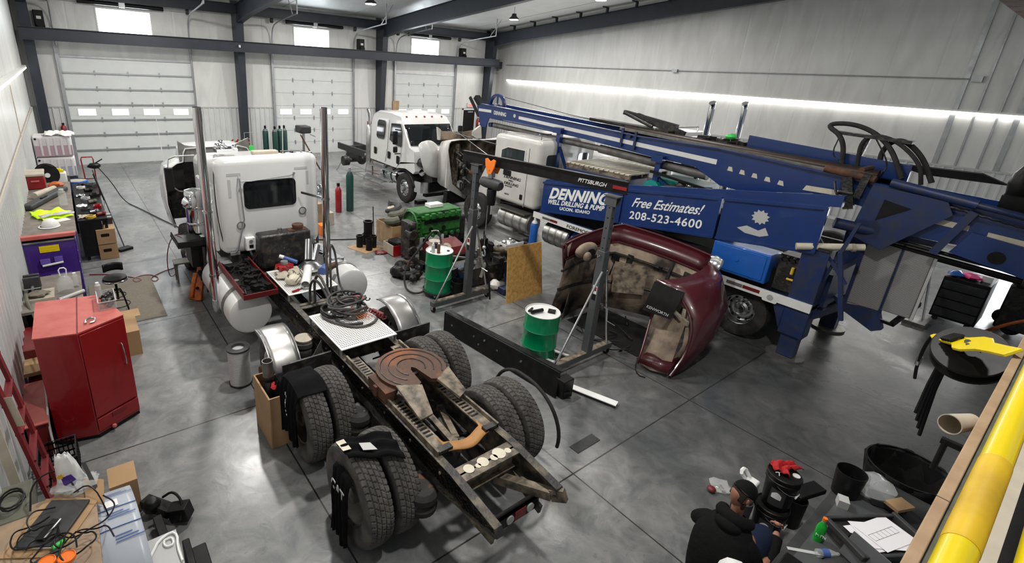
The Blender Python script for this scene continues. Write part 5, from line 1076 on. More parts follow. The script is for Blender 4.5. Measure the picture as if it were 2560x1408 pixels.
B('chrome_trim', MB().sheet(lambda u, v: (8.4+.3*u, 5.6-.1*v, 1.55+.25*v-.12*math.sin(u*PI)), 8, 6), 'chrome_soft', H, solid=.01)
mb = MB(); rnd = random.Random(12)
for k in range(10):
    x = rnd.uniform(7.1, 8.3); y = rnd.uniform(3.8, 5.2); mb.tube([(x, y, .03), (x+rnd.uniform(-.3, .2), y+rnd.uniform(-.3, .3), .05), (x+rnd.uniform(-.4, .3), y+rnd.uniform(-.5, .4), .1)], .012, 6, 1)
mb.tube([(7.1, 3.75, .15), (7.0, 3.7, .02), (6.85, 3.55, .01), (6.9, 3.45, .01)], .01, 6, 1)
B('wiring', mb, 'black', H)
one('dark_floor_sheet', MB().box(7.35, 8.45, 3.9, 5.45, .001, .012), 'black_matte', 'thin dark sheet under the open maroon hood', 'mat')  # flat dark sheet covering the floor inside the hood
# ================= drums
def drum(o, lab, dolly=0):
    t = T('oil_drum', lab, 'drum', o, group='green oil drums'); z = o[2]
    pr = [(.27, 0), (.285, .0), (.287, .03), (.283, .05), (.283, .28), (.292, .295), (.283, .31), (.283, .58), (.292, .595), (.283, .61), (.283, .84), (.287, .86), (.287, .88), (.275, .88)]
    B('drum_shell', MB().lathe([(r, h+z) for r, h in pr], (o[0], o[1], 0), 'z', 48), 'green', t)
    B('drum_lid', MB().lathe([(.276, .878+z), (.272, .865+z), (.0, .866+z)], (o[0], o[1], 0), 'z', 48).lathe([(.274, .878+z), (.283, .886+z), (.288, .878+z)], (o[0], o[1], 0), 'z', 48), 'white', t)
    B('bung_cap', MB().cyl((o[0]+.15, o[1]-.1, .866+z), (o[0]+.15, o[1]-.1, .885+z), .03).cyl((o[0]-.18, o[1]+.05, .866+z), (o[0]-.18, o[1]+.05, .88+z), .018), 'dark_grey', t)
    return t
drum((5.82, 7.7, .11), 'green drum with white lid on a wheeled dolly, hose behind it')
drum((5.81, 4.8, 0), 'green drum with white lid between the OSB sheet and the right gantry post')
t = T('drum_dolly', 'grey round dolly on casters under the farther green drum', 'dolly', (5.82, 7.7, 0))
B('dolly_ring', MB().lathe([(.0, .08), (.31, .08), (.32, .13), (.305, .13), (.3, .1), (0, .1)], (5.82, 7.7, 0), 'z', 40), 'dark_grey', t)
for k in range(4):
    a = PI/4+k*PI/2; x, y = 5.82+.29*math.cos(a), 7.7+.29*math.sin(a)
    ca = B('caster', MB().cyl((x-.012, y, .035), (x+.012, y, .035), .035), 'black', t); B('caster_fork', MB().box(x-.02, x+.02, y-.02, y+.02, .05, .085), 'galv', ca)
def can(name, x, y, z, r, h, m, capm, lab, cat, grp=None):
    t = T(name, lab, cat, (x, y, z), group=grp)
    B('body', MB().lathe([(0, 0), (r, 0), (r, h*.8), (r*.55, h*.9), (r*.5, h*.92)], (x, y, z), 'z', 16), m, t)
    B('cap', MB().lathe([(r*.6, h*.9), (r*.6, h), (0, h)], (x, y, z), 'z', 16), capm, t); return t
can('spray_bottle', 5.64, 7.68, .98, .035, .2, 'vinyl_grey', 'white', 'grey capped bottle, left of the two on the dolly drum', 'bottle')
can('spray_can', 5.72, 7.6, .98, .033, .21, 'rust', 'white', 'brown labelled can, right of the two on the dolly drum', 'can')
t = T('drum_pump', 'black hose with hooked nozzle hanging beside the dolly drum', 'hose', (5.85, 7.95, .5)); B('pump_head', MB().lathe([(.05, 0), (.05, .03), (.03, .04), (.03, .08), (.05, .09), (.05, .11), (0, .12)], (5.85, 7.88, .98)), 'black', t)
B('hose', MB().tube([(5.6, 7.75, .12), (5.35, 7.85, .03), (5.3, 8.2, .05), (5.5, 8.5, .4), (5.85, 8.35, .9), (5.95, 8.2, 1.22), (6.05, 8.1, 1.27), (6.08, 8.05, 1.15), (6.08, 8.0, 1.0)], .022, 8, 3), 'rubber', t); B('nozzle', MB().tube([(5.95, 8.2, 1.24), (6.05, 8.1, 1.28), (6.08, 8.05, 1.16), (6.08, 8.0, 1.02)], .017, 8, 2), 'chrome_soft', t)
t = T('grease_gun', 'black hand tool lying on the lid of the nearer green drum', 'tool', (5.7, 4.87, .9)); B('barrel', MB().cyl((5.58, 4.84, .905), (5.8, 4.8, .905), .03), 'black', t); B('handle', MB().bar((5.56, 4.88, .905), (5.7, 4.93, .905), .03, .025), 'black', t)
t = T('carry_plate', 'small black square plate lying on the lid of the nearer green drum', 'plate', (5.93, 4.72, .88)); B('plate', MB().box(5.87, 6.0, 4.66, 4.78, .875, .89, .6), 'black', t); B('plate_hole', MB().cyl((5.92, 4.72, .89), (5.92, 4.72, .892), .015).cyl((5.96, 4.73, .89), (5.96, 4.73, .892), .015), 'dark_grey', t)
# ================= OSB sheet
one('osb_sheet', MB().plate([(6.78, 6.58, 0), (7.88, 6.6, 0), (7.78, 6.72, 1.17), (6.78, 6.7, 1.2)], .015), 'osb', 'tall sheet of golden oriented strand board standing behind the nearer green drum', 'board')
# ================= black frame beam on the floor + strips
t = T('frame_beam', 'long black painted steel beam lying between the truck wheels and the gantry', 'beam', (5.2, 5.1, 0))
B('beam_web', MB().plate([(5.02, 6.36, .38), (5.34, 3.92, .38), (5.24, 3.86, .0), (5.02, 6.36, .0)], .03), 'black', t, bev=.008); B('beam_flange', MB().plate([(5.02, 6.36, .38), (5.12, 6.42, .38), (5.44, 3.98, .38), (5.34, 3.92, .38)], .012), 'black', t)
hm = MB()
for k, (a, z) in enumerate(((.08, .2), (.3, .22), (.35, .12), (.4, .25), (.47, .1), (.52, .2), (.6, .16), (.72, .24), (.8, .1))): x = 5.01+.28*a; hm.cyl((x+.03, 6.34-2.42*a, z), (x-.02, 6.34-2.42*a, z), .018, seg=10)
B('beam_hole', hm, 'alu_dull', t); B('beam_end_bracket', MB().box(5.28, 5.5, 3.78, 3.95, .02, .3).cyl((5.3, 3.8, .08), (5.42, 3.75, .08), .04), 'black', t, bev=.01)
one('jack_handle', MB().cyl((5.22, 6.0, .36), (5.12, 6.28, .36), .015), 'chrome_soft', 'short bright bar lying on the end of the long black beam', 'bar') if 0 else None
one('aluminium_strip', MB().prism([(0, .0), (.11, 0), (.11, .012), (.012, .012), (.012, .05), (0, .05)], 'z', 0, .01) if 0 else MB().plate([(5.5, 4.0, .05), (5.62, 4.02, .05), (5.9, 3.26, .05), (5.78, 3.22, .05)], .012).plate([(5.62, 4.02, .05), (5.63, 4.02, .0), (5.91, 3.26, .0), (5.9, 3.26, .05)], .005), 'white_paint', 'bright white angle strip lying on the floor right of the gantry base', 'strip')
t = T('angle_strips', 'small frame of white and grey angle strips beside the nearer green drum', 'frame', (5.9, 4.3, 0))
B('white_bar', MB().bar((5.72, 4.58, .14), (5.82, 4.32, .14), .05, .02).bar((6.05, 4.66, .14), (6.15, 4.38, .14), .05, .02), 'white_paint', t); B('grey_bar', MB().bar((5.7, 4.6, .1), (6.3, 4.85, .1), .03, .08).bar((5.74, 4.57, .07), (5.84, 4.3, .07), .03, .12).bar((6.08, 4.64, .07), (6.16, 4.4, .07), .03, .12), 'alu_dull', t)
one('rubber_mat_strip', MB().box(4.6, 5.05, 2.93, 3.07, 0, .01), 'dark_grey', 'dark strip of mat on the floor beside the rear right truck tyre', 'mat')
one('tyre_hoop', MB().tube([(4.0+.001*abs(a-90), 3.45+.56*math.cos(math.radians(a)), .5+.57*math.sin(math.radians(a))) for a in range(10, 200, 8)], .022, 8), 'rubber', 'thin black rubber hose looped around the rear right truck tyre', 'hose')
# ================= green engine block
t = T('engine_block', 'bright green painted engine block standing on a red stand', 'engine', (7.3, 9.8, 0))
B('block', MB().box(6.65, 8.0, 9.72, 10.3, .5, 1.02).box(6.75, 7.95, 9.68, 9.75, .6, .95), 'engine_green', t, bev=.03)
B('valve_cover', MB().box(6.62, 7.95, 9.7, 10.25, 1.04, 1.16).box(6.7, 7.9, 9.62, 9.8, .98, 1.08), 'engine_green', t, bev=.025)
mb = MB()
for k in range(6): mb.box(6.78+k*.2, 6.9+k*.2, 9.6, 9.7, .98, 1.12).cyl((6.84+k*.2, 9.66, .55), (6.84+k*.2, 9.6, .55), .05)
B('cover_lug', mb, 'engine_green', t, bev=.01)
mb = MB()
for k in range(12): mb.box(6.56, 6.66, 9.66+.05*(k % 2), 9.9, .5+k*.05, .525+k*.05)
mb.lathe([(0, 0), (.3, 0), (.32, .03), (.3, .06)], (6.6, 9.95, .85), (-1, 0, 0), 24)
B('timing_cover', mb, 'engine_green', t); B('block_ports', MB().box(6.8, 7.9, 9.66, 9.69, .86, .93).cyl((7.0, 9.68, .7), (7.0, 9.66, .7), .06).cyl((7.4, 9.68, .7), (7.4, 9.66, .7), .06), 'black', t)
B('decal_plate', MB().box(7.3, 7.5, 9.66, 9.69, 1.09, 1.16), 'dark_grey', t); B('flywheel_housing', MB().box(7.95, 8.15, 9.7, 10.3, .25, .95), 'grease', t, bev=.05)
B('engine_stand', MB().bar((6.8, 9.6, .3), (8.0, 9.6, .3), .1, .1).bar((7.0, 9.6, .3), (6.9, 9.1, .05), .08, .08).box(6.75, 6.85, 9.55, 9.65, 0, .5).box(7.9, 8.0, 9.55, 9.65, 0, .5).box(6.75, 6.85, 10.2, 10.3, 0, .5).box(7.9, 8.0, 10.2, 10.3, 0, .5), 'black', t)
t2 = one('parts_box', MB().box(7.15, 7.55, 9.95, 10.2, 1.165, 1.25), 'white_paint', 'white cardboard box lying on top of the green engine block', 'box', bev=.004)
one('gear_case', MB().box(6.25, 6.45, 9.5, 9.9, .1, 1.0).cyl((6.35, 9.45, .7), (6.35, 9.7, .7), .14).cyl((6.35, 9.45, .3), (6.35, 9.7, .3), .12).ball((6.3, 9.5, .95), .1), 'grease', 'dirty grey-green gear case standing left of the green engine', 'engine part', bev=.02)
t = T('engine_hoist_base', 'dark red hydraulic machine on the floor in front of the green engine', 'machine', (6.9, 8.9, 0)); B('red_body', MB().prism([(8.7, .35), (9.3, .35), (9.2, .6), (8.8, .5)], 'x', 6.5, 7.4), 'red_dark', t); B('reservoir', MB().cyl((6.5, 8.8, .5), (6.5, 8.8, .75), .14).cyl((6.8, 8.8, .45), (6.8, 8.7, .6), .1), 'beige', t)
B('machine_frame', MB().box(6.2, 7.8, 8.7, 8.8, .1, .2).box(6.2, 6.3, 8.4, 9.4, .1, .2).box(6.45, 7.5, 8.65, 9.35, 0, .34), 'black', t)
# crates
t = T('wooden_crate', 'large plywood crate full of olive grey parts with printed side', 'crate', (6.8, 10.9, 0))
B('crate_side', MB().box(6.42, 6.44, 10.6, 11.4, 0, .58).box(7.28, 7.3, 10.6, 11.4, 0, .58), 'wood', t); B('crate_front', MB().box(6.42, 7.3, 10.58, 10.6, 0, .58).box(6.42, 7.3, 11.4, 11.42, 0, .58).box(6.44, 7.28, 10.6, 11.4, .02, .04), 'card', t)
text('crate_lettering', 'Ferti', 'black', (6.85, 10.575, .26), (1, 0, 0), (0, 0, 1), .16, t, bold=.003)
rnd = random.Random(6)
for k in range(5):
    x, y, z = [(6.6, 10.8, .6), (6.8, 11.0, .72), (7.05, 10.8, .6), (6.75, 11.15, .85), (7.1, 11.15, .62)][k]
    u = T('turbo_housing', ['curled grey casting at the left of the plywood crate', 'olive elbow casting in the middle of the plywood crate', 'round casting at the right front of the plywood crate', 'topmost dark curved casting in the plywood crate', 'beige casting at the right back of the plywood crate'][k], 'casting', (x, y, z), group='castings in the plywood crate')
    B('volute', MB().tube([(x+.17*math.cos(a*.7+k), y+.17*math.sin(a*.7+k), z+.02*a) for a in range(8)], [.05+.008*i for i in range(8)], 10, 1), 'olive' if k != 3 else 'dark_grey', u); B('outlet', MB().cyl((x, y, z-.05), (x+rnd.uniform(-.1, .1), y, z+.1), .07, .1), 'beige' if k > 2 else 'olive', u)
t = T('parts_crate', 'small red wooden box holding black parts in front of the plywood crate', 'crate', (6.35, 10.2, 0)); B('box_wall', MB().box(6.12, 6.14, 10.02, 10.5, 0, .28).box(6.6, 6.62, 10.02, 10.5, 0, .28).box(6.12, 6.62, 10.5, 10.52, 0, .28).box(6.12, 6.62, 10.02, 10.5, 0, .02), 'beige', t); B('red_panel', MB().box(6.12, 6.62, 10.0, 10.02, 0, .28), 'red', t)
one('gasket_bundle', MB().ball((6.38, 10.25, .3), .22, (1, 1.1, .3), 12, .2, 3), 'black', 'heap of black gaskets piled in the small red wooden box', 'gaskets')
one('plastic_bag', MB().ball((6.7, 10.05, .35), .16, (.6, .6, 2.0), 14, .22, 4), 'white', 'crumpled white plastic bag hanging beside the small red box', 'bag')
for k, (x, y, h) in enumerate(((5.72, 11.05, .32), (5.82, 10.72, .3), (6.02, 10.86, .32), (5.95, 11.15, .3), (6.05, 11.2, .62))):
    u = T('cylinder_liner', ['black cylinder liner at the left of the cluster on the cardboard', 'black cylinder liner at the front of the cluster on the cardboard', 'black cylinder liner at the right of the cluster on the cardboard', 'black cylinder liner hidden in the middle of the cluster', 'tall black pot standing behind the liner cluster'][k], 'cylinder', (x, y, 0), group='black liners on the cardboard')
    r = .085 if k < 4 else .12
    B('tube', MB().lathe([(r*.85, 0), (r, 0), (r, h), (r*.85, h), (r*.82, .02)], (x, y, .012), 'z', 20), 'black', u)
    B('collar', MB().lathe([(r, h-.05), (r*1.12, h-.045), (r*1.12, h), (r, h)], (x, y, .012), 'z', 20), 'black', u)
one('cardboard_sheet', MB().box(5.5, 6.2, 10.6, 11.3, 0, .01, .3), 'card', 'flat cardboard sheet under the black liners', 'cardboard'); one('oily_rag', MB().ball((6.0, 10.4, .02), .14, (1.3, 1, .16), 12, .25, 5), 'red_dark', 'dark red oily rag on the floor before the liners', 'rag')
one('steel_rod', MB().cyl((6.28, 11.3, 0), (6.3, 11.4, .95), .012), 'black', 'thin black rod standing against the plywood crate', 'rod')
# pile between dolly drum and osb: engine/transmission parts on a stand
rnd = random.Random(21)
t = T('winch_assembly', 'black greasy winch with cables piled behind the left gantry post', 'machine', (6.8, 7.7, 0))
mb = MB().box(6.35, 7.6, 7.55, 8.1, .05, .45)
for k in range(26):
    x, y, z = rnd.uniform(6.1, 7.8), rnd.uniform(7.3, 8.4), rnd.uniform(.1, .75)
    if k % 3 == 0: mb.cyl((x, y, z), (x+rnd.uniform(-.4, .4), y+rnd.uniform(-.3, .3), z+rnd.uniform(-.05, .2)), rnd.uniform(.02, .06), seg=8)
    elif k % 3 == 1: mb.box(x-.1, x+.1, y-.08, y+.08, z, z+.12, rnd.random()*3)
    else: mb.ball((x, y, z), rnd.uniform(.06, .13), seg=8)
B('body', mb, 'grease', t); B('blue_frame', MB().box(7.45, 7.65, 7.2, 7.4, .05, .55).box(6.3, 6.55, 7.45, 7.8, .1, .5).box(7.0, 7.5, 6.9, 7.1, .02, .15), 'rig_blue_dirty', t, bev=.01)
B('link_arm', MB().bar((6.85, 7.5, .5), (6.7, 7.5, .95), .04, .05).bar((6.3, 7.9, .7), (6.6, 7.4, .75), .04, .04).bar((6.75, 7.4, .3), (6.9, 7.45, .6), .06, .04), 'alu_dull', t)
t = T('drive_shaft_unit', 'black cross-shaped flange with a shaft beside the OSB sheet', 'machine part', (7.5, 7.9, .4)); B('flange', MB().box(7.32, 7.38, 7.75, 8.2, .45, .85).cyl((7.3, 7.95, .72), (7.5, 7.95, .72), .12).box(7.2, 7.34, 7.9, 8.0, .62, .95), 'black', t, bev=.01); B('shaft', MB().cyl((7.4, 7.9, .7), (8.0, 7.5, .65), .07).cyl((7.8, 7.5, .2), (7.8, 7.5, .62), .06), 'frame_tan', t)
B('shaft_stand', MB().box(7.7, 7.9, 7.4, 7.6, 0, .22), 'dark_grey', t)
one('blue_bucket', MB().lathe([(.11, 0), (.15, .3), (.145, .3), (.1, .01), (0, .01)], (6.1, 7.35, .08)), 'black', 'dark bucket standing behind the left gantry post', 'bucket'); one('white_scoop', MB().ball((7.05, 7.25, .12), .14, (1, 1, .8), 10, .15, 6), 'white', 'crumpled white rag on the floor left of the OSB sheet', 'rag')
one('orange_box', MB().box(5.98, 6.3, 7.88, 8.2, 0, .3), 'orange', 'orange box half hidden behind the dolly drum', 'box', bev=.01)
t = T('parts_tray', 'white tray of small bright parts resting above the OSB sheet', 'tray', (8.4, 8.3, .5)); B('tray', MB().box(8.1, 8.7, 8.1, 8.5, .5, .53).box(8.1, 8.12, 8.1, 8.5, .53, .6).box(8.1, 8.7, 8.08, 8.1, .53, .6), 'white', t)
B('tray_stand', MB().box(8.15, 8.65, 8.15, 8.45, 0, .5), 'black', t); B('small_part', MB().ball((8.25, 8.3, .58), .07).cyl((8.4, 8.2, .56), (8.6, 8.3, .56), .04).ball((8.55, 8.4, .58), .05), 'chrome_soft', t)
t = T('gearbox_parts', 'black greasy parts with a coil lying left of the dolly drum', 'machine part', (5.85, 8.6, 0)); mb = MB()
for k in range(12): x, y = rnd.uniform(5.55, 6.2), rnd.uniform(8.3, 9.2); mb.ball((x, y, .12), rnd.uniform(.07, .17), (1, 1, .8), 10, .1, k)
mb.cyl((5.6, 8.7, .1), (5.9, 8.5, .12), .09); B('casting', mb, 'black', t); B('coil', MB().tube([(5.55+.0*k, 8.95, .1), (5.45, 8.85, .06), (5.5, 8.75, .12), (5.6, 8.9, .18)], .015, 6, 2), 'black', t)
one('wood_block', MB().box(6.0, 6.7, 9.15, 9.3, 0, .12, -.5), 'rust', 'reddish wooden skid on the floor left of the green engine', 'timber')
# ================= things by the white tractor
t = T('air_filter', 'tall cylindrical air filter standing on the floor beside the tag axle wheel', 'filter', (1.49, 6.63, 0))
pr = [(.0, .0), (.155, 0), (.158, .03), (.145, .03)]+[(.145+.004*(k % 2), .03+k*.54/56) for k in range(57)]+[(.158, .57), (.16, .6), (.09, .605), (.085, .56), (0, .56)]
B('pleated_body', MB().lathe(pr, (1.49, 6.63, 0), 'z', 36), 'vinyl_grey', t); B('end_cap', MB().lathe([(.16, .575), (.163, .6), (.09, .61), (.085, .57)], (1.49, 6.63, 0), 'z', 36).lathe([(.158, 0), (.16, .03), (.15, .03)], (1.49, 6.63, 0), 'z', 36), 'dark_grey', t)
one('cardboard_box', MB().box(1.42, 1.44, 5.05, 5.65, 0, .72).box(1.44, 1.66, 5.05, 5.07, 0, .72).box(1.44, 1.66, 5.63, 5.65, 0, .72).box(1.64, 1.66, 5.07, 5.63, 0, .72).box(1.44, 1.64, 5.07, 5.63, 0, .02), 'card', 'tall narrow cardboard box against the tractor, beside the coveralls', 'box')
t = T('exhaust_pipe_piece', 'short dark exhaust pipe standing out of the tall cardboard box', 'pipe', (1.55, 5.45, .5)); B('pipe', MB().lathe([(.06, .03), (.065, .03), (.065, 1.0), (.058, 1.0), (.056, .8)], (1.55, 5.45, 0), 'z', 24), 'alu_dull', t); B('pipe_band', MB().lathe([(.066, .72), (.072, .73), (.072, .78), (.066, .79)], (1.55, 5.45, 0)), 'grease', t)
one('red_rag', MB().ball((1.6, 5.25, .74), .08, (1, 1.2, .6), 12, .25, 7), 'red_cloth', 'crumpled red rag on the rim of the tall cardboard box', 'rag')
# orange rusty jack leaning by fuel tank
t = T('orange_stand', 'orange rust-stained steel bracket leaning by the left fuel tank', 'bracket', (1.6, 9.9, 0)); B('leg', MB().bar((1.55, 9.75, 0), (1.8, 10.1, .95), .14, .09).bar((1.45, 9.85, .05), (1.6, 9.95, .5), .1, .07).bar((1.42, 9.9, .03), (1.62, 9.72, .03), .05, .05), 'orange_rust', t, bev=.015); B('bolt_hole', MB().cyl((1.57, 9.8, .25), (1.55, 9.78, .25), .03).cyl((1.66, 9.88, .55), (1.64, 9.86, .55), .03), 'black', t)
# items on the front deck plate
t = T('intake_pipe', 'polished Y-shaped exhaust junction lying on the front deck plate', 'pipe', (3.05, 7.6, 1.1)); B('bowl', MB().lathe([(.0, 0), (.12, .0), (.2, .05), (.21, .09), (.19, .1), (.12, .16), (0, .18)], (3.0, 7.62, 1.12)), 'chrome_soft', t); B('branch', MB().cyl((3.0, 7.7, 1.28), (3.12, 7.95, 1.55), .075).cyl((3.1, 7.7, 1.25), (3.25, 7.9, 1.45), .06), 'chrome_soft', t)
t = T('white_duct', 'white plastic duct pipe lying on the front deck plate', 'pipe', (2.75, 7.1, 1.1)); B('duct', MB().lathe([(.062, 0), (.07, 0), (.07, .55), (.062, .55), (.06, .05)], (2.66, 6.98, 1.18), (.45, .9, .12)), 'white', t)
t = T('coolant_bottle', 'cream plastic reservoir lying on the front deck plate', 'bottle', (2.55, 7.25, 1.1)); B('tank', MB().ball((2.56, 7.25, 1.19), .1, (1.3, 1, .9), 12, .06, 8), 'cream', t); B('cap', MB().cyl((2.55, 7.3, 1.26), (2.54, 7.32, 1.31), .035), 'cream', t)
one('shop_towel_heap', MB().ball((2.72, 7.6, 1.14), .26, (1.2, .8, .32), 16, .12, 9), 'beige', 'dirty cream cloth spread over the front deck plate', 'cloth')
t = T('pump_casting', 'red clutch fan hub lying on the cream cloth', 'casting', (2.6, 7.75, 1.2)); mb = MB().lathe([(0, .0), (.13, 0), (.13, .06), (.08, .07), (0, .09)], (2.6, 7.75, 1.2))
for k in range(8): a = k*PI/4; mb.ball((2.6+.13*math.cos(a), 7.75+.13*math.sin(a), 1.23), .035, seg=8)
B('hub', mb, 'red', t); B('hub_centre', MB().cyl((2.6, 7.75, 1.28), (2.6, 7.75, 1.33), .06), 'galv', t)
t = T('blue_spray_can', 'blue and grey spray can lying on the front deck plate', 'can', (2.75, 7.9, 1.2)); B('can', MB().cyl((2.68, 7.98, 1.3), (2.85, 7.82, 1.24), .033), 'film_blue', t); B('cap', MB().cyl((2.62, 8.03, 1.32), (2.68, 7.98, 1.3), .033), 'white', t)
t = T('blue_coupling', 'blue and copper pipe coupling on the right edge of the front deck plate', 'pipe', (3.2, 7.45, 1.15)); B('coupling', MB().cyl((3.12, 7.4, 1.17), (3.25, 7.55, 1.17), .065), 'film_blue', t); B('rust_end', MB().cyl((3.25, 7.5, 1.17), (3.45, 7.55, 1.18), .055), 'rust', t)
t = T('ratchet', 'red handled tool lying at the near edge of the front deck plate', 'tool', (2.5, 6.98, 1.1)); B('handle', MB().cyl((2.44, 6.96, 1.115), (2.56, 7.0, 1.115), .02), 'red', t); B('shaft', MB().cyl((2.56, 7.0, 1.115), (2.78, 7.08, 1.115), .009), 'dark_grey', t)
rnd = random.Random(31)
mb = MB()
for k in range(7): x = 2.5+rnd.random()*.5; y = 7.1+rnd.random()*.6; mb.tube([(x, y, 1.2), (x+rnd.uniform(-.2, .2), y+.1, 1.3), (x+rnd.uniform(-.2, .2), y+.3, 1.16)], .006, 5, 2)
one('loose_wire', mb, 'dark_grey', 'loose thin wires strewn over the front deck plate', 'wire')
# air hoses: from the upright bundle to the pile on the middle deck plate
t = T('hose_bundle', 'pile of grey and black air hoses coiled on the middle deck plate', 'hoses', (2.8, 6.0, 1.1))
for k in range(9):
    cx, cy, r = 2.86+rnd.uniform(-.08, .08), 5.95+rnd.uniform(-.1, .1), rnd.uniform(.14, .3); z = 1.13+k*.02
    B('hose', MB().tube([(cx+r*math.cos(a*.55+k)*1.0, cy+r*.8*math.sin(a*.55+k), z+.03*math.sin(a)) for a in range(11)], .018, 7, 2), ('rubber_dust', 'dark_grey', 'black')[k % 3], t)
B('hose', MB().tube([(2.72, 6.75, .95), (2.7, 6.72, 1.35), (2.74, 6.62, 1.5), (2.8, 6.45, 1.25), (2.78, 6.15, 1.16), (2.72, 5.8, 1.14), (2.85, 5.65, 1.13), (3.05, 5.75, 1.13)], .022, 8, 2), 'rubber_dust', t)
B('hose', MB().tube([(2.66, 6.8, .95), (2.64, 6.75, 1.3), (2.7, 6.62, 1.42), (2.76, 6.35, 1.2), (2.66, 5.9, 1.13), (2.6, 5.6, 1.13), (2.9, 5.5, 1.13)], .02, 8, 2), 'dark_grey', t)
B('hose', MB().tube([(2.5, 5.95, 1.125), (2.55, 5.75, 1.12), (2.75, 5.45, 1.12), (3.0, 5.42, 1.12), (3.15, 5.55, 1.12)], .018, 8, 2), 'rubber_dust', t)
B('spiral_cable', MB().tube([(3.05+.25*k/40+.025*math.cos(k*1.3), 6.55-.5*k/40, 1.16+.025*math.sin(k*1.3)) for k in range(41)], .009, 5), 'black', t); B('spiral_cable', MB().tube([(3.1+.1*k/40+.03*math.cos(k*1.3), 5.85-.45*k/40, 1.17+.03*math.sin(k*1.3)) for k in range(41)], .009, 5), 'red_dark', t)
B('red_gladhand', MB().bar((3.1, 6.2, 1.2), (3.22, 6.1, 1.2), .06, .05).bar((3.15, 5.7, 1.18), (3.22, 5.5, 1.17), .05, .05), 'red_dark', t, bev=.01)
mb = MB()
for k in range(5): mb.tube([(3.2, 6.1-.02*k, 1.22), (3.0+.03*k, 5.95, 1.25), (2.85, 5.8+.03*k, 1.2), (2.9+.05*k, 5.6, 1.14)], .007, 5, 2)
B('thin_line', mb, 'orange_rust', t)
B('upright_hose', MB().tube([(2.98, 6.72, .9), (2.98, 6.74, 1.5), (3.0, 6.78, 1.82), (3.04, 6.82, 1.86), (3.1, 6.8, 1.7), (3.12, 6.75, 1.2), (3.15, 6.6, 1.1)], .018, 8, 2).tube([(2.93, 6.74, .9), (2.93, 6.76, 1.6), (2.96, 6.9, 1.95)], .022, 8, 1), 'rubber_dust', t)
# ================= left wall side
def prisms(name, poly, z0, z1, m, par, **k): return B(name, MB().prism(poly, 'z', z0, z1), m, par, **k)
t = T('steel_cabinet', 'large red steel cabinet with a dusty pink top by the left wall', 'cabinet', (-.25, 6.9, 0))
pf = [(-.67, 6.45), (-.27, 6.36), (.2, 6.62), (.02, 7.38), (-.66, 7.5)]
prisms('body', pf, .05, 1.45, 'red', t, bev=.006); prisms('top', [(x*1.01, y) for x, y in pf], 1.45, 1.462, 'red_dusty', t)
B('top_seam', MB().bar((-.27, 6.37, 1.464), (-.24, 7.45, 1.464), .012, .006), 'red_dark', t)
d_ = B('door', MB().plate([(-.26, 6.355, .3), (.195, 6.605, .3), (.195, 6.605, 1.43), (-.26, 6.355, 1.43)], -.012), 'red', t, bev=.004); B('door_handle', MB().tube([(.12, 6.56, 1.12), (.14, 6.5, 1.1), (.15, 6.5, .85), (.13, 6.56, .83)], .009, 8, 1), 'chrome_soft', d_)
w_ = B('drawer', MB().plate([(-.26, 6.355, .1), (.195, 6.605, .1), (.195, 6.605, .27), (-.26, 6.355, .27)], -.012), 'red', t, bev=.004); B('drawer_pull', MB().plate([(-.1, 6.43, .2), (.06, 6.518, .2), (.06, 6.518, .26), (-.1, 6.43, .26)], -.008), 'red_dark', w_)
B('plinth', MB().prism([(x*.97, y+.01) for x, y in pf], 'z', 0, .05), 'black', t); B('caster_cap', MB().ball((-.1, 6.42, .07), .03, seg=8), 'red_dusty', t)
t = T('clamp_tool', 'small bright metal shackle on the front edge of the red cabinet top', 'tool', (-.13, 6.6, 1.46)); B('shackle', MB().tube([(-.18, 6.55, 1.475), (-.18, 6.62, 1.49), (-.13, 6.65, 1.49), (-.08, 6.62, 1.49), (-.09, 6.56, 1.475), (-.14, 6.54, 1.475)], .012, 8, 1), 'chrome_soft', t)
t = T('parts_bin', 'clear plastic bin of black fittings on the red cabinet top', 'bin', (.06, 7.05, 1.46)); B('bin_wall', MB().box(-.03, .16, 6.85, 6.86, 1.463, 1.57).box(-.03, .16, 7.24, 7.25, 1.463, 1.57).box(-.03, -.02, 6.85, 7.25, 1.463, 1.57).box(.15, .16, 6.85, 7.25, 1.463, 1.57), 'clear', t); B('bin_rim', MB().tube([(-.03, 6.85, 1.57), (.16, 6.85, 1.57), (.16, 7.25, 1.57), (-.03, 7.25, 1.57), (-.03, 6.85, 1.57)], .006, 6), 'vinyl_grey', t)
rnd = random.Random(3); mb = MB()
for k in range(22): mb.ball((rnd.uniform(0, .13), rnd.uniform(6.9, 7.2), 1.49+rnd.random()*.06), rnd.uniform(.02, .035), seg=6, noise=.2, sd=k)
tag(B('fittings', mb, 'grease', t), kind='stuff')
can('spray_can', .19, 7.2, 1.46, .033, .2, 'white', 'white_paint', 'white spray can on the far corner of the red cabinet top', 'can') if 0 else can('spray_can', -.0, 7.32, 1.462, .033, .2, 'vinyl_grey', 'white_paint', 'white capped spray can at the far corner of the red cabinet top', 'can')
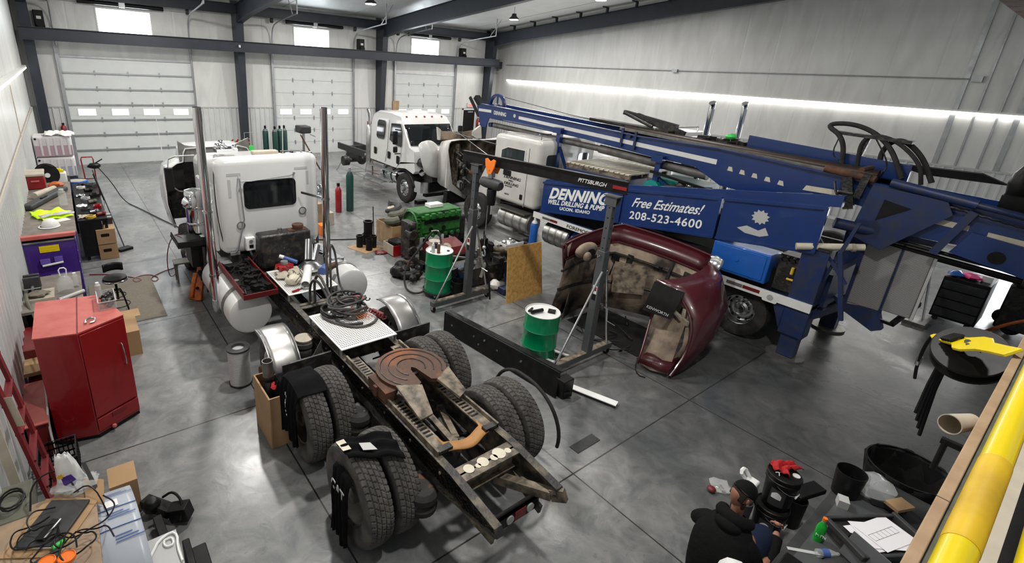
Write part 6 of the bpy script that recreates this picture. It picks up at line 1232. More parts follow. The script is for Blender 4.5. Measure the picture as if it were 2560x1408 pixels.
# workbench behind cabinet
t = T('workbench', 'cluttered narrow workbench between the red cabinet and the purple chest', 'workbench', (-.6, 9.1, 0))
B('bench_top', MB().box(-1.0+.04, -.2, 8.5, 9.9, .88, .92), 'bench_top', t); B('bench_leg', MB().box(-.95, -.9, 8.52, 8.57, 0, .88), 'black', t); B('bench_leg', MB().box(-.26, -.21, 8.52, 8.57, 0, .88), 'black', t); B('bench_leg', MB().box(-.26, -.21, 9.8, 9.85, 0, .88), 'black', t); B('bench_leg', MB().box(-.95, -.9, 9.8, 9.85, 0, .88), 'black', t); B('shelf', MB().box(-.94, -.22, 8.5, 9.88, .3, .33), 'bench_top', t)
B('lower_bin', MB().box(-.9, -.3, 8.8, 9.6, .33, .8), 'black', t)
t = T('vise', 'old dark bench vise on the narrow workbench', 'vise', (-.8, 9.3, .92)); B('vise_body', MB().box(-.88, -.72, 9.2, 9.5, .92, 1.05).box(-.9, -.7, 9.15, 9.2, .98, 1.2).box(-.9, -.7, 9.28, 9.33, .98, 1.2), 'dark_grey', t, bev=.01); B('vise_handle', MB().cyl((-.8, 9.05, 1.05), (-.8, 9.2, 1.05), .02).cyl((-.9, 9.07, 1.05), (-.7, 9.07, 1.05), .008), 'galv', t)
t = T('water_jug', 'large clear plastic jug with a white handle on the narrow workbench', 'jug', (-.4, 9.05, .92)); B('jug', MB().lathe([(0, 0), (.1, 0), (.105, .02), (.105, .16), (.07, .24), (.03, .28), (.03, .31)], (-.4, 9.05, .92)), 'clear', t); B('jug_handle', MB().tube([(-.44, 9.05, 1.2), (-.45, 9.05, 1.32), (-.35, 9.05, 1.32), (-.36, 9.05, 1.2)], .01, 6, 1), 'white_paint', t)
can('glass_bottle', -.27, 9.2, .92, .04, .24, 'clear', 'white', 'small clear bottle right of the big jug', 'bottle')
t = T('shop_rag', 'tan dirty rag on a tray on the narrow workbench', 'rag', (-.72, 9.0, .92)); B('tray', MB().box(-.92, -.55, 8.85, 9.25, .92, .95), 'beige', t); B('rag', MB().ball((-.75, 9.0, .98), .12, (1.2, 1, .35), 12, .25, 4), 'mat_brown', t)
t = T('pneumatic_tool', 'grey air tool lying along the edge of the narrow workbench', 'tool', (-.3, 8.8, .92)); B('body', MB().cyl((-.45, 8.72, .95), (-.18, 8.9, .95), .028), 'vinyl_grey', t); B('head', MB().cyl((-.5, 8.68, .95), (-.45, 8.72, .95), .04), 'chrome_soft', t)
one('bent_pipe', MB().tube([(-.75, 9.6, 1.0), (-.95+.06, 9.3, 1.0), (-.88, 8.8, .98), (-.75, 8.3, .8), (-.72, 8.1, .6), (-.8, 8.0, .55), (-.85, 8.2, .52)], .025, 8, 2), 'olive', 'bent grey-green pipe hooked over the narrow workbench', 'pipe')
t = T('parts_washer', 'red lidded bin low behind the red cabinet', 'bin', (-.8, 6.7, 0)); B('bin', MB().box(-.9, -.7, 6.3, 7.6, 0, .48), 'red_dark', t); B('lid', MB().plate([(-.94, 6.25, .5), (-.69, 6.25, .5), (-.69, 7.2, .52), (-.94, 7.2, .52)], .015), 'red_dusty', t)
one('storage_unit', MB().box(-.94, -.69, 7.7, 8.45, 0, .72), 'red_dark', 'dark red drawer unit wedged between the wall and red cabinet', 'drawers', bev=.01)
one('cardboard_flap', MB().box(-.93, -.72, 7.3, 7.7, .55, .6), 'card', 'tan cardboard scrap on the low red bin', 'cardboard')
one('air_hose', MB().tube([(-.7, 7.9, .9), (-.72, 7.2, .7), (-.69, 6.6, .6), (-.7, 6.3, .45), (-.69, 6.2, .1), (-.72, 5.9, .02)], .012, 6, 2), 'vinyl_grey', 'grey air hose drooping down the side of the red cabinet', 'hose')
one('cardboard_box', MB().box(.22, .42, 8.2, 8.75, 0, .42).box(.2, .5, 8.75, 9.05, .4, .41), 'card', 'small open cardboard box on the floor behind the red cabinet', 'box')
t = T('milk_crate', 'black plastic milk crate on the floor at the foot of the red cabinet', 'crate', (-.66, 5.95, 0)); mb = MB()
cx0, cx1, cy0, cy1 = -.82, -.48, 5.75, 6.15
for z in (.02, .1, .18, .26): mb.box(cx0, cx1, cy0, cy0+.008, z, z+.02).box(cx0, cx1, cy1, cy1+.008, z, z+.02).box(cx0, cx0+.008, cy0, cy1, z, z+.02).box(cx1, cx1+.008, cy0, cy1, z, z+.02)
for k in range(9): x = cx0+k*(cx1-cx0)/8; mb.box(x-.006, x+.006, cy0, cy0+.01, 0, .3).box(x-.006, x+.006, cy1, cy1+.01, 0, .3); y = cy0+k*(cy1-cy0)/8; mb.box(cx0, cx0+.01, y-.006, y+.006, 0, .3).box(cx1, cx1+.01, y-.006, y+.006, 0, .3)
for k in range(8): x = cx0+.02+k*.042; mb.box(x, x+.012, cy0, cy1, .005, .015)
B('lattice', mb, 'black', t); B('rim', MB().tube([(cx0, cy0, .3), (cx1, cy0, .3), (cx1, cy1, .3), (cx0, cy1, .3), (cx0, cy0, .3)], .01, 6), 'dark_grey', t)
# purple tool chest
t = T('tool_chest', 'tall purple tool chest with a yellow sticker against the left wall', 'tool chest', (-.58, 11.5, 0))
B('chest_body', MB().box(-.93, -.2, 10.62, 15.1, .08, 1.3), 'purple', t, bev=.015); B('chest_base', MB().box(-.9, -.23, 10.68, 14.2, .0, .08), 'black', t); B('worktop', MB().box(-.945, -.15, 10.7, 15.15, 1.36, 1.395), 'bench_top', t, bev=.005); B('lid_gap', MB().box(-.93, -.2, 10.65, 15.1, 1.3, 1.36), 'black', t)
B('front_edge', MB().box(-.95, -.17, 10.55, 10.66, 1.36, 1.43), 'red_dusty', t, bev=.01); B('steel_edge', MB().box(-.93, -.2, 10.6, 10.64, 1.28, 1.31), 'chrome_soft', t)
yf = 10.615
B('yellow_sticker', MB().box(-.72, -.44, yf-.004, yf, 1.1, 1.22), 'yellow', t); B('sticker_rule', MB().box(-.7, -.46, yf-.006, yf-.004, 1.175, 1.18).box(-.7, -.46, yf-.006, yf-.004, 1.135, 1.14), 'yellow_dark', t)
h_ = B('side_handle', MB().cyl((-.72, yf-.05, .87), (-.42, yf-.05, .9), .02), 'white', t); B('handle_bracket', MB().box(-.74, -.6, yf-.05, yf, .9, .98).box(-.54, -.42, yf-.05, yf, .92, 1.0), 'purple_lt', h_)
B('recess_slot', MB().box(-.64, -.33, yf-.02, yf, .58, .68), 'purple_lt', t); c_ = B('cup_holder', MB().box(-.63, -.33, yf-.1, yf, .28, .42), 'purple_lt', t, bev=.01); B('cup_hole', MB().cyl((-.57, yf-.05, .42), (-.57, yf-.05, .425), .035).cyl((-.48, yf-.05, .42), (-.48, yf-.05, .425), .035).cyl((-.39, yf-.05, .42), (-.39, yf-.05, .425), .035), 'purple', c_)
B('side_trim', MB().box(-.2, -.19, 10.62, 14.3, .1, 1.3), 'purple', t)
for k in range(5): B('drawer', MB().box(-.2, -.185, 10.75, 14.2, .15+k*.22, .35+k*.22), 'purple', t, bev=.004)
# on the chest
t = T('hard_hat', 'dirty white hard hat on the near end of the purple chest', 'hard hat', (-.53, 11.2, 1.4)); B('shell', MB().lathe([(0, .15), (.06, .14), (.11, .1), (.135, .04), (.14, .0)], (-.52, 11.2, 1.4), 'z', 24), 'white', t); B('brim', MB().lathe([(.14, .0), (.165, -.002), (.165, .006), (.14, .01)], (-.54, 11.18, 1.405), 'z', 24), 'white', t)
def cloth(cx, cy, z, sx, sy, h, n=16, sd=0, rz=0):
    rnd = random.Random(sd); ph = [rnd.uniform(0, 6) for _ in range(6)]
    def fn(u, v):
        a, b = u-.5, v-.5; c, s = math.cos(rz), math.sin(rz); x = a*sx*(1+.12*math.sin(7*b+ph[0])); y = b*sy*(1+.15*math.sin(6*a+ph[1]))
        zz = abs(h*(math.sin(9*a+ph[2]+4*b)*.5+math.sin(11*b+ph[3]-3*a)*.5))*(1-.6*max(abs(a), abs(b))*2)
        return (cx+x*c-y*s, cy+x*s+y*c, z+zz+.008)
    return MB().sheet(fn, n, n)
t = T('safety_vest', 'bright yellow-green safety vest thrown over the purple chest', 'vest', (-.5, 11.9, 1.4)); B('fabric', cloth(-.5, 12.0, 1.4, .55, .75, .12, sd=3, rz=.3), 'hivis', t, solid=.01); B('reflective_band', cloth(-.42, 11.8, 1.45, .5, .16, .05, sd=5, rz=.25), 'vinyl_grey', t, solid=.01); B('paper_under', MB().box(-.6, -.25, 11.45, 11.75, 1.396, 1.4, .4), 'white', t)
t = T('rifle_case', 'long dark grey hard case lying across the purple chest', 'case', (-.7, 13.0, 1.4)); B('case', MB().bar((-.9, 12.5, 1.46), (-.28, 14.1, 1.46), .2, .1), 'dark_grey', t, bev=.03); B('case_handle', MB().bar((-.66, 13.0, 1.52), (-.58, 13.2, 1.52), .05, .03), 'black', t)
one('rolled_sheet', MB().cyl((-.8, 13.5, 1.47), (-.45, 14.1, 1.47), .07), 'beige', 'tan rolled material lying behind the long grey case', 'roll')
t = T('extension_cord_coil', 'orange-brown leather gloves heap beside the red cooler', 'gloves', (-.5, 14.6, 1.4)); B('glove', MB().ball((-.42, 14.6, 1.45), .12, (1.3, 1, .6), 12, .15, 2), 'orange_rust', t); t['category'] = 'gloves'; t.name = 'work_glove'
t = T('cooler', 'red and white drinks cooler by the left wall', 'cooler', (-.78, 15.2, 1.1)); B('cooler_body', MB().box(-.94, -.6, 14.45, 15.05, 1.4, 1.7), 'red', t, bev=.02); B('cooler_lid', MB().box(-.945, -.595, 14.42, 15.08, 1.7, 1.76), 'beige', t, bev=.015); B('cooler_handle', MB().box(-.85, -.7, 14.41, 14.45, 1.58, 1.61), 'red_dusty', t)
one('shelf_unit', MB().box(-.96, -.15, 15.25, 17.4, 1.04, 1.1).box(-.95, -.9, 15.26, 15.31, 0, 1.04).box(-.2, -.15, 15.26, 15.31, 0, 1.04).box(-.95, -.9, 17.3, 17.35, 0, 1.04).box(-.2, -.15, 17.3, 17.35, 0, 1.04), 'black', 'black steel bench under the red cooler and cable reel', 'bench')
t = T('cable_reel', 'black cable reel standing on the bench behind the red cooler', 'reel', (-.7, 16.4, 1.1)); B('reel_disc', MB().lathe([(0, 0), (.27, 0), (.27, .02), (0, .02)], (-.6, 16.2, 1.38), (.25, -1, .1), 36).lathe([(0, 0), (.27, 0), (.27, .02), (0, .02)], (-.62, 16.45, 1.37), (.25, -1, .1), 36).lathe([(.16, 0), (.16, .25)], (-.62, 16.45, 1.37), (.25, -1, .1), 24), 'black', t); B('reel_handle', MB().tube([(-.86, 16.2, 1.4), (-.8, 16.15, 1.62), (-.62, 16.15, 1.7), (-.45, 16.15, 1.6)], .012, 6, 2), 'black', t); B('reel_label', MB().cyl((-.595, 16.175, 1.38), (-.592, 16.16, 1.38), .06), 'white', t)
t = T('jerry_can', 'yellow and white plastic container beside the cable reel', 'container', (-.3, 16.4, 1.1)); B('body', MB().box(-.45, -.2, 16.3, 16.6, 1.1, 1.4), 'white', t, bev=.03); B('cap', MB().cyl((-.35, 16.4, 1.4), (-.35, 16.4, 1.5), .06).box(-.42, -.25, 16.35, 16.5, 1.4, 1.46), 'yellow', t)
can('oil_jug', -.3, 12.75, 1.4, .07, .34, 'clear', 'vinyl_grey', 'grey translucent oil jug on the purple chest beside the black table', 'jug'); can('tin_can', -.28, 15.5, 1.1, .08, .2, 'beige', 'beige', 'round tin right of the red cooler', 'tin')
# black table with tools (farther)
t = T('work_table', 'long black steel table covered with small tools right of the purple chest', 'table', (.1, 16, 0))
B('table_top', MB().box(-.13, .42, 13.0, 16.95, .9, .95), 'black', t)
for x, y in ((.35, 13.05), (.35, 16.85), (-.08, 13.05), (-.08, 16.85)): B('table_leg', MB().box(x, x+.06, y, y+.06, 0, .9), 'black', t)
B('side_panel', MB().box(-.12, .3, 13.0, 13.02, .1, .9), 'black', t)
rnd = random.Random(44); kinds = ('socket_tray', 'wrench', 'parts_box', 'rag', 'hose_coil')
spots_ = [(-.0, 13.3), (.2, 13.5), (.05, 13.8), (.3, 14.0), (.0, 14.3), (.22, 14.5), (.1, 14.9), (.3, 15.2), (.0, 15.4), (.2, 15.8), (.05, 16.2), (.3, 16.4), (.1, 16.8), (.32, 13.25), (.12, 13.1)]
desc = ['tan cloth', 'bright metal fitting', 'black cable coil', 'red tool', 'white plastic part', 'grey casting', 'clear cup', 'dark impact tool', 'silver flange', 'black hose loop', 'white tag', 'grey steel block', 'dark box', 'red handled pliers', 'brass fitting']
ms_ = ['beige', 'chrome_soft', 'black', 'red', 'white', 'olive', 'vinyl_grey', 'black', 'chrome_soft', 'black', 'white', 'dark_grey', 'black', 'red_dark', 'gold']
nm_ = ['cloth_scrap', 'metal_fitting', 'cable_coil', 'hand_tool', 'plastic_part', 'casting', 'cup', 'impact_tool', 'flange', 'hose_loop', 'tag', 'steel_block', 'parts_box', 'pliers', 'brass_fitting']
for k, (x, y) in enumerate(spots_):
    z = .95
    if k % 4 == 0: mb = cloth(x, y, z, .2, .25, .06, 8, sd=k)
    elif k % 4 == 1: mb = MB().cyl((x-.08, y, z+.04), (x+.08, y+.08, z+.04), .04).ball((x+.06, y+.05, z+.05), .05, seg=8)
    elif k % 4 == 2: mb = MB().tube([(x+.09*math.cos(a*.6), y+.12*math.sin(a*.6), z+.015+.003*a) for a in range(22)], .012, 6)
    else: mb = MB().box(x-.09, x+.09, y-.08, y+.08, z, z+.07, k*.5).cyl((x-.05, y, z+.07), (x+.05, y, z+.09), .03)
    one(nm_[k], mb, ms_[k], desc[k]+', number '+['one', 'two', 'three', 'four', 'five', 'six', 'seven', 'eight', 'nine', 'ten', 'eleven', 'twelve', 'thirteen', 'fourteen', 'fifteen'][k]+' along the black tool table' if 0 else desc[k]+' lying on the '+('near' if y < 14 else 'middle' if y < 15.6 else 'far')+' part of the black tool table', nm_[k].replace('_', ' '), 'things on the black tool table')
for k in range(4):
    one('file_folder', MB().box(.33, .52, 13.35+k*.12, 13.42+k*.12, .36, .85), 'vinyl_grey' if k % 2 else 'dark_grey', ['nearest grey', 'second dark', 'third grey', 'farthest dark'][k]+' metal plate standing at the side of the black tool table', 'plate', 'plates beside the tool table')
for k, z in enumerate((0, .36)):
    q = T('cardboard_carton', ('lower' if k == 0 else 'upper')+' of two brown cartons stacked beside the black tool table', 'carton', (.33, 13.3, z), group='brown cartons')
    B('carton', MB().box(.16, .52, 12.95, 13.4, z+.005, z+.345), 'card', q); B('carton_slot', MB().prism(rrect(.24, .4, z+.18, z+.25, .02), 'y', 12.944, 12.95), 'black', q)
t = T('broom', 'long-handled black squeegee leaning against the black tool table', 'broom', (.7, 13.6, 0)); B('broom_handle', MB().cyl((.68, 13.55, .05), (.4, 17.2, 1.25), .014), 'black', t); B('broom_head', MB().box(.52, .82, 13.35, 13.55, .0, .06, .5), 'black', t)
# totes, blue drum, red trolley far left
for k, z in enumerate((.65, 1.3)):
    q = T('water_tank', ('lower grey' if k == 0 else 'upper pink')+' ribbed white plastic tank in the stack at the far left', 'tank', (-.4, 19.6, z), group='stacked plastic tanks')
    B('tank_shell', MB().box(-.9, .06, 19.4, 20.2, z+.02, z+.64), 'clear_tote', q, bev=.05); B('fluid', MB().box(-.885, .045, 19.385, 19.4, z+.05, z+.36), 'tote_fluid' if k else 'tote_fluid2', q); B('corner_plug', MB().cyl((-.83, 19.39, z+.57), (-.83, 19.37, z+.57), .03), 'black', q)
    rb = MB()
    for i in range(5): x = -.74+i*.17; rb.box(x, x+.06, 19.37, 19.4, z+.06, z+.58)
    B('rib', rb, 'clear_tote', q, bev=.01)
one('tank_stand', MB().box(-.9, .05, 19.4, 20.2, .6, .66).box(-.9, -.82, 19.45, 19.53, 0, .6).box(-.03, .05, 19.45, 19.53, 0, .6).box(-.9, -.82, 20.05, 20.13, 0, .6).box(-.03, .05, 20.05, 20.13, 0, .6), 'dark_grey', 'dark stand under the stacked plastic tanks', 'stand')
one('plastic_sheet', cloth(-.25, 19.7, 1.94, .75, .7, .2, 12, sd=8), 'white', 'crumpled white plastic sheet on top of the stacked tanks', 'sheet', solid=.01)
t = T('blue_drum', 'blue plastic drum on the floor beside the plastic tanks', 'drum', (-.02, 17.6, 0)); B('shell', MB().lathe([(.26, 0), (.29, .02), (.29, .3), (.3, .32), (.29, .34), (.29, .62), (.3, .64), (.29, .66), (.285, .9), (.27, .92)], (-.02, 17.6, 0), 'z', 32), 'blue_drum', t); B('lid', MB().lathe([(.27, .9), (0, .9)], (-.02, 17.6, 0), 'z', 32), 'beige', t); B('label', MB().box(.14, .22, 17.33, 17.36, .6, .73), 'white', t)
t = T('hand_truck', 'red upright hand truck by the far left overhead door', 'trolley', (.35, 19.3, 0)); B('frame', MB().tube([(.25, 19.2, .05), (.2, 19.3, 1.2), (.22, 19.3, 1.28), (.5, 19.3, 1.28), (.52, 19.3, 1.2), (.5, 19.2, .05)], .02, 8).box(.22, .53, 19.1, 19.25, .02, .05).bar((.24, 19.25, .6), (.5, 19.25, .6), .03, .03), 'red', t); B('wheel', MB().cyl((.2, 19.35, .13), (.26, 19.35, .13), .13), 'black', t); B('wheel', MB().cyl((.5, 19.35, .13), (.56, 19.35, .13), .13), 'black', t)
one('cord_reel_head', MB().ball((.5, 19.0, 1.05), .13, (1.4, 1, .7), 10, .15, 3).bar((.5, 19, 1.1), (.75, 19.0, 1.25), .03, .03), 'black', 'black reel head on the red hand truck', 'reel')
one('power_cable', MB().tube([(.6, 19.0, 1.0), (.9, 18.9, .5), (1.1, 18.2, .02), (1.4, 17.2, .02), (1.8, 15.6, .02), (2.2, 14.2, .02), (3.2, 13.2, .02), (4.5, 12.3, .02), (5.2, 11.9, .02), (6.2, 11.5, .02), (6.6, 11.45, .02)], .014, 6, 2), 'black', 'black power cable across the floor from the far left past both trucks', 'cable')
one('pry_bar', MB().cyl((.6, 18.6, .02), (.42, 17.9, 1.0), .02), 'black', 'dark bar leaning near the blue drum', 'bar')
t = T('fire_extinguisher', 'red fire extinguisher hanging beside the leftmost steel column', 'extinguisher', (-.1, YF-.3, 1.2)); B('cylinder', MB().lathe([(0, 1.1), (.08, 1.1), (.09, 1.15), (.09, 1.55), (.05, 1.63), (.03, 1.65)], (-.1, YF-.2, 0)), 'red', t); B('valve', MB().box(-.14, -.05, YF-.23, YF-.17, 1.65, 1.72), 'black', t); B('label', MB().box(-.15, -.05, YF-.3, YF-.29, 1.3, 1.4), 'white', t)
# stool, mat, hose
t = T('shop_stool', 'black padded swivel stool with a low backrest behind the red cabinet', 'stool', (.27, 9.85, 0)); B('seat', MB().lathe([(0, .66), (.17, .66), (.19, .68), (.18, .73), (0, .74)], (.27, 9.85, 0), 'z', 28), 'black', t); B('seat_trim', MB().lathe([(.185, .665), (.195, .67), (.195, .69), (.185, .695)], (.27, 9.85, 0), 'z', 28), 'chrome', t); B('backrest', MB().sheet(lambda u, v: (.27+.19*math.sin((u-.5)*1.9), 9.88+.19*math.cos((u-.5)*1.9)-.02, .8+.14*v), 10, 3), 'black', t, solid=.03)
B('post', MB().cyl((.27, 9.85, .3), (.27, 9.85, .66), .02), 'black', t)
for k in range(4): a = PI/4+k*PI/2; B('leg', MB().tube([(.27, 9.85, .5), (.27+.1*math.cos(a), 9.85+.1*math.sin(a), .46), (.27+.2*math.cos(a), 9.85+.2*math.sin(a), .0)], .012, 6, 1), 'black', t)
B('foot_ring', MB().tube([(.27+.17*math.cos(a*.3), 9.85+.17*math.sin(a*.3), .2) for a in range(22)], .008, 6).tube([(.27+.13*math.cos(a*.3), 9.85+.13*math.sin(a*.3), .38) for a in range(22)], .008, 6), 'black', t)
one('floor_mat', MB().box(-.15, .95, 9.38, 11.5, 0, .012), 'mat_brown', 'brown rubber floor mat under the stool', 'mat')
hz_ = [(-.1, 12.1, .012), (.3, 11.9, .012), (.62, 11.55, .012), (.8, 11.3, .012), (.65, 11.2, .012), (.6, 11.45, .012), (.9, 11.6, .012), (1.1, 11.3, .012), (1.0, 11.05, .012), (.9, 11.3, .012), (1.2, 11.6, .012), (1.5, 11.7, .012), (1.65, 12.1, .012), (1.45, 12.0, .012), (1.5, 11.5, .012), (1.25, 11.0, .03), (1.2, 10.6, .7), (1.3, 10.3, 1.2), (1.45, 10.1, 1.3)]
one('air_hose', MB().tube(hz_, .009, 6, 2), 'red_dark', 'thin dark red air hose looping over the floor toward the white tractor', 'hose')
t = T('work_stand', 'grey steel step stand beside the front wheel of the white tractor', 'stand', (1.6, 11.1, 0)); B('stand_top', MB().box(1.35, 1.85, 10.75, 11.05, .42, .45), 'alu_dull', t)
for x, y in ((1.37, 10.77), (1.8, 10.77), (1.37, 11.0), (1.8, 11.0)): B('stand_leg', MB().box(x, x+.03, y, y+.03, 0, .42), 'alu_dull', t)
# ================= back wall things between the doors
for k, (x, y) in enumerate(((7.5, 24.0), (7.85, 23.7), (8.15, 23.9), (8.4, 24.0))):
    q = T('gas_cylinder', ['leftmost', 'second', 'third', 'rightmost'][k]+' of the four dark green gas cylinders at the blue column', 'cylinder', (x, y, 0), group='green gas cylinders')
    B('cylinder_body', MB().lathe([(0, 0), (.12, 0), (.13, .05), (.13, 1.3), (.09, 1.42), (.05, 1.45)], (x, y, .0), 'z', 20), 'cyl_teal', q); B('valve_cap', MB().lathe([(.05, 1.42), (.05, 1.58), (0, 1.6)], (x, y, 0), 'z', 12), 'black', q); B('neck_band', MB().lathe([(.1, 1.38), (.105, 1.38), (.07, 1.44)], (x, y, 0)), 'white', q)
t = T('drill_press', 'grey drill press standing behind the white tractor near the middle door', 'drill press', (8.0, 20.6, 0)); B('column', MB().cyl((8.1, 20.8, 0), (8.1, 20.8, 1.9), .05), 'alu_dull', t); B('head', MB().box(7.85, 8.35, 20.5, 21.1, 1.65, 1.95), 'dark_grey', t, bev=.05); B('chuck', MB().cyl((8.05, 20.6, 1.35), (8.05, 20.6, 1.65), .04), 'galv', t); B('feed_handle', MB().cyl((8.35, 20.7, 1.6), (8.55, 20.6, 1.5), .012), 'dark_grey', t); B('press_base', MB().box(7.85, 8.35, 20.5, 21.1, 0, .08), 'dark_grey', t)
t = T('tool_cart', 'lime green cart with red tools beside the blue column', 'cart', (6.0, 22.5, 0)); B('cart_body', MB().box(5.4, 6.4, 22.2, 22.8, .3, .95), 'lime', t); B('cart_wheel', MB().cyl((5.45, 22.15, .12), (5.45, 22.25, .12), .12).cyl((6.35, 22.15, .12), (6.35, 22.25, .12), .12), 'black', t); B('cart_handle', MB().tube([(6.1, 22.4, .95), (6.1, 22.4, 1.5), (6.5, 22.4, 1.5)], .015, 6), 'galv', t)
for k in range(4): one('red_jack', MB().ball((5.55+k*.22, 22.45, 1.05), .13, (1, 1, .8), 8, .25, k).cyl((5.5+k*.22, 22.45, 1.05), (5.6+k*.22, 22.3, 1.25), .03), 'red', ['leftmost', 'second', 'third', 'rightmost'][k]+' red tool on the lime green cart', 'tool', 'red tools on the lime cart')
t = T('workbench', 'wooden bench covered with parts behind the white tractor roof', 'workbench', (6.8, 19.3, 0)); B('bench_top', MB().box(5.9, 7.8, 18.7, 19.9, .95, 1.0), 'wood_bench', t); B('bench_leg', MB().box(5.95, 6.05, 18.75, 18.85, 0, .95), 'black', t); B('bench_leg', MB().box(7.65, 7.75, 18.75, 18.85, 0, .95), 'black', t)
rnd = random.Random(77)
for k in range(9):
    x = 6.0+k*.2; one('bench_part', MB().ball((x, 19.1+.1*(k % 3), 1.1), .1, (1, 1, .9), 8, .3, k) if k % 2 else MB().box(x-.08, x+.08, 18.95, 19.2, 1.0, 1.14, k), ('chrome_soft', 'black', 'white', 'rust')[k % 4], ['bright metal', 'black', 'white', 'rusty'][k % 4]+' part on the wooden bench behind the tractor, '+['first', 'second', 'third', 'fourth', 'fifth', 'sixth', 'seventh', 'eighth', 'last'][k]+' from its left end', 'part', 'parts on the wooden bench')
one('ramp_board', MB().bar((8.3, 19.6, .3), (7.6, 19.8, 1.7), .35, .05), 'rust', 'dark brown board leaning beside the wooden bench', 'board')
t = T('red_cabinet', 'dark red cabinet against the wall between the middle and right doors', 'cabinet', (13.1, 23.3, 0)); B('cabinet_body', MB().box(12.75, 13.5, 23.2, 23.8, 0, 1.75), 'red_dark', t, bev=.02); B('poster', MB().box(12.85, 13.1, 23.19, 23.2, 1.3, 1.65), 'white', t)
one('wood_plank', MB().box(14.6, 15.0, 24.3, 24.4, 0, 2.75), 'wood', 'upright wooden planks against the third steel column', 'plank')
t = T('gas_cylinder', 'tall dark green gas cylinder beside the red extinguisher near the rear frame', 'cylinder', (7.05, 14.3, 0)); B('cylinder_body', MB().lathe([(0, 0), (.11, 0), (.12, .04), (.12, 1.15), (.07, 1.28), (.04, 1.3)], (7.05, 14.3, 0), 'z', 20), 'cyl_teal', t); B('valve', MB().cyl((7.05, 14.3, 1.28), (7.05, 14.3, 1.42), .04), 'galv', t)
t = T('fire_extinguisher', 'red cylinder standing left of the tall green gas cylinder', 'extinguisher', (6.65, 14.3, 0)); B('cylinder', MB().lathe([(0, 0), (.09, 0), (.1, .03), (.1, .72), (.05, .82), (.03, .85)], (6.65, 14.3, 0), 'z', 18), 'red', t); B('valve', MB().box(6.61, 6.69, 14.27, 14.33, .85, .95), 'black', t)
for k, (x0, x1, y, z0, z1, m, l) in enumerate(((5.35, 5.5, 12.9, 0, .75, 'wood', 'upright wooden plank beside the right exhaust stack'), (5.6, 5.95, 13.1, 0, .38, 'beige', 'cream box on the floor right of the right exhaust stack'), (5.2, 5.4, 12.3, 0, .3, 'orange', 'orange box behind the right exhaust stack'))): one(('plank', 'storage_box', 'orange_box')[k], MB().box(x0, x1, y, y+.3, z0, z1), m, l, ('plank', 'box', 'box')[k], bev=.01)
t = T('fire_extinguisher', 'red fire extinguisher on the wall right of the dark exit door', 'extinguisher', (21.35, YF-.2, 1.2)); B('cylinder', MB().lathe([(0, 1.1), (.1, 1.1), (.11, 1.15), (.11, 1.6), (.05, 1.7)], (21.35, YF-.15, 0)), 'red', t); B('label', MB().box(21.29, 21.41, YF-.27, YF-.26, 1.3, 1.45), 'white', t)
one('red_toolbox', MB().box(15.2, 16.3, 17.5, 18.1, .0, 1.3), 'red', 'red tool cabinet glimpsed beyond the tipped white hoods', 'tool cabinet', bev=.02)
# ================= bottom-left bench
t = T('workbench', 'low wooden bench with laptop and cables at the bottom left', 'workbench', (-.6, 3.6, 0))
B('bench_top', MB().box(-.93, -.29, 2.6, 4.42, .9, .94), 'wood_bench', t, bev=.005)
for x, y in ((-.9, 2.7), (-.9, 4.3), (-.34, 2.7), (-.34, 4.3)): B('bench_leg', MB().box(x, x+.06, y, y+.06, 0, .9), 'dark_grey', t)
t = T('laptop', 'dusty closed black laptop on the bottom left bench', 'laptop', (-.57, 4.05, .94)); M_ = Matrix.Translation((-.57, 4.08, .955)) @ Matrix.Rotation(-.55, 4, 'Z')
B('laptop_case', MB().box(-.15, .15, -.22, .22, 0, .025, M=M_), 'dark_grey', t, bev=.006); B('laptop_hinge', MB().box(-.15, .15, -.225, -.21, 0, .02, M=M_), 'chrome_soft', t); B('cutting_tray', MB().box(-.22, .2, -.28, .26, -.014, -.004, M=M_), 'card', t)
t = T('flip_phone', 'black scanner device with a silver edge lying on the laptop', 'scanner', (-.62, 3.98, .98)); B('case', MB().bar((-.66, 3.93, .995), (-.55, 4.08, .995), .06, .02), 'black', t, bev=.006); B('silver_edge', MB().bar((-.63, 3.91, 1.0), (-.52, 4.06, 1.0), .012, .012), 'chrome_soft', t)
for k, (x, y, l) in enumerate(((-.6, 3.63, 'left of the two orange lidded jars on the bottom left bench'), (-.485, 3.6, 'right of the two orange lidded jars on the bottom left bench'))):
    q = T('jar', l, 'jar', (x, y, .94), group='orange lidded jars'); B('jar_body', MB().lathe([(0, 0), (.05, 0), (.052, .09), (.048, .1)], (x, y, .94)), 'clear', q); B('jar_lid', MB().lathe([(.056, .09), (.056, .115), (.05, .12), (.047, .113), (0, .113)], (x, y, .94), 'z', 28), 'orange', q)
rnd = random.Random(15)
t = T('cable_tangle', 'tangle of black cables spread over the bottom left bench', 'cables', (-.5, 4, .95))
for k in range(9):
    cx, cy, r = -.55+rnd.uniform(-.2, .2), 4.0+rnd.uniform(-.35, .3), rnd.uniform(.08, .2)
    B('cable', MB().tube([(cx+r*math.cos(a*.6+k), cy+r*math.sin(a*.6+k), .99+rnd.uniform(0, .07)) for a in range(8)], .006, 6, 2), 'black', t)
B('cable', MB().tube([(-.45, 4.3, 1.0), (-.3, 4.25, 1.1), (-.22, 4.05, .9), (-.2, 3.9, .6), (-.25, 3.8, .3)], .006, 6, 2), 'black', t); B('cable', MB().tube([(-.72, 4.3, .98), (-.7, 4.5, 1.1), (-.5, 4.55, 1.12), (-.4, 4.3, 1.0)], .007, 6, 2), 'black', t)
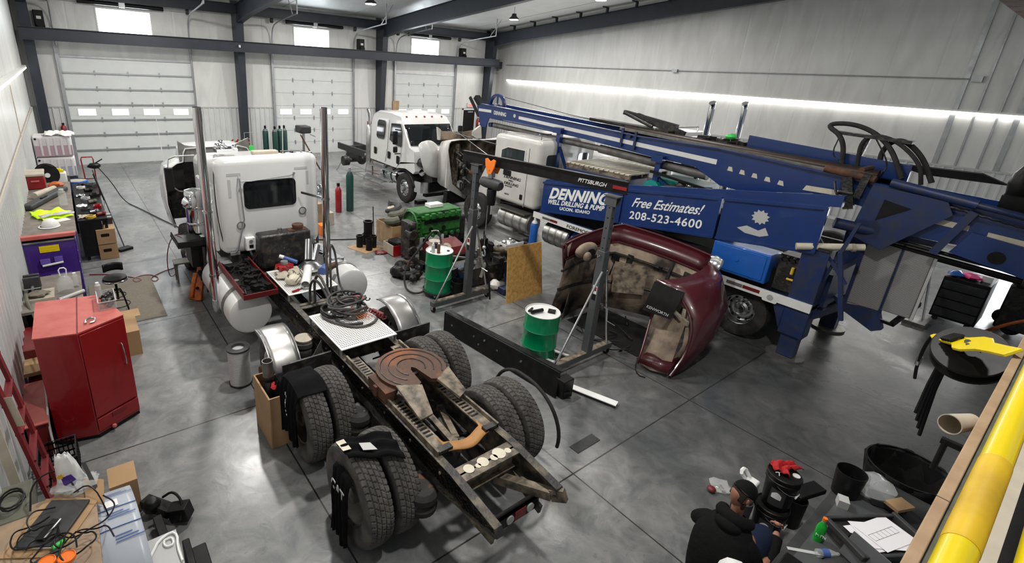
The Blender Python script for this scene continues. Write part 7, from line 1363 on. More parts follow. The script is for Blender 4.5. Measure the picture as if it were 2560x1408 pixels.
one('cable_plug', MB().cyl((-.58, 3.82, .97), (-.5, 3.86, .97), .018), 'lime', 'pale green plug end on the bottom left bench', 'plug'); one('label_paper', MB().box(-.75, -.55, 3.68, 3.72, .945, .95, .5), 'white_paint', 'thin white strip beside the orange lidded jars', 'strip')
one('notebook', MB().box(-.78, -.5, 3.5, 3.78, .94, .965, .3), 'dark_grey', 'dark flat case under the orange lidded jars', 'case', bev=.004)
one('steel_box', MB().box(-.95, -.72, 4.3, 4.75, .72, .95, .0), 'olive', 'grey sheet metal box at the far left end of the bottom left bench', 'box', bev=.01)
one('cable_coil', MB().tube([(-.84+.08*math.cos(a*.5), 4.5+.12*math.sin(a*.5), .97+.002*a) for a in range(26)], .008, 6), 'black', 'black cable coiled on the grey sheet metal box', 'cable')
one('box_stand', MB().box(-.93, -.74, 4.46, 4.73, 0, .71), 'black', 'black stand under the grey sheet metal box', 'stand')
one('cardboard_offcut', MB().plate([(-.36, 4.25, .945), (-.24, 4.1, .945), (-.22, 4.35, 1.0), (-.36, 4.45, 1.0)], .01), 'card', 'brown cardboard piece at the corner of the bottom left bench', 'cardboard')
one('steel_strap', MB().bar((-.34, 4.5, 1.12), (-.25, 4.2, .9), .03, .006), 'black', 'black perforated strap hanging off the bottom left bench', 'strap')
t = T('shop_bag', 'white plastic refill bag with a blue patch standing on the bottom left bench', 'bag', (-.42, 4.55, .95))
def bag(u, v):
    w_ = .17*(1-.75*v)*(1+.08*math.sin(9*v)); a = u*2*PI
    return (-.42+w_*math.cos(a)-.05*v, 4.5+.1*(1-v*.8)*math.sin(a)*(1+.1*math.sin(5*a)), .75+.52*v+.015*math.sin(6*a+8*v))
B('bag_body', MB().sheet(bag, 20, 12), 'white', t, solid=.004); B('blue_patch', MB().plate([(-.5, 4.42, 1.1), (-.43, 4.405, 1.12), (-.4, 4.41, 1.04), (-.43, 4.39, .98), (-.49, 4.4, 1.04)], .003), 'purple', t); B('sun_mark', MB().plate([(-.5+.03*math.cos(k*PI/8)*(1 if k % 2 else .6), 4.4, 1.13+.03*math.sin(k*PI/8)*(1 if k % 2 else .6)) for k in range(16)], .003), 'gold', t); text('bag_lettering', 'DRY', 'purple', (-.42, 4.37, .9), (1, 0, .3), (-.2, 0, 1), .07, t, bold=.002)
one('clear_wrap', MB().ball((-.4, 4.4, 1.0), .13, (1.3, .8, .35), 14, .25, 11), 'clear', 'crumpled clear plastic wrap on the bottom left bench', 'wrap')
# film-wrapped fender
F_ = T('wrapped_fender', 'new curved fender wrapped in pale blue printed film on the floor by the bench', 'fender', (-.15, 4.1, 0))
def fend(u, v):
    a = math.radians(8+150*v); R = .74; return (-.46+.44*u+.05*math.cos(a), 4.08-R*math.cos(a)*.95, .12+R*math.sin(a)*1.0+.01*math.sin(u*PI))
B('fender_shell', MB().sheet(fend, 8, 28), 'film', F_, solid=.012)
for v in (.45, .56): B('fender_seam', MB().tube([(x, y, z+.006) for x, y, z in [fend(k/8, v) for k in range(9)]], .004, 5), 'film_blue', F_)
def fpt(u, v): x, y, z = fend(u, v); return Vector((x, y, z+.008))
for u0, v0 in ((.55, .66), (.5, .5), (.55, .38), (.5, .24)):
    p = fpt(u0, v0); du = (fpt(u0+.1, v0)-p).normalized(); dv = (fpt(u0, v0+.05)-p).normalized()
    q = MB()
    for r_ in range(3): q.plate([p+du*.0+dv*.025*r_, p+du*(.2-.04*r_)+dv*.025*r_, p+du*(.2-.04*r_)+dv*(.025*r_+.009), p+dv*(.025*r_+.009)], -.001)
    B('film_print', q, 'film_blue', F_)
p = fpt(.6, .6); B('film_label', MB().plate([fpt(.5, .57), fpt(.72, .57), fpt(.72, .62), fpt(.5, .62)], -.003), 'white_paint', F_)
B('fender_stand', MB().box(-.24, -.1, 3.9, 4.1, 0, .5), 'black', F_)
one('cardboard_box', MB().box(-.22, .02, 4.9, 5.2, 0, .42), 'card', 'brown cardboard box behind the film wrapped fender', 'box')
t = T('bracket_part', 'black greasy mounting bracket on the floor right of the wrapped fender', 'bracket', (.2, 4.6, 0))
B('bracket', MB().bar((.05, 4.9, .1), (.25, 4.6, .12), .12, .1).bar((.25, 4.6, .1), (.4, 4.5, .14), .14, .16).bar((.12, 4.6, .1), (.15, 4.25, .05), .08, .1).ball((.1, 4.75, .15), .09, seg=10).tube([(.2, 4.75, .2), (.3, 4.7, .28), (.36, 4.55, .22), (.3, 4.45, .1)], .015, 6, 2), 'black', t, bev=.01)
t = T('gasket', 'pale irregular metal gasket lying on a grey box at the bottom edge', 'gasket', (.1, 3.7, .6)); gp = [(-.06, 3.45), (-.03, 3.62), (.03, 3.72), (.08, 3.8), (.18, 3.84), (.22, 3.78), (.2, 3.66), (.21, 3.5)]
B('gasket_outline', MB().tube([(x, y, .63) for x, y in gp], .011, 6, 1).tube([(.12, 3.78, .63), (.18, 3.78, .63), (.18, 3.7, .63), (.13, 3.7, .63), (.11, 3.74, .63), (.12, 3.78, .63)], .009, 6, 1), 'white_paint', t)
one('grey_carton', MB().box(-.1, .22, 3.3, 3.86, 0, .615), 'vinyl_grey', 'grey box under the pale metal gasket', 'box'); one('angle_bracket', MB().box(.24, .3, 3.45, 3.75, 0, .58).box(.3, .42, 3.45, 3.75, 0, .45), 'black', 'black angle bracket standing right of the grey box', 'bracket', bev=.01)
# ladder
t = T('step_ladder', 'red fibreglass ladder leaning on the left wall at the bottom left', 'ladder', (-.8, 5.2, 0))
for y, ye in ((5.65, 5.45), (5.2, 4.95)):
    B('ladder_rail', MB().bar((-.92, y, 2.3), (-.62, ye, 0), .03, .1), 'red_dark', t)
for k in range(7): z = .3+k*.3; f = (2.3-z)/2.3; x = -.92+.3*f; B('ladder_step', MB().bar((x, 5.65-.2*f, z), (x, 5.2-.25*f, z), .06, .02), 'red_dark', t)
B('side_label', MB().plate([(-.8, 5.07, 1.3), (-.72, 5.05, 1.3), (-.76, 5.08, 1.6), (-.84, 5.1, 1.6)], .004), 'beige', t); B('rear_rail', MB().bar((-.93, 5.0, 1.9), (-.8, 4.8, 0), .07, .03), 'beige', t)
# ================= shirts hung over the tyres
def drape(name, lab, x, yc, wdt, top, zb, R=.54, seed=1, over=.3, m='shirt', zc=.52):
    """cloth over the tread of the outer left tyre, hanging down its outer face"""
    rnd = random.Random(seed); ph = [rnd.uniform(0, 6) for _ in range(4)]
    t = T(name, lab, 'shirt', (x, yc, zc+R), group='shirts hung on the left tyres')
    def fn(u, v):
        y = yc+(u-.5)*wdt*(1+.1*math.sin(v*5+ph[0])); 
        if v < .3:      # lying on the tread
            k = v/.3; xx = x+over*(1-k); zz = zc+math.sqrt(max(R*R-(y-yc)**2, .02))*1.0+.012+.012*math.sin(12*u+ph[1])
        else:
            k = (v-.3)/.7; z0 = zc+math.sqrt(max(R*R-(y-yc)**2, .02)); zz = z0+(zb+.04*math.sin(9*u+ph[2])-z0)*k; xx = x-.03-.035*math.sin(min(k*3, 1)*PI/2)+.022*math.sin(26*u+ph[3]+2*k)*min(1, k*3)
        return (xx, y, zz)
    B('fabric', MB().sheet(fn, 40, 26), m, t, solid=.006); return t, fn
a, f1 = drape('hanging_shirt', 'dark navy work shirt with yellow marks hanging beside the cardboard box', 1.62, 5.2, .24, 0, .28, R=.36, seed=2, over=.06)
B('yellow_print', MB().plate([f1(.5, .42), f1(.6, .42), f1(.62, .5), f1(.5, .52)], .004).plate([f1(.45, .34), f1(.52, .34), f1(.5, .4), f1(.44, .4)], .004), 'gold', a)
a, f1 = drape('hanging_shirt', 'black long-sleeved shirt with white print hanging over the middle left tyre', 1.63, 4.8, .5, 0, .3, seed=3)
q = MB()
for (u, v, w_, h_) in ((.35, .5, .05, .03), (.42, .52, .05, .05), (.35, .57, .09, .02), (.48, .54, .03, .06), (.5, .63, .03, .02), (.53, .67, .02, .02), (.33, .46, .02, .04)):
    P_ = [Vector(f1(1-u, v))+Vector((-.012, 0, 0)), Vector(f1(1-u-w_, v))+Vector((-.012, 0, 0)), Vector(f1(1-u-w_, v+h_))+Vector((-.012, 0, 0)), Vector(f1(1-u, v+h_))+Vector((-.012, 0, 0))]; q.plate(P_, .003)
B('white_print', q, 'white_paint', a)
a, f1 = drape('hanging_shirt', 'black sweatshirt with pale lettering hanging over the rearmost left tyre', 1.61, 3.42, .34, 0, .1, R=.37, seed=4, over=.0)
text('print', 'CAT', 'vinyl_grey', (1.535, 3.56, .66), (0, -1, 0), (0, 0, 1), .14, a, bold=.003)
def cap_cloth(u, v): y = 3.5+(u-.5)*.3; return (1.62+.5*v, y-.2*v, .52+math.sqrt(max(.54**2-(y-.2*v-3.45)**2, .01))+.03+.02*math.sin(14*u)+.015*math.sin(11*v))
a = T('draped_shirt', 'black shirt with cream logo patch draped across both rearmost left tyres', 'shirt', (1.85, 3.5, 1.05)); B('fabric', MB().sheet(cap_cloth, 20, 20), 'shirt', a, solid=.008)
B('grey_panel', MB().plate([Vector(cap_cloth(*p))+Vector((0, 0, .02)) for p in ((.2, .3), (.2, .55), (.5, .5), (.5, .3))], -.004), 'vinyl_grey', a); B('logo_patch', MB().plate([Vector(cap_cloth(*p))+Vector((-.01, 0, .03)) for p in ((.3, .0), (.3, .14), (.85, .14), (.85, .0))], -.004), 'cream', a)
# ================= mezzanine edge and rails
t = T('mezzanine_deck', 'plywood mezzanine deck edge with tan wooden board at the bottom right', 'deck', (3, 0, 3))
B('deck_board', MB().box(.9, 12, -1.6, -.055, 2.94, 2.965), 'ply_pink', t); B('edge_board', MB().box(.9, 12, -.01, .03, 2.72, 3.0), 'wood', t, bev=.004); B('gap_shade_strip', MB().box(.9, 12, -.055, -.01, 2.8, 2.97), 'olive', t); B('board_joint', MB().box(2.585, 2.59, -.011, .031, 2.72, 3.001), 'frame_dirty', t)  # the olive strip stands in for the shaded gap behind the edge board
B('black_mat', MB().box(.9, 9, -.9, -.17, 2.965, 2.975), 'black_matte', t); B('pale_strip', MB().box(.9, 9, -.17, -.12, 2.965, 2.975), 'beige', t)
t = T('guard_rail', 'thick yellow pipe railing in the bottom right corner', 'railing', (2, -.03, 3)); B('top_pipe', MB().cyl((.75, -.031, 3.9), (12, -.031, 3.9), .021, seg=24), 'yellow', t); B('dark_pipe_span', MB().cyl((.93, -.031, 3.9), (1.22, -.031, 3.9), .0216, seg=24), 'yellow_dark', t)  # short span of the pipe, slightly thicker and in a darker yellow
B('rear_pipe', MB().cyl((.75, -.1, 3.9), (12, -.1, 3.9), .02, seg=24), 'yellow', t); B('rail_post', MB().cyl((6.4, -.031, 3.0), (6.4, -.031, 3.9), .02).cyl((10, -.031, 3.0), (10, -.031, 3.9), .02), 'yellow', t)
one('ceiling_joist', MB().box(5.2, 14, .55, 1.22, 5.2, 5.5) if 0 else MB().box(5.0, 12, .62, .885, 5.2, 5.5), 'rust', 'dark brown wooden beam end poking in at the top right corner', 'beam')
t = T('hose_reel', 'black hose reel with a yellow arm hanging under the mezzanine edge', 'hose reel', (5.2, .2, 2.8))
c_ = Vector((5.0, .225, 2.81)); nn = Vector((-.62, .08, .78)).normalized()
def at_n(px): return px
B('reel_disc', MB().lathe([(.05, -.03), (.205, -.03), (.212, -.02), (.205, -.01), (.05, -.01)], c_, nn, 40).lathe([(.05, -.13), (.205, -.13), (.212, -.12), (.205, -.11), (.05, -.11)], c_, nn, 40).lathe([(.0, -.03), (.08, -.03)], c_, nn, 24), 'black', t)
B('wound_hose', MB().lathe([(.1, -.11), (.16, -.11), (.17, -.09), (.17, -.05), (.16, -.03), (.1, -.03)], c_, nn, 36), 'rubber', t)
A_, B_ = Vector((5.2, .455, 2.745)), Vector((4.55, .037, 3.02)); dd = (B_-A_).normalized(); sd = dd.cross(nn).normalized()
def arm(s_, w_): p = A_+(B_-A_)*s_; return [p+sd*w_, p-sd*w_]
ws_ = [(0, .015), (.08, .04), (.2, .045), (.4, .055), (.5, .1), (.6, .1), (.7, .055), (.85, .05), (1, .05)]
pts = [arm(a_, b_)[0] for a_, b_ in ws_]+[arm(a_, b_)[1] for a_, b_ in ws_][::-1]
B('yellow_arm', MB().plate([p+nn*.03 for p in pts], .02), 'yellow', t, bev=.003); B('arm_hole', MB().cyl(A_+(B_-A_)*.5+nn*.031, A_+(B_-A_)*.5+nn*.036, .018).cyl(A_+(B_-A_)*.56+nn*.031+sd*.03, A_+(B_-A_)*.56+nn*.036+sd*.03, .01), 'black', t)
q = A_+(B_-A_)*.25
for k in range(4): B('hanging_strap', MB().tube([q+sd*.05+nn*.05+dd*k*.03, q-sd*.06+nn*.06+dd*k*.03, q+Vector((.02*k, -.01*k, -.3)), q+Vector((.05*k, -.02*k, -.65-.08*k))], .014, 6, 1), 'black', t)
B('hose_end', MB().tube([A_, A_+Vector((.05, .02, -.12)), A_+Vector((.2, .03, -.35)), A_+Vector((.3, .02, -.5))], .012, 6, 2), 'black', t); B('hose_fitting', MB().cyl(A_+Vector((.14, .025, -.24)), A_+Vector((.19, .03, -.33)), .017), 'chrome_soft', t)
one('cardboard_tube', MB().lathe([(.05, 0), (.055, 0), (.045, .2), (.04, .2)], (3.7, .118, 2.8), (1, -.35, -.1), 24), 'beige', 'tan cone-shaped tube end poking out from under the deck edge', 'tube'); B('hanger_bar', MB().box(3.6, 3.63, .03, .12, 2.72, 2.75).cyl((3.61, .1, 2.74), (3.61, .1, 2.55), .014), 'black', bpy.data.objects['mezzanine_deck'])
# ================= right bench, person, pails
t = T('workbench', 'long dark steel bench under the mezzanine edge at the bottom right', 'workbench', (5, .4, 0)); B('bench_top', MB().box(3.9, 6.0, -.1, .68, .86, .9), 'dark_grey', t, bev=.004); B('bench_mat', MB().box(4.0, 5.5, .0, .6, .9, .904), 'gantry_grey', t)
for x, y in ((3.95, .6), (5.9, .6), (3.95, -.05), (5.9, -.05)): B('bench_leg', MB().box(x, x+.05, y, y+.05, 0, .86), 'black', t)
t = T('soda_bottle', 'green soda bottle with a red-orange cap on the dark bench', 'bottle', (4.62, .55, .9)); B('bottle', MB().lathe([(0, 0), (.036, .0), (.038, .02), (.034, .07), (.038, .12), (.03, .16), (.014, .2), (.013, .215)], (4.62, .55, .9), 'z', 24), 'bottle_green', t); B('bottle_cap', MB().cyl((4.62, .55, 1.113), (4.62, .55, 1.14), .017), 'orange', t); B('bottle_neck', MB().cyl((4.62, .55, 1.08), (4.62, .55, 1.11), .016), 'clear', t)
text('bottle_lettering', 'MTN', 'white_paint', (4.583, .568, .96), (.25, -.97, 0), (0, 0, 1), .035, t)
t = T('water_bottle', 'clear blue-labelled bottle lying below the green soda bottle', 'bottle', (4.45, .42, .93)); B('bottle', MB().lathe([(0, 0), (.032, .01), (.033, .12), (.012, .17), (.012, .19)], (4.42, .5, .935), (.8, -.6, 0), 16), 'clear', t); B('label', MB().lathe([(.034, .04), (.034, .1)], (4.42, .5, .935), (.8, -.6, 0), 16), 'film_blue', t)
t = T('document_case', 'open brown tool case filled with white papers on the dark bench', 'case', (5.0, .25, .9)); M_ = Matrix.Translation((4.95, .24, .9)) @ Matrix.Rotation(-.55, 4, 'Z')
B('case_shell', MB().box(-.3, .3, -.17, .17, 0, .12, M=M_), 'grease', t, bev=.015); B('case_rim', MB().box(-.32, .32, -.2, -.17, .1, .15, M=M_).box(-.32, .32, .17, .2, .1, .15, M=M_).box(-.34, -.3, -.2, .2, .1, .15, M=M_).box(.3, .34, -.2, .2, .1, .17, M=M_), 'dark_grey', t, bev=.008); B('case_latch', MB().cyl(M_ @ Vector((-.26, .0, .12)), M_ @ Vector((-.26, .0, .16)), .016), 'black', t)
for k, (a_, z_) in enumerate(((.1, .128), (-.12, .133), (.25, .138))): one('paper_sheet', MB().box(-.22+.05*k, .2+.03*k, -.13, .13, z_, z_+.002, M=M_ @ Matrix.Rotation(a_, 4, 'Z')), 'paper', ['bottom', 'middle', 'topmost ruled'][k]+' white paper sheet in the open tool case', 'paper', 'papers in the tool case')
mb = MB(); Mr = M_ @ Matrix.Rotation(.25, 4, 'Z')
for k in range(7): mb.box(-.1+.05*k, -.098+.05*k, -.03, .03, .1405, .141, M=Mr)
mb.box(-.1, .2, -.03, -.028, .1405, .141, M=Mr).box(-.1, .2, .028, .03, .1405, .141, M=Mr); one('ruled_table', mb, 'black', 'black ruled table printed across the topmost paper', 'print') if 0 else B('printed_table', mb, 'black', bpy.data.objects['paper_sheet.002'])
t = T('laptop', 'open laptop with grey lid seen at the bottom edge of the dark bench', 'laptop', (4.55, .22, .9)); B('laptop_base', MB().box(4.35, 4.62, .1, .38, .905, .92), 'black', t); B('laptop_lid', MB().plate([(4.62, .4, .92), (4.5, .1, .92), (4.58, .07, 1.12), (4.7, .37, 1.12)], .01), 'gantry_grey', t)
one('black_bin', MB().lathe([(.1, 0), (.12, .26), (.115, .26), (.095, .01), (0, .01)], (5.45, .6, .9), 'z', 28), 'black', 'black round bin standing on the far end of the dark bench', 'bin')
t = T('packaged_parts', 'plastic wrapped small parts pack on the far end of the dark bench', 'package', (5.75, .5, .9)); B('pack_film', MB().ball((5.72, .45, .96), .15, (1.5, 1, .4), 14, .15, 3), 'clear', t); B('part', MB().cyl((5.75, .56, .92), (5.75, .56, 1.0), .07).box(5.55, 5.7, .2, .45, .91, .97, .5), 'dark_grey', t); B('copper_card', MB().box(5.5, 5.7, .18, .3, .97, 1.0, -.4), 'card', t)
one('sticky_note', MB().box(4.12, 4.22, .5, .56, .905, .907, .4), 'cream', 'yellow sticky note near the bottom edge of the dark bench', 'note'); one('black_case', MB().box(4.0, 4.2, .48, .64, .904, .96), 'black', 'black case beside the sticky note on the dark bench', 'case', bev=.01); one('oval_tray', MB().ball((4.4, .35, .92), .12, (1.5, .8, .15), 20), 'dark_grey', 'dark oval tray in the middle of the dark bench', 'tray'); one('steel_rule', MB().bar((4.3, .66, .905), (4.55, .4, .905), .03, .004), 'vinyl_grey', 'grey flat strip across the dark bench', 'strip')
one('grey_block', MB().box(5.2, 5.3, .52, .6, .9, .98, .4), 'vinyl_grey', 'small grey block between the black bin and the tool case', 'block'); one('white_cup', MB().lathe([(.03, 0), (.04, .1), (.037, .1), (.028, .01), (0, .01)], (5.3, .08, .9)), 'paper', 'white paper scrap cup beyond the open tool case', 'cup')
t = T('trash_can', 'large round black trash can lined with a black bag by the bench', 'trash can', (6.35, .32, 0)); B('can', MB().lathe([(.24, 0), (.33, .92), (.345, .92), (.35, .96), (.335, .96)], (6.35, .32, 0), 'z', 36), 'black', t)
def lin(u, v): a_ = u*2*PI; r = .35-.1*v+.012*math.sin(9*a_)*(1-v); return (6.35+r*math.cos(a_), .32+r*math.sin(a_), .95-.55*v+.02*math.sin(7*a_)*(1-v))
B('bag_liner', MB().sheet(lin, 48, 6).lathe([(.25, 0), (0, 0)], (6.35, .32, .4), 'z', 36), 'black_matte', t, solid=.004)
def pail(x, y, z, lab, top):
    q = T('pail', lab, 'pail', (x, y, z), group='stacked black pails')
    B('pail_shell', MB().lathe([(.125, 0), (.145, .3), (.155, .305), (.155, .33), (.148, .335), (.15, .37)], (x, y, z), 'z', 32), 'black', q); B('pail_lid', MB().lathe([(.15, .365), (.158, .37), (.158, .385), (.15, .39), (.14, .378), (0, .378)], (x, y, z), 'z', 32), 'black', q)
    B('bail', MB().tube([(x+.15*math.cos(math.radians(a_)), y+.15*math.sin(math.radians(a_))-.0, z+.32-.1*math.sin(math.radians((a_-170)*180/200))) for a_ in range(170, 371, 20)], .003, 5), 'galv', q); B('bail_grip', MB().cyl((x-.05, y-.155, z+.215), (x+.05, y-.155, z+.215), .008), 'white_paint', q)
    l_ = B('pail_label', MB().sheet(lambda u, v: (x+.146*math.cos(math.radians(165+55*u)), y+.146*math.sin(math.radians(165+55*u)), z+.06+.2*v), 8, 2), 'dark_grey', q); B('label_picture', MB().sheet(lambda u, v: (x+.149*math.cos(math.radians(172+34*u)), y+.149*math.sin(math.radians(172+34*u)), z+.15+.08*v*(.6+.4*math.sin(u*PI))), 8, 2), 'paper', l_)
    if top: B('spout_cap', MB().cyl((x+.07, y-.08, z+.378), (x+.07, y-.08, z+.386), .035), 'white', q)
    return q
pail(5.38, 1.06, 0, 'lower black pail of the stack behind the seated person', 0); pail(5.42, 1.06, .39, 'upper black pail of the stack, red rag on its lid', 1)
one('red_rag', MB().sheet(lambda u, v: (5.36+.24*u, 1.0+.16*v+.05*math.sin(u*4), .79+.03*abs(math.sin(9*u+4*v))+.02*math.sin(12*v)), 20, 16), 'red_cloth', 'red rag bunched on top of the upper black pail', 'rag', solid=.008); one('zip_tie', MB().tube([(5.33, 1.08, .775), (5.37, 1.1, .79), (5.34, 1.13, .775), (5.39, 1.08, .79)], .004, 5, 1), 'white_paint', 'white plastic tie on the lid of the upper black pail', 'tie')
t = T('white_jug', 'white jug half hidden behind the black pails', 'jug', (5.3, 1.35, 0)); B('jug_body', MB().box(5.12, 5.3, 1.2, 1.32, 0, .62), 'white_paint', t, bev=.02); B('jug_handle', MB().tube([(5.2, 1.32, .62), (5.15, 1.36, .7), (5.25, 1.36, .7), (5.26, 1.3, .62)], .02, 6, 1), 'white_paint', t)
for k, (x, y, h_, l_) in enumerate(((5.1, 1.25, .45, 'grey tall canister left of the stacked black pails'), (5.75, .95, .35, 'black tub right of the stacked pails'))): one('canister', MB().lathe([(.0, 0), (.09, 0), (.1, h_), (.09, h_), (.08, .02)], (x, y, 0), 'z', 24), 'dark_grey' if k == 0 else 'black', l_, 'canister')
one('tub_lid', MB().box(5.7, 6.1, .85, 1.0, .36, .42, -.3), 'black', 'black flat case lying on the tub right of the pails', 'case', bev=.01); one('plastic_packet', MB().ball((5.6, 1.62, .03), .12, (1, 1, .3), 12, .3, 4), 'clear', 'clear crumpled plastic packet on the floor beyond the seated person', 'packet'); one('red_puck', MB().ball((5.45, 1.66, .04), .05, (1, 1, .6), 12), 'red_dark', 'dark red round piece inside plastic on the floor by the packet', 'knob')
one('white_bowl', MB().lathe([(0, .1), (.06, .09), (.1, .04), (.11, 0)], (3.76, .84, .84), 'z', 24), 'white_paint', 'white rounded cap at the bottom edge beside the seated person', 'cap'); one('cap_stand', MB().box(3.62, 3.86, .74, .92, 0, .83), 'dark_grey', 'dark stand under the white rounded cap', 'stand')
# person
PE = T('person', 'person in black hoodie, cap and jeans, seated with hand on knee', 'person', (3.98, 1.0, 0))
def skin(name, verts, edges, m, par, sub=2, root=0, smooth=True):
    me = bpy.data.meshes.new(name); Mi = wm(par).inverted(); me.from_pydata([tuple(Mi @ Vector(v[:3])) for v in verts], edges, []); me.materials.append(MT[m])
    o = bpy.data.objects.new(name, me); COL.objects.link(o); o.parent = par
    s = o.modifiers.new('skin', 'SKIN'); s.use_smooth_shade = True
    for i, v in enumerate(verts):
        sv_ = me.skin_vertices[0].data[i]; r = v[3]; sv_.radius = (r, r*(v[4] if len(v) > 4 else 1)); sv_.use_root = (i == root)
    q = o.modifiers.new('u', 'SUBSURF'); q.levels = sub; q.render_levels = sub; return o
hip = (3.92, .98, .52)
V_ = [(*hip, .1), (3.93, .99, .72, .09), (3.98, 1.0, .92, .09), (4.02, 1.0, 1.03, .06), (4.05, 1.01, 1.14, .05), (4.07, 1.02, 1.23, .055),
      (3.97, 1.18, .98, .04), (4.08, 1.27, .78, .035), (4.36, 1.12, .66, .042), (4.46, 1.05, .66, .03),
      (3.99, .83, .98, .04), (4.06, .75, .68, .035), (4.4, .76, .62, .04), (4.64, .82, .72, .03),
      (3.98, 1.07, .5, .1), (4.38, 1.14, .5, .075), (4.32, 1.14, .12, .05), (4.42, 1.15, .05, .045),
      (3.98, .9, .52, .1), (4.6, .89, .64, .07), (4.5, .88, .25, .052), (4.5, .88, .12, .045)]
E_ = [(0, 1), (1, 2), (2, 3), (3, 4), (4, 5), (3, 6), (6, 7), (7, 8), (8, 9), (3, 10), (10, 11), (11, 12), (12, 13), (0, 14), (14, 15), (15, 16), (16, 17), (0, 18), (18, 19), (19, 20), (20, 21)]
bd = skin('body', V_, E_, 'skin', PE, 1)
def ell(cx, cy, cz, rx, ry, tx=0, n=20): return [(cx+rx*math.cos(2*PI*k/n), cy+ry*math.sin(2*PI*k/n), cz+tx*math.cos(2*PI*k/n)) for k in range(n)]
rg = [ell(3.9, .98, .42, .2, .22), ell(3.87, .985, .56, .19, .23), ell(3.86, .99, .72, .18, .235, -.03), ell(3.89, 1.0, .88, .165, .24, -.05), ell(3.94, 1.0, 1.0, .14, .215, -.05), ell(4.0, 1.0, 1.08, .1, .14, -.04), ell(4.03, 1.0, 1.13, .075, .085, -.03)]
mb = MB()
for r in rg: mb.v += r
mb.f = [(j*20+i, j*20+(i+1) % 20, (j+1)*20+(i+1) % 20, (j+1)*20+i) for j in range(6) for i in range(20)]
B('hoodie', mb, 'hoodie', PE, ang=80, sub=1)
for pts in ([(3.92, 1.08, 1.0), (3.96, 1.16, .96), (4.04, 1.24, .86), (4.12, 1.3, .76), (4.22, 1.23, .7), (4.33, 1.14, .67), (4.44, 1.07, .66)], [(3.92, .92, 1.0), (3.95, .83, .95), (4.0, .77, .8), (4.06, .74, .66), (4.22, .74, .6), (4.42, .76, .63), (4.58, .8, .69)]):
    B('sleeve', MB().tube(pts, [.06, .08, .088, .085, .078, .07, .064, .06, .056, .052, .05, .052], 14, 1), 'hoodie', PE, ang=80)
B('hood_collar', MB().tube([(4.1, .91, 1.08), (4.03, .88, 1.11), (3.95, .91, 1.14), (3.91, 1.0, 1.15), (3.95, 1.09, 1.14), (4.03, 1.12, 1.11), (4.1, 1.09, 1.08)], [.03, .045, .06, .065, .06, .045, .03], 12, 0).ball((3.9, 1.0, 1.1), .1, (.8, 1.1, .6), 14), 'hoodie', PE, ang=80, sub=1)
B('jeans', MB().tube([(3.92, 1.06, .46), (4.05, 1.1, .5), (4.36, 1.15, .5), (4.42, 1.15, .44), (4.36, 1.15, .28), (4.33, 1.14, .1)], [.14, .13, .1, .09, .085, .08], 16, 0).tube([(3.92, .92, .46), (4.15, .91, .6), (4.58, .89, .68), (4.66, .89, .6), (4.56, .88, .4), (4.46, .88, .17)], [.14, .14, .115, .1, .09, .08], 16, 0).ball((3.93, .99, .46), .2, (.9, 1.1, .6), 18), 'jeans', PE, ang=80, sub=1)
skin('boot', [(4.33, 1.14, .09, .06), (4.4, 1.15, .05, .055), (4.55, 1.16, .045, .05)], [(0, 1), (1, 2)], 'grease', PE, 2); skin('boot', [(4.44, .88, .16, .06), (4.5, .88, .11, .055), (4.64, .87, .1, .05)], [(0, 1), (1, 2)], 'grease', PE, 2)
# head (face turned +x, -y and down)
Hm = Matrix.Translation((4.08, 1.02, 1.29)) @ Matrix.Rotation(math.radians(-28), 4, 'Z') @ Matrix.Rotation(math.radians(32), 4, 'Y')
def hd_(u, v):
    th = PI*v; ph = 2*PI*u; x = math.sin(th)*math.cos(ph); y = math.sin(th)*math.sin(ph); z = math.cos(th)
    r = Vector((x*.1, y*.077, z*.118))
    if z < 0: r.y *= 1-.38*(-z); r.x = r.x*(1-.15*(-z))+(.022*(-z))
    if x > .5 and abs(y) < .45 and -.1 < z < .25: r.x -= .008*(1-abs(abs(y)-.25)*4)
    return Hm @ r
B('head', MB().sheet(hd_, 32, 20), 'skin', PE, sub=1)
def hp_(x, y, z): return Hm @ Vector((x, y, z))
B('nose', MB().add([hp_(.093, 0, .03), hp_(.09, -.013, -.02), hp_(.09, .013, -.02), hp_(.125, 0, -.018), hp_(.092, 0, -.034)], [(0, 1, 3), (0, 3, 2), (3, 1, 4), (3, 4, 2), (0, 2, 1), (1, 2, 4)]), 'skin', PE, sub=2)
for s in (-1, 1):
    B('ear', MB().ball(hp_(-.005, s*.077, -.002), .026, (.8, .45, 1.2), 12), 'skin', PE); e_ = B('eye', MB().ball(hp_(.088, s*.03, .012), .011, seg=10), 'white', PE); B('pupil', MB().ball(hp_(.097, s*.03, .01), .005, seg=8), 'black', e_)
    B('eyebrow', MB().tube([hp_(.094, s*.015, .032), hp_(.09, s*.045, .034)], .005, 6), 'hair', PE)
B('mouth', MB().tube([hp_(.094, -.022, -.062), hp_(.1, 0, -.06), hp_(.094, .022, -.062)], .005, 6, 1), 'red_dark', PE)
B('beard', MB().tube([hp_(.0, -.066, -.04), hp_(.03, -.058, -.085), hp_(.075, -.03, -.1), hp_(.085, 0, -.104), hp_(.075, .03, -.1), hp_(.03, .058, -.085), hp_(.0, .066, -.04)], .015, 8, 2).tube([hp_(.092, -.022, -.052), hp_(.099, 0, -.048), hp_(.092, .022, -.052)], .006, 6, 1), 'hair', PE)
B('hair', MB().sheet(lambda u, v: Hm @ Vector((-.02-.085*math.sin(PI*(.5+v*.35))*math.cos((u-.5)*2.6), .082*math.sin((u-.5)*2.6)*(1-.1*v), .05-.1*v)), 14, 6), 'hair', PE, solid=.008)
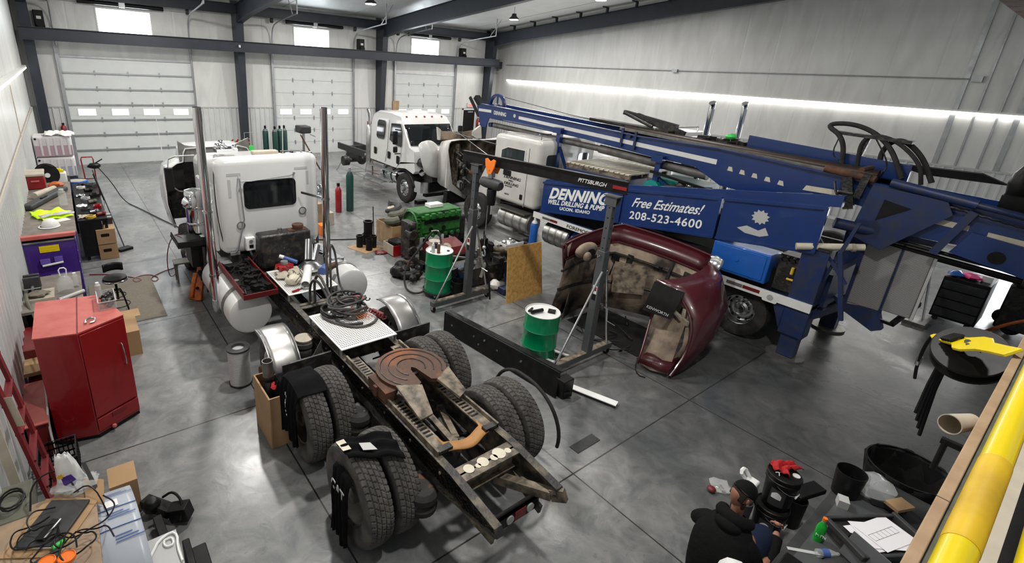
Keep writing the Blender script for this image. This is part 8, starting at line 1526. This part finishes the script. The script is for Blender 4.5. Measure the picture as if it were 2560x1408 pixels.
B('cap', MB().sheet(lambda u, v: Hm @ Vector((.104*math.cos(2*PI*u)*math.cos(v*PI/2)-.003, .086*math.sin(2*PI*u)*math.cos(v*PI/2), .035+.1*math.sin(v*PI/2))), 28, 8), 'hoodie', PE, solid=.006); B('cap_brim', MB().sheet(lambda u, v: Hm @ Vector((.085+.075*v*math.cos((u-.5)*1.7)-.03*abs(u-.5)*2, .085*math.sin((u-.5)*2.1), .04-.012*v-.02*(2*(u-.5))**2)), 12, 5), 'hoodie', PE, solid=.005)
# hands
def hand(c, fwd, up, s, par):
    c = Vector(c); f = Vector(fwd).normalized(); u = Vector(up).normalized(); r = f.cross(u).normalized()*s
    def P(a, b, d_): p = c+f*a+r*b+u*d_; return (p.x, p.y, p.z)
    h_ = skin('hand', [(*P(-.04, 0, 0), .027), (*P(.0, 0, .0), .03, .5), (*P(.045, 0, .004), .036, .45)], [(0, 1), (1, 2)], 'skin', par, 2)
    for k, (b, L) in enumerate(((-.03, .068), (-.01, .078), (.011, .072), (.03, .058))):
        skin('finger', [(*P(.03, b*.8, 0), .0095), (*P(.055, b, .008), .009), (*P(.055+L*.5, b*1.15, -.004), .0085), (*P(.055+L*.8, b*1.2, -.028), .0075)], [(0, 1), (1, 2), (2, 3)], 'skin', par, 2)
    skin('thumb', [(*P(.0, -.022, 0), .011), (*P(.025, -.05, -.006), .0105), (*P(.052, -.058, -.018), .009)], [(0, 1), (1, 2)], 'skin', par, 2)
hand((4.68, .84, .76), (.8, .05, -.55), (.5, .1, .8), 1, PE); hand((4.5, 1.03, .67), (.9, -.25, -.25), (.2, 0, .95), -1, PE)
t = T('work_stool', 'low black stool under the seated person', 'stool', (3.92, .98, 0)); B('stool_seat', MB().cyl((3.92, .98, .3), (3.92, .98, .35), .17, seg=24), 'black', t)
for k in range(4): a_ = PI/4+k*PI/2; B('stool_leg', MB().cyl((3.92+.12*math.cos(a_), .98+.12*math.sin(a_), .3), (3.92+.17*math.cos(a_), .98+.17*math.sin(a_), 0), .012), 'black', t)
# ================= far right: cabinet, machines, added unseen daylight panel
t = T('tool_cabinet', 'black rolling tool cabinet beyond the rear of the drill rig', 'tool cabinet', (14.85, 1.1, 0)); B('cabinet_body', MB().box(14.4, 15.3, .75, 1.45, .1, 1.0), 'black', t, bev=.01)
for x, y in ((14.5, .85), (15.2, .85), (14.5, 1.35), (15.2, 1.35)): B('caster', MB().cyl((x-.02, y, .05), (x+.02, y, .05), .05), 'dark_grey', t)
for k in range(4): B('drawer', MB().box(14.38, 14.4, .78, 1.42, .15+k*.2, .32+k*.2), 'dark_grey', t, bev=.004)
one('blue_cloth', MB().ball((14.6, 1.32, 1.06), .12, (1.4, 1, .5), 10, .2, 5), 'box_blue', 'blue bag on top of the black tool cabinet', 'bag'); one('pink_cloth', MB().ball((14.7, 1.1, 1.05), .14, (1.5, 1.2, .4), 10, .25, 6), 'pink', 'bright pink cloth on top of the black tool cabinet', 'cloth'); one('white_box', MB().box(14.7, 14.9, .8, .95, 1.0, 1.12), 'white', 'small white box on top of the black tool cabinet', 'box')
t = T('press_machine', 'dark machine with orange hose at the right edge beyond the hose reel', 'machine', (15.3, .1, 0)); B('machine_body', MB().box(14.9, 15.8, -.3, .55, .1, 1.05).ball((15.0, .4, 1.1), .15), 'grease', t, bev=.03); B('machine_wheel', MB().cyl((14.95, .3, .15), (15.05, .3, .15), .15).cyl((15.6, .5, .15), (15.7, .5, .15), .15), 'black', t); B('orange_hose', MB().tube([(14.6, .6, .02), (14.5, .3, .4), (14.6, 0, .6), (14.8, -.3, .5)], .03, 8, 2), 'orange_rust', t)
t = T('lift_stand', 'chrome stand with rods between the mesh gate and the black tool cabinet', 'stand', (13.9, 1.6, 0)); B('rod', MB().cyl((13.8, 1.6, .05), (14.2, 1.9, 1.6), .02).cyl((14.0, 1.45, .05), (14.4, 1.75, 1.5), .02), 'chrome_soft', t); B('stand_base', MB().box(13.6, 14.1, 1.35, 1.7, 0, .08), 'alu_dull', t)
d = T('door_5', None, None, (XR, 1, 0)); tag(d, kind='structure'); B('added_glow_panel', MB().box(XR-.02, XR-.005, -1.2, 1.4, .1, 1.75), 'win_emit', d); B('door_frame', MB().box(XR-.06, XR, -1.3, -1.2, 0, 1.85).box(XR-.06, XR, 1.4, 1.5, 0, 1.85).box(XR-.06, XR, -1.3, 1.5, 1.75, 1.85), 'white', d)  # glowing opening kept out of view, added to make white floor glare
area('added_glare_light', (XR-.1, .4, 1.4), 3, 130, (0, math.radians(90), 0), (.95, .97, 1), 2.4)  # extra light added with the unseen opening to brighten this end
# ================= split meshes whose pieces are parts of their own
def split_loose(o):
    bm = bmesh.new(); bm.from_mesh(o.data); bm.verts.ensure_lookup_table(); seen = set(); isl = []
    for v in bm.verts:
        if v.index in seen: continue
        st, g = [v], []; seen.add(v.index)
        while st:
            a = st.pop(); g.append(a.index)
            for e in a.link_edges:
                b = e.other_vert(a)
                if b.index not in seen: seen.add(b.index); st.append(b)
        isl.append(set(g))
    bm.free()
    if len(isl) < 2: return
    src = o.data
    for k, g in enumerate(isl[:60]):
        bm = bmesh.new(); bm.from_mesh(src); bm.verts.ensure_lookup_table()
        bmesh.ops.delete(bm, geom=[v for v in bm.verts if v.index not in g], context='VERTS')
        me = bpy.data.meshes.new(o.name); bm.to_mesh(me); bm.free()
        for m_ in src.materials: me.materials.append(m_)
        if k == 0: first = me
        else: c_ = o.copy(); c_.data = me; COL.objects.link(c_)
    o.data = first
for o in list(SC.objects):
    if o.type == 'MESH' and o.name.split('.')[0] in ('ramp', 'stripe_patch', 'stripe', 'rear_window', 'hood_cowl_edge', 'end_cap', 'fifth_wheel_stand', 'slide_slot', 'deck_leg', 'paint_patch',
        'tape_strip', 'running_board', 'tray_stand', 'mast_brace', 'reflector', 'red_reflector', 'reel_disc', 'cup_hole', 'wiper', 'pin_hole', 'beam_hole', 'frame_marker', 'case_rim', 'inner_strut', 'cab_step', 'tail_bracket', 'slat', 'stringer', 'logo_patch', 'yellow_print', 'white_print', 'valve_lever', 'support_rod', 'rail_clamp', 'rear_cover_plate', 'hydraulic_hose', 'link_arm', 'bench_leg', 'shade_strip', 'frame_crossmember', 'wiring', 'cover_lug', 'blue_frame', 'red_gladhand', 'machine_wheel', 'tank_strap', 'rod', 'caster_fork', 'exhaust_stack', 'brake_drum', 'frame_rail', 'chassis', 'vise_handle', 'cart_wheel'):
        split_loose(o)
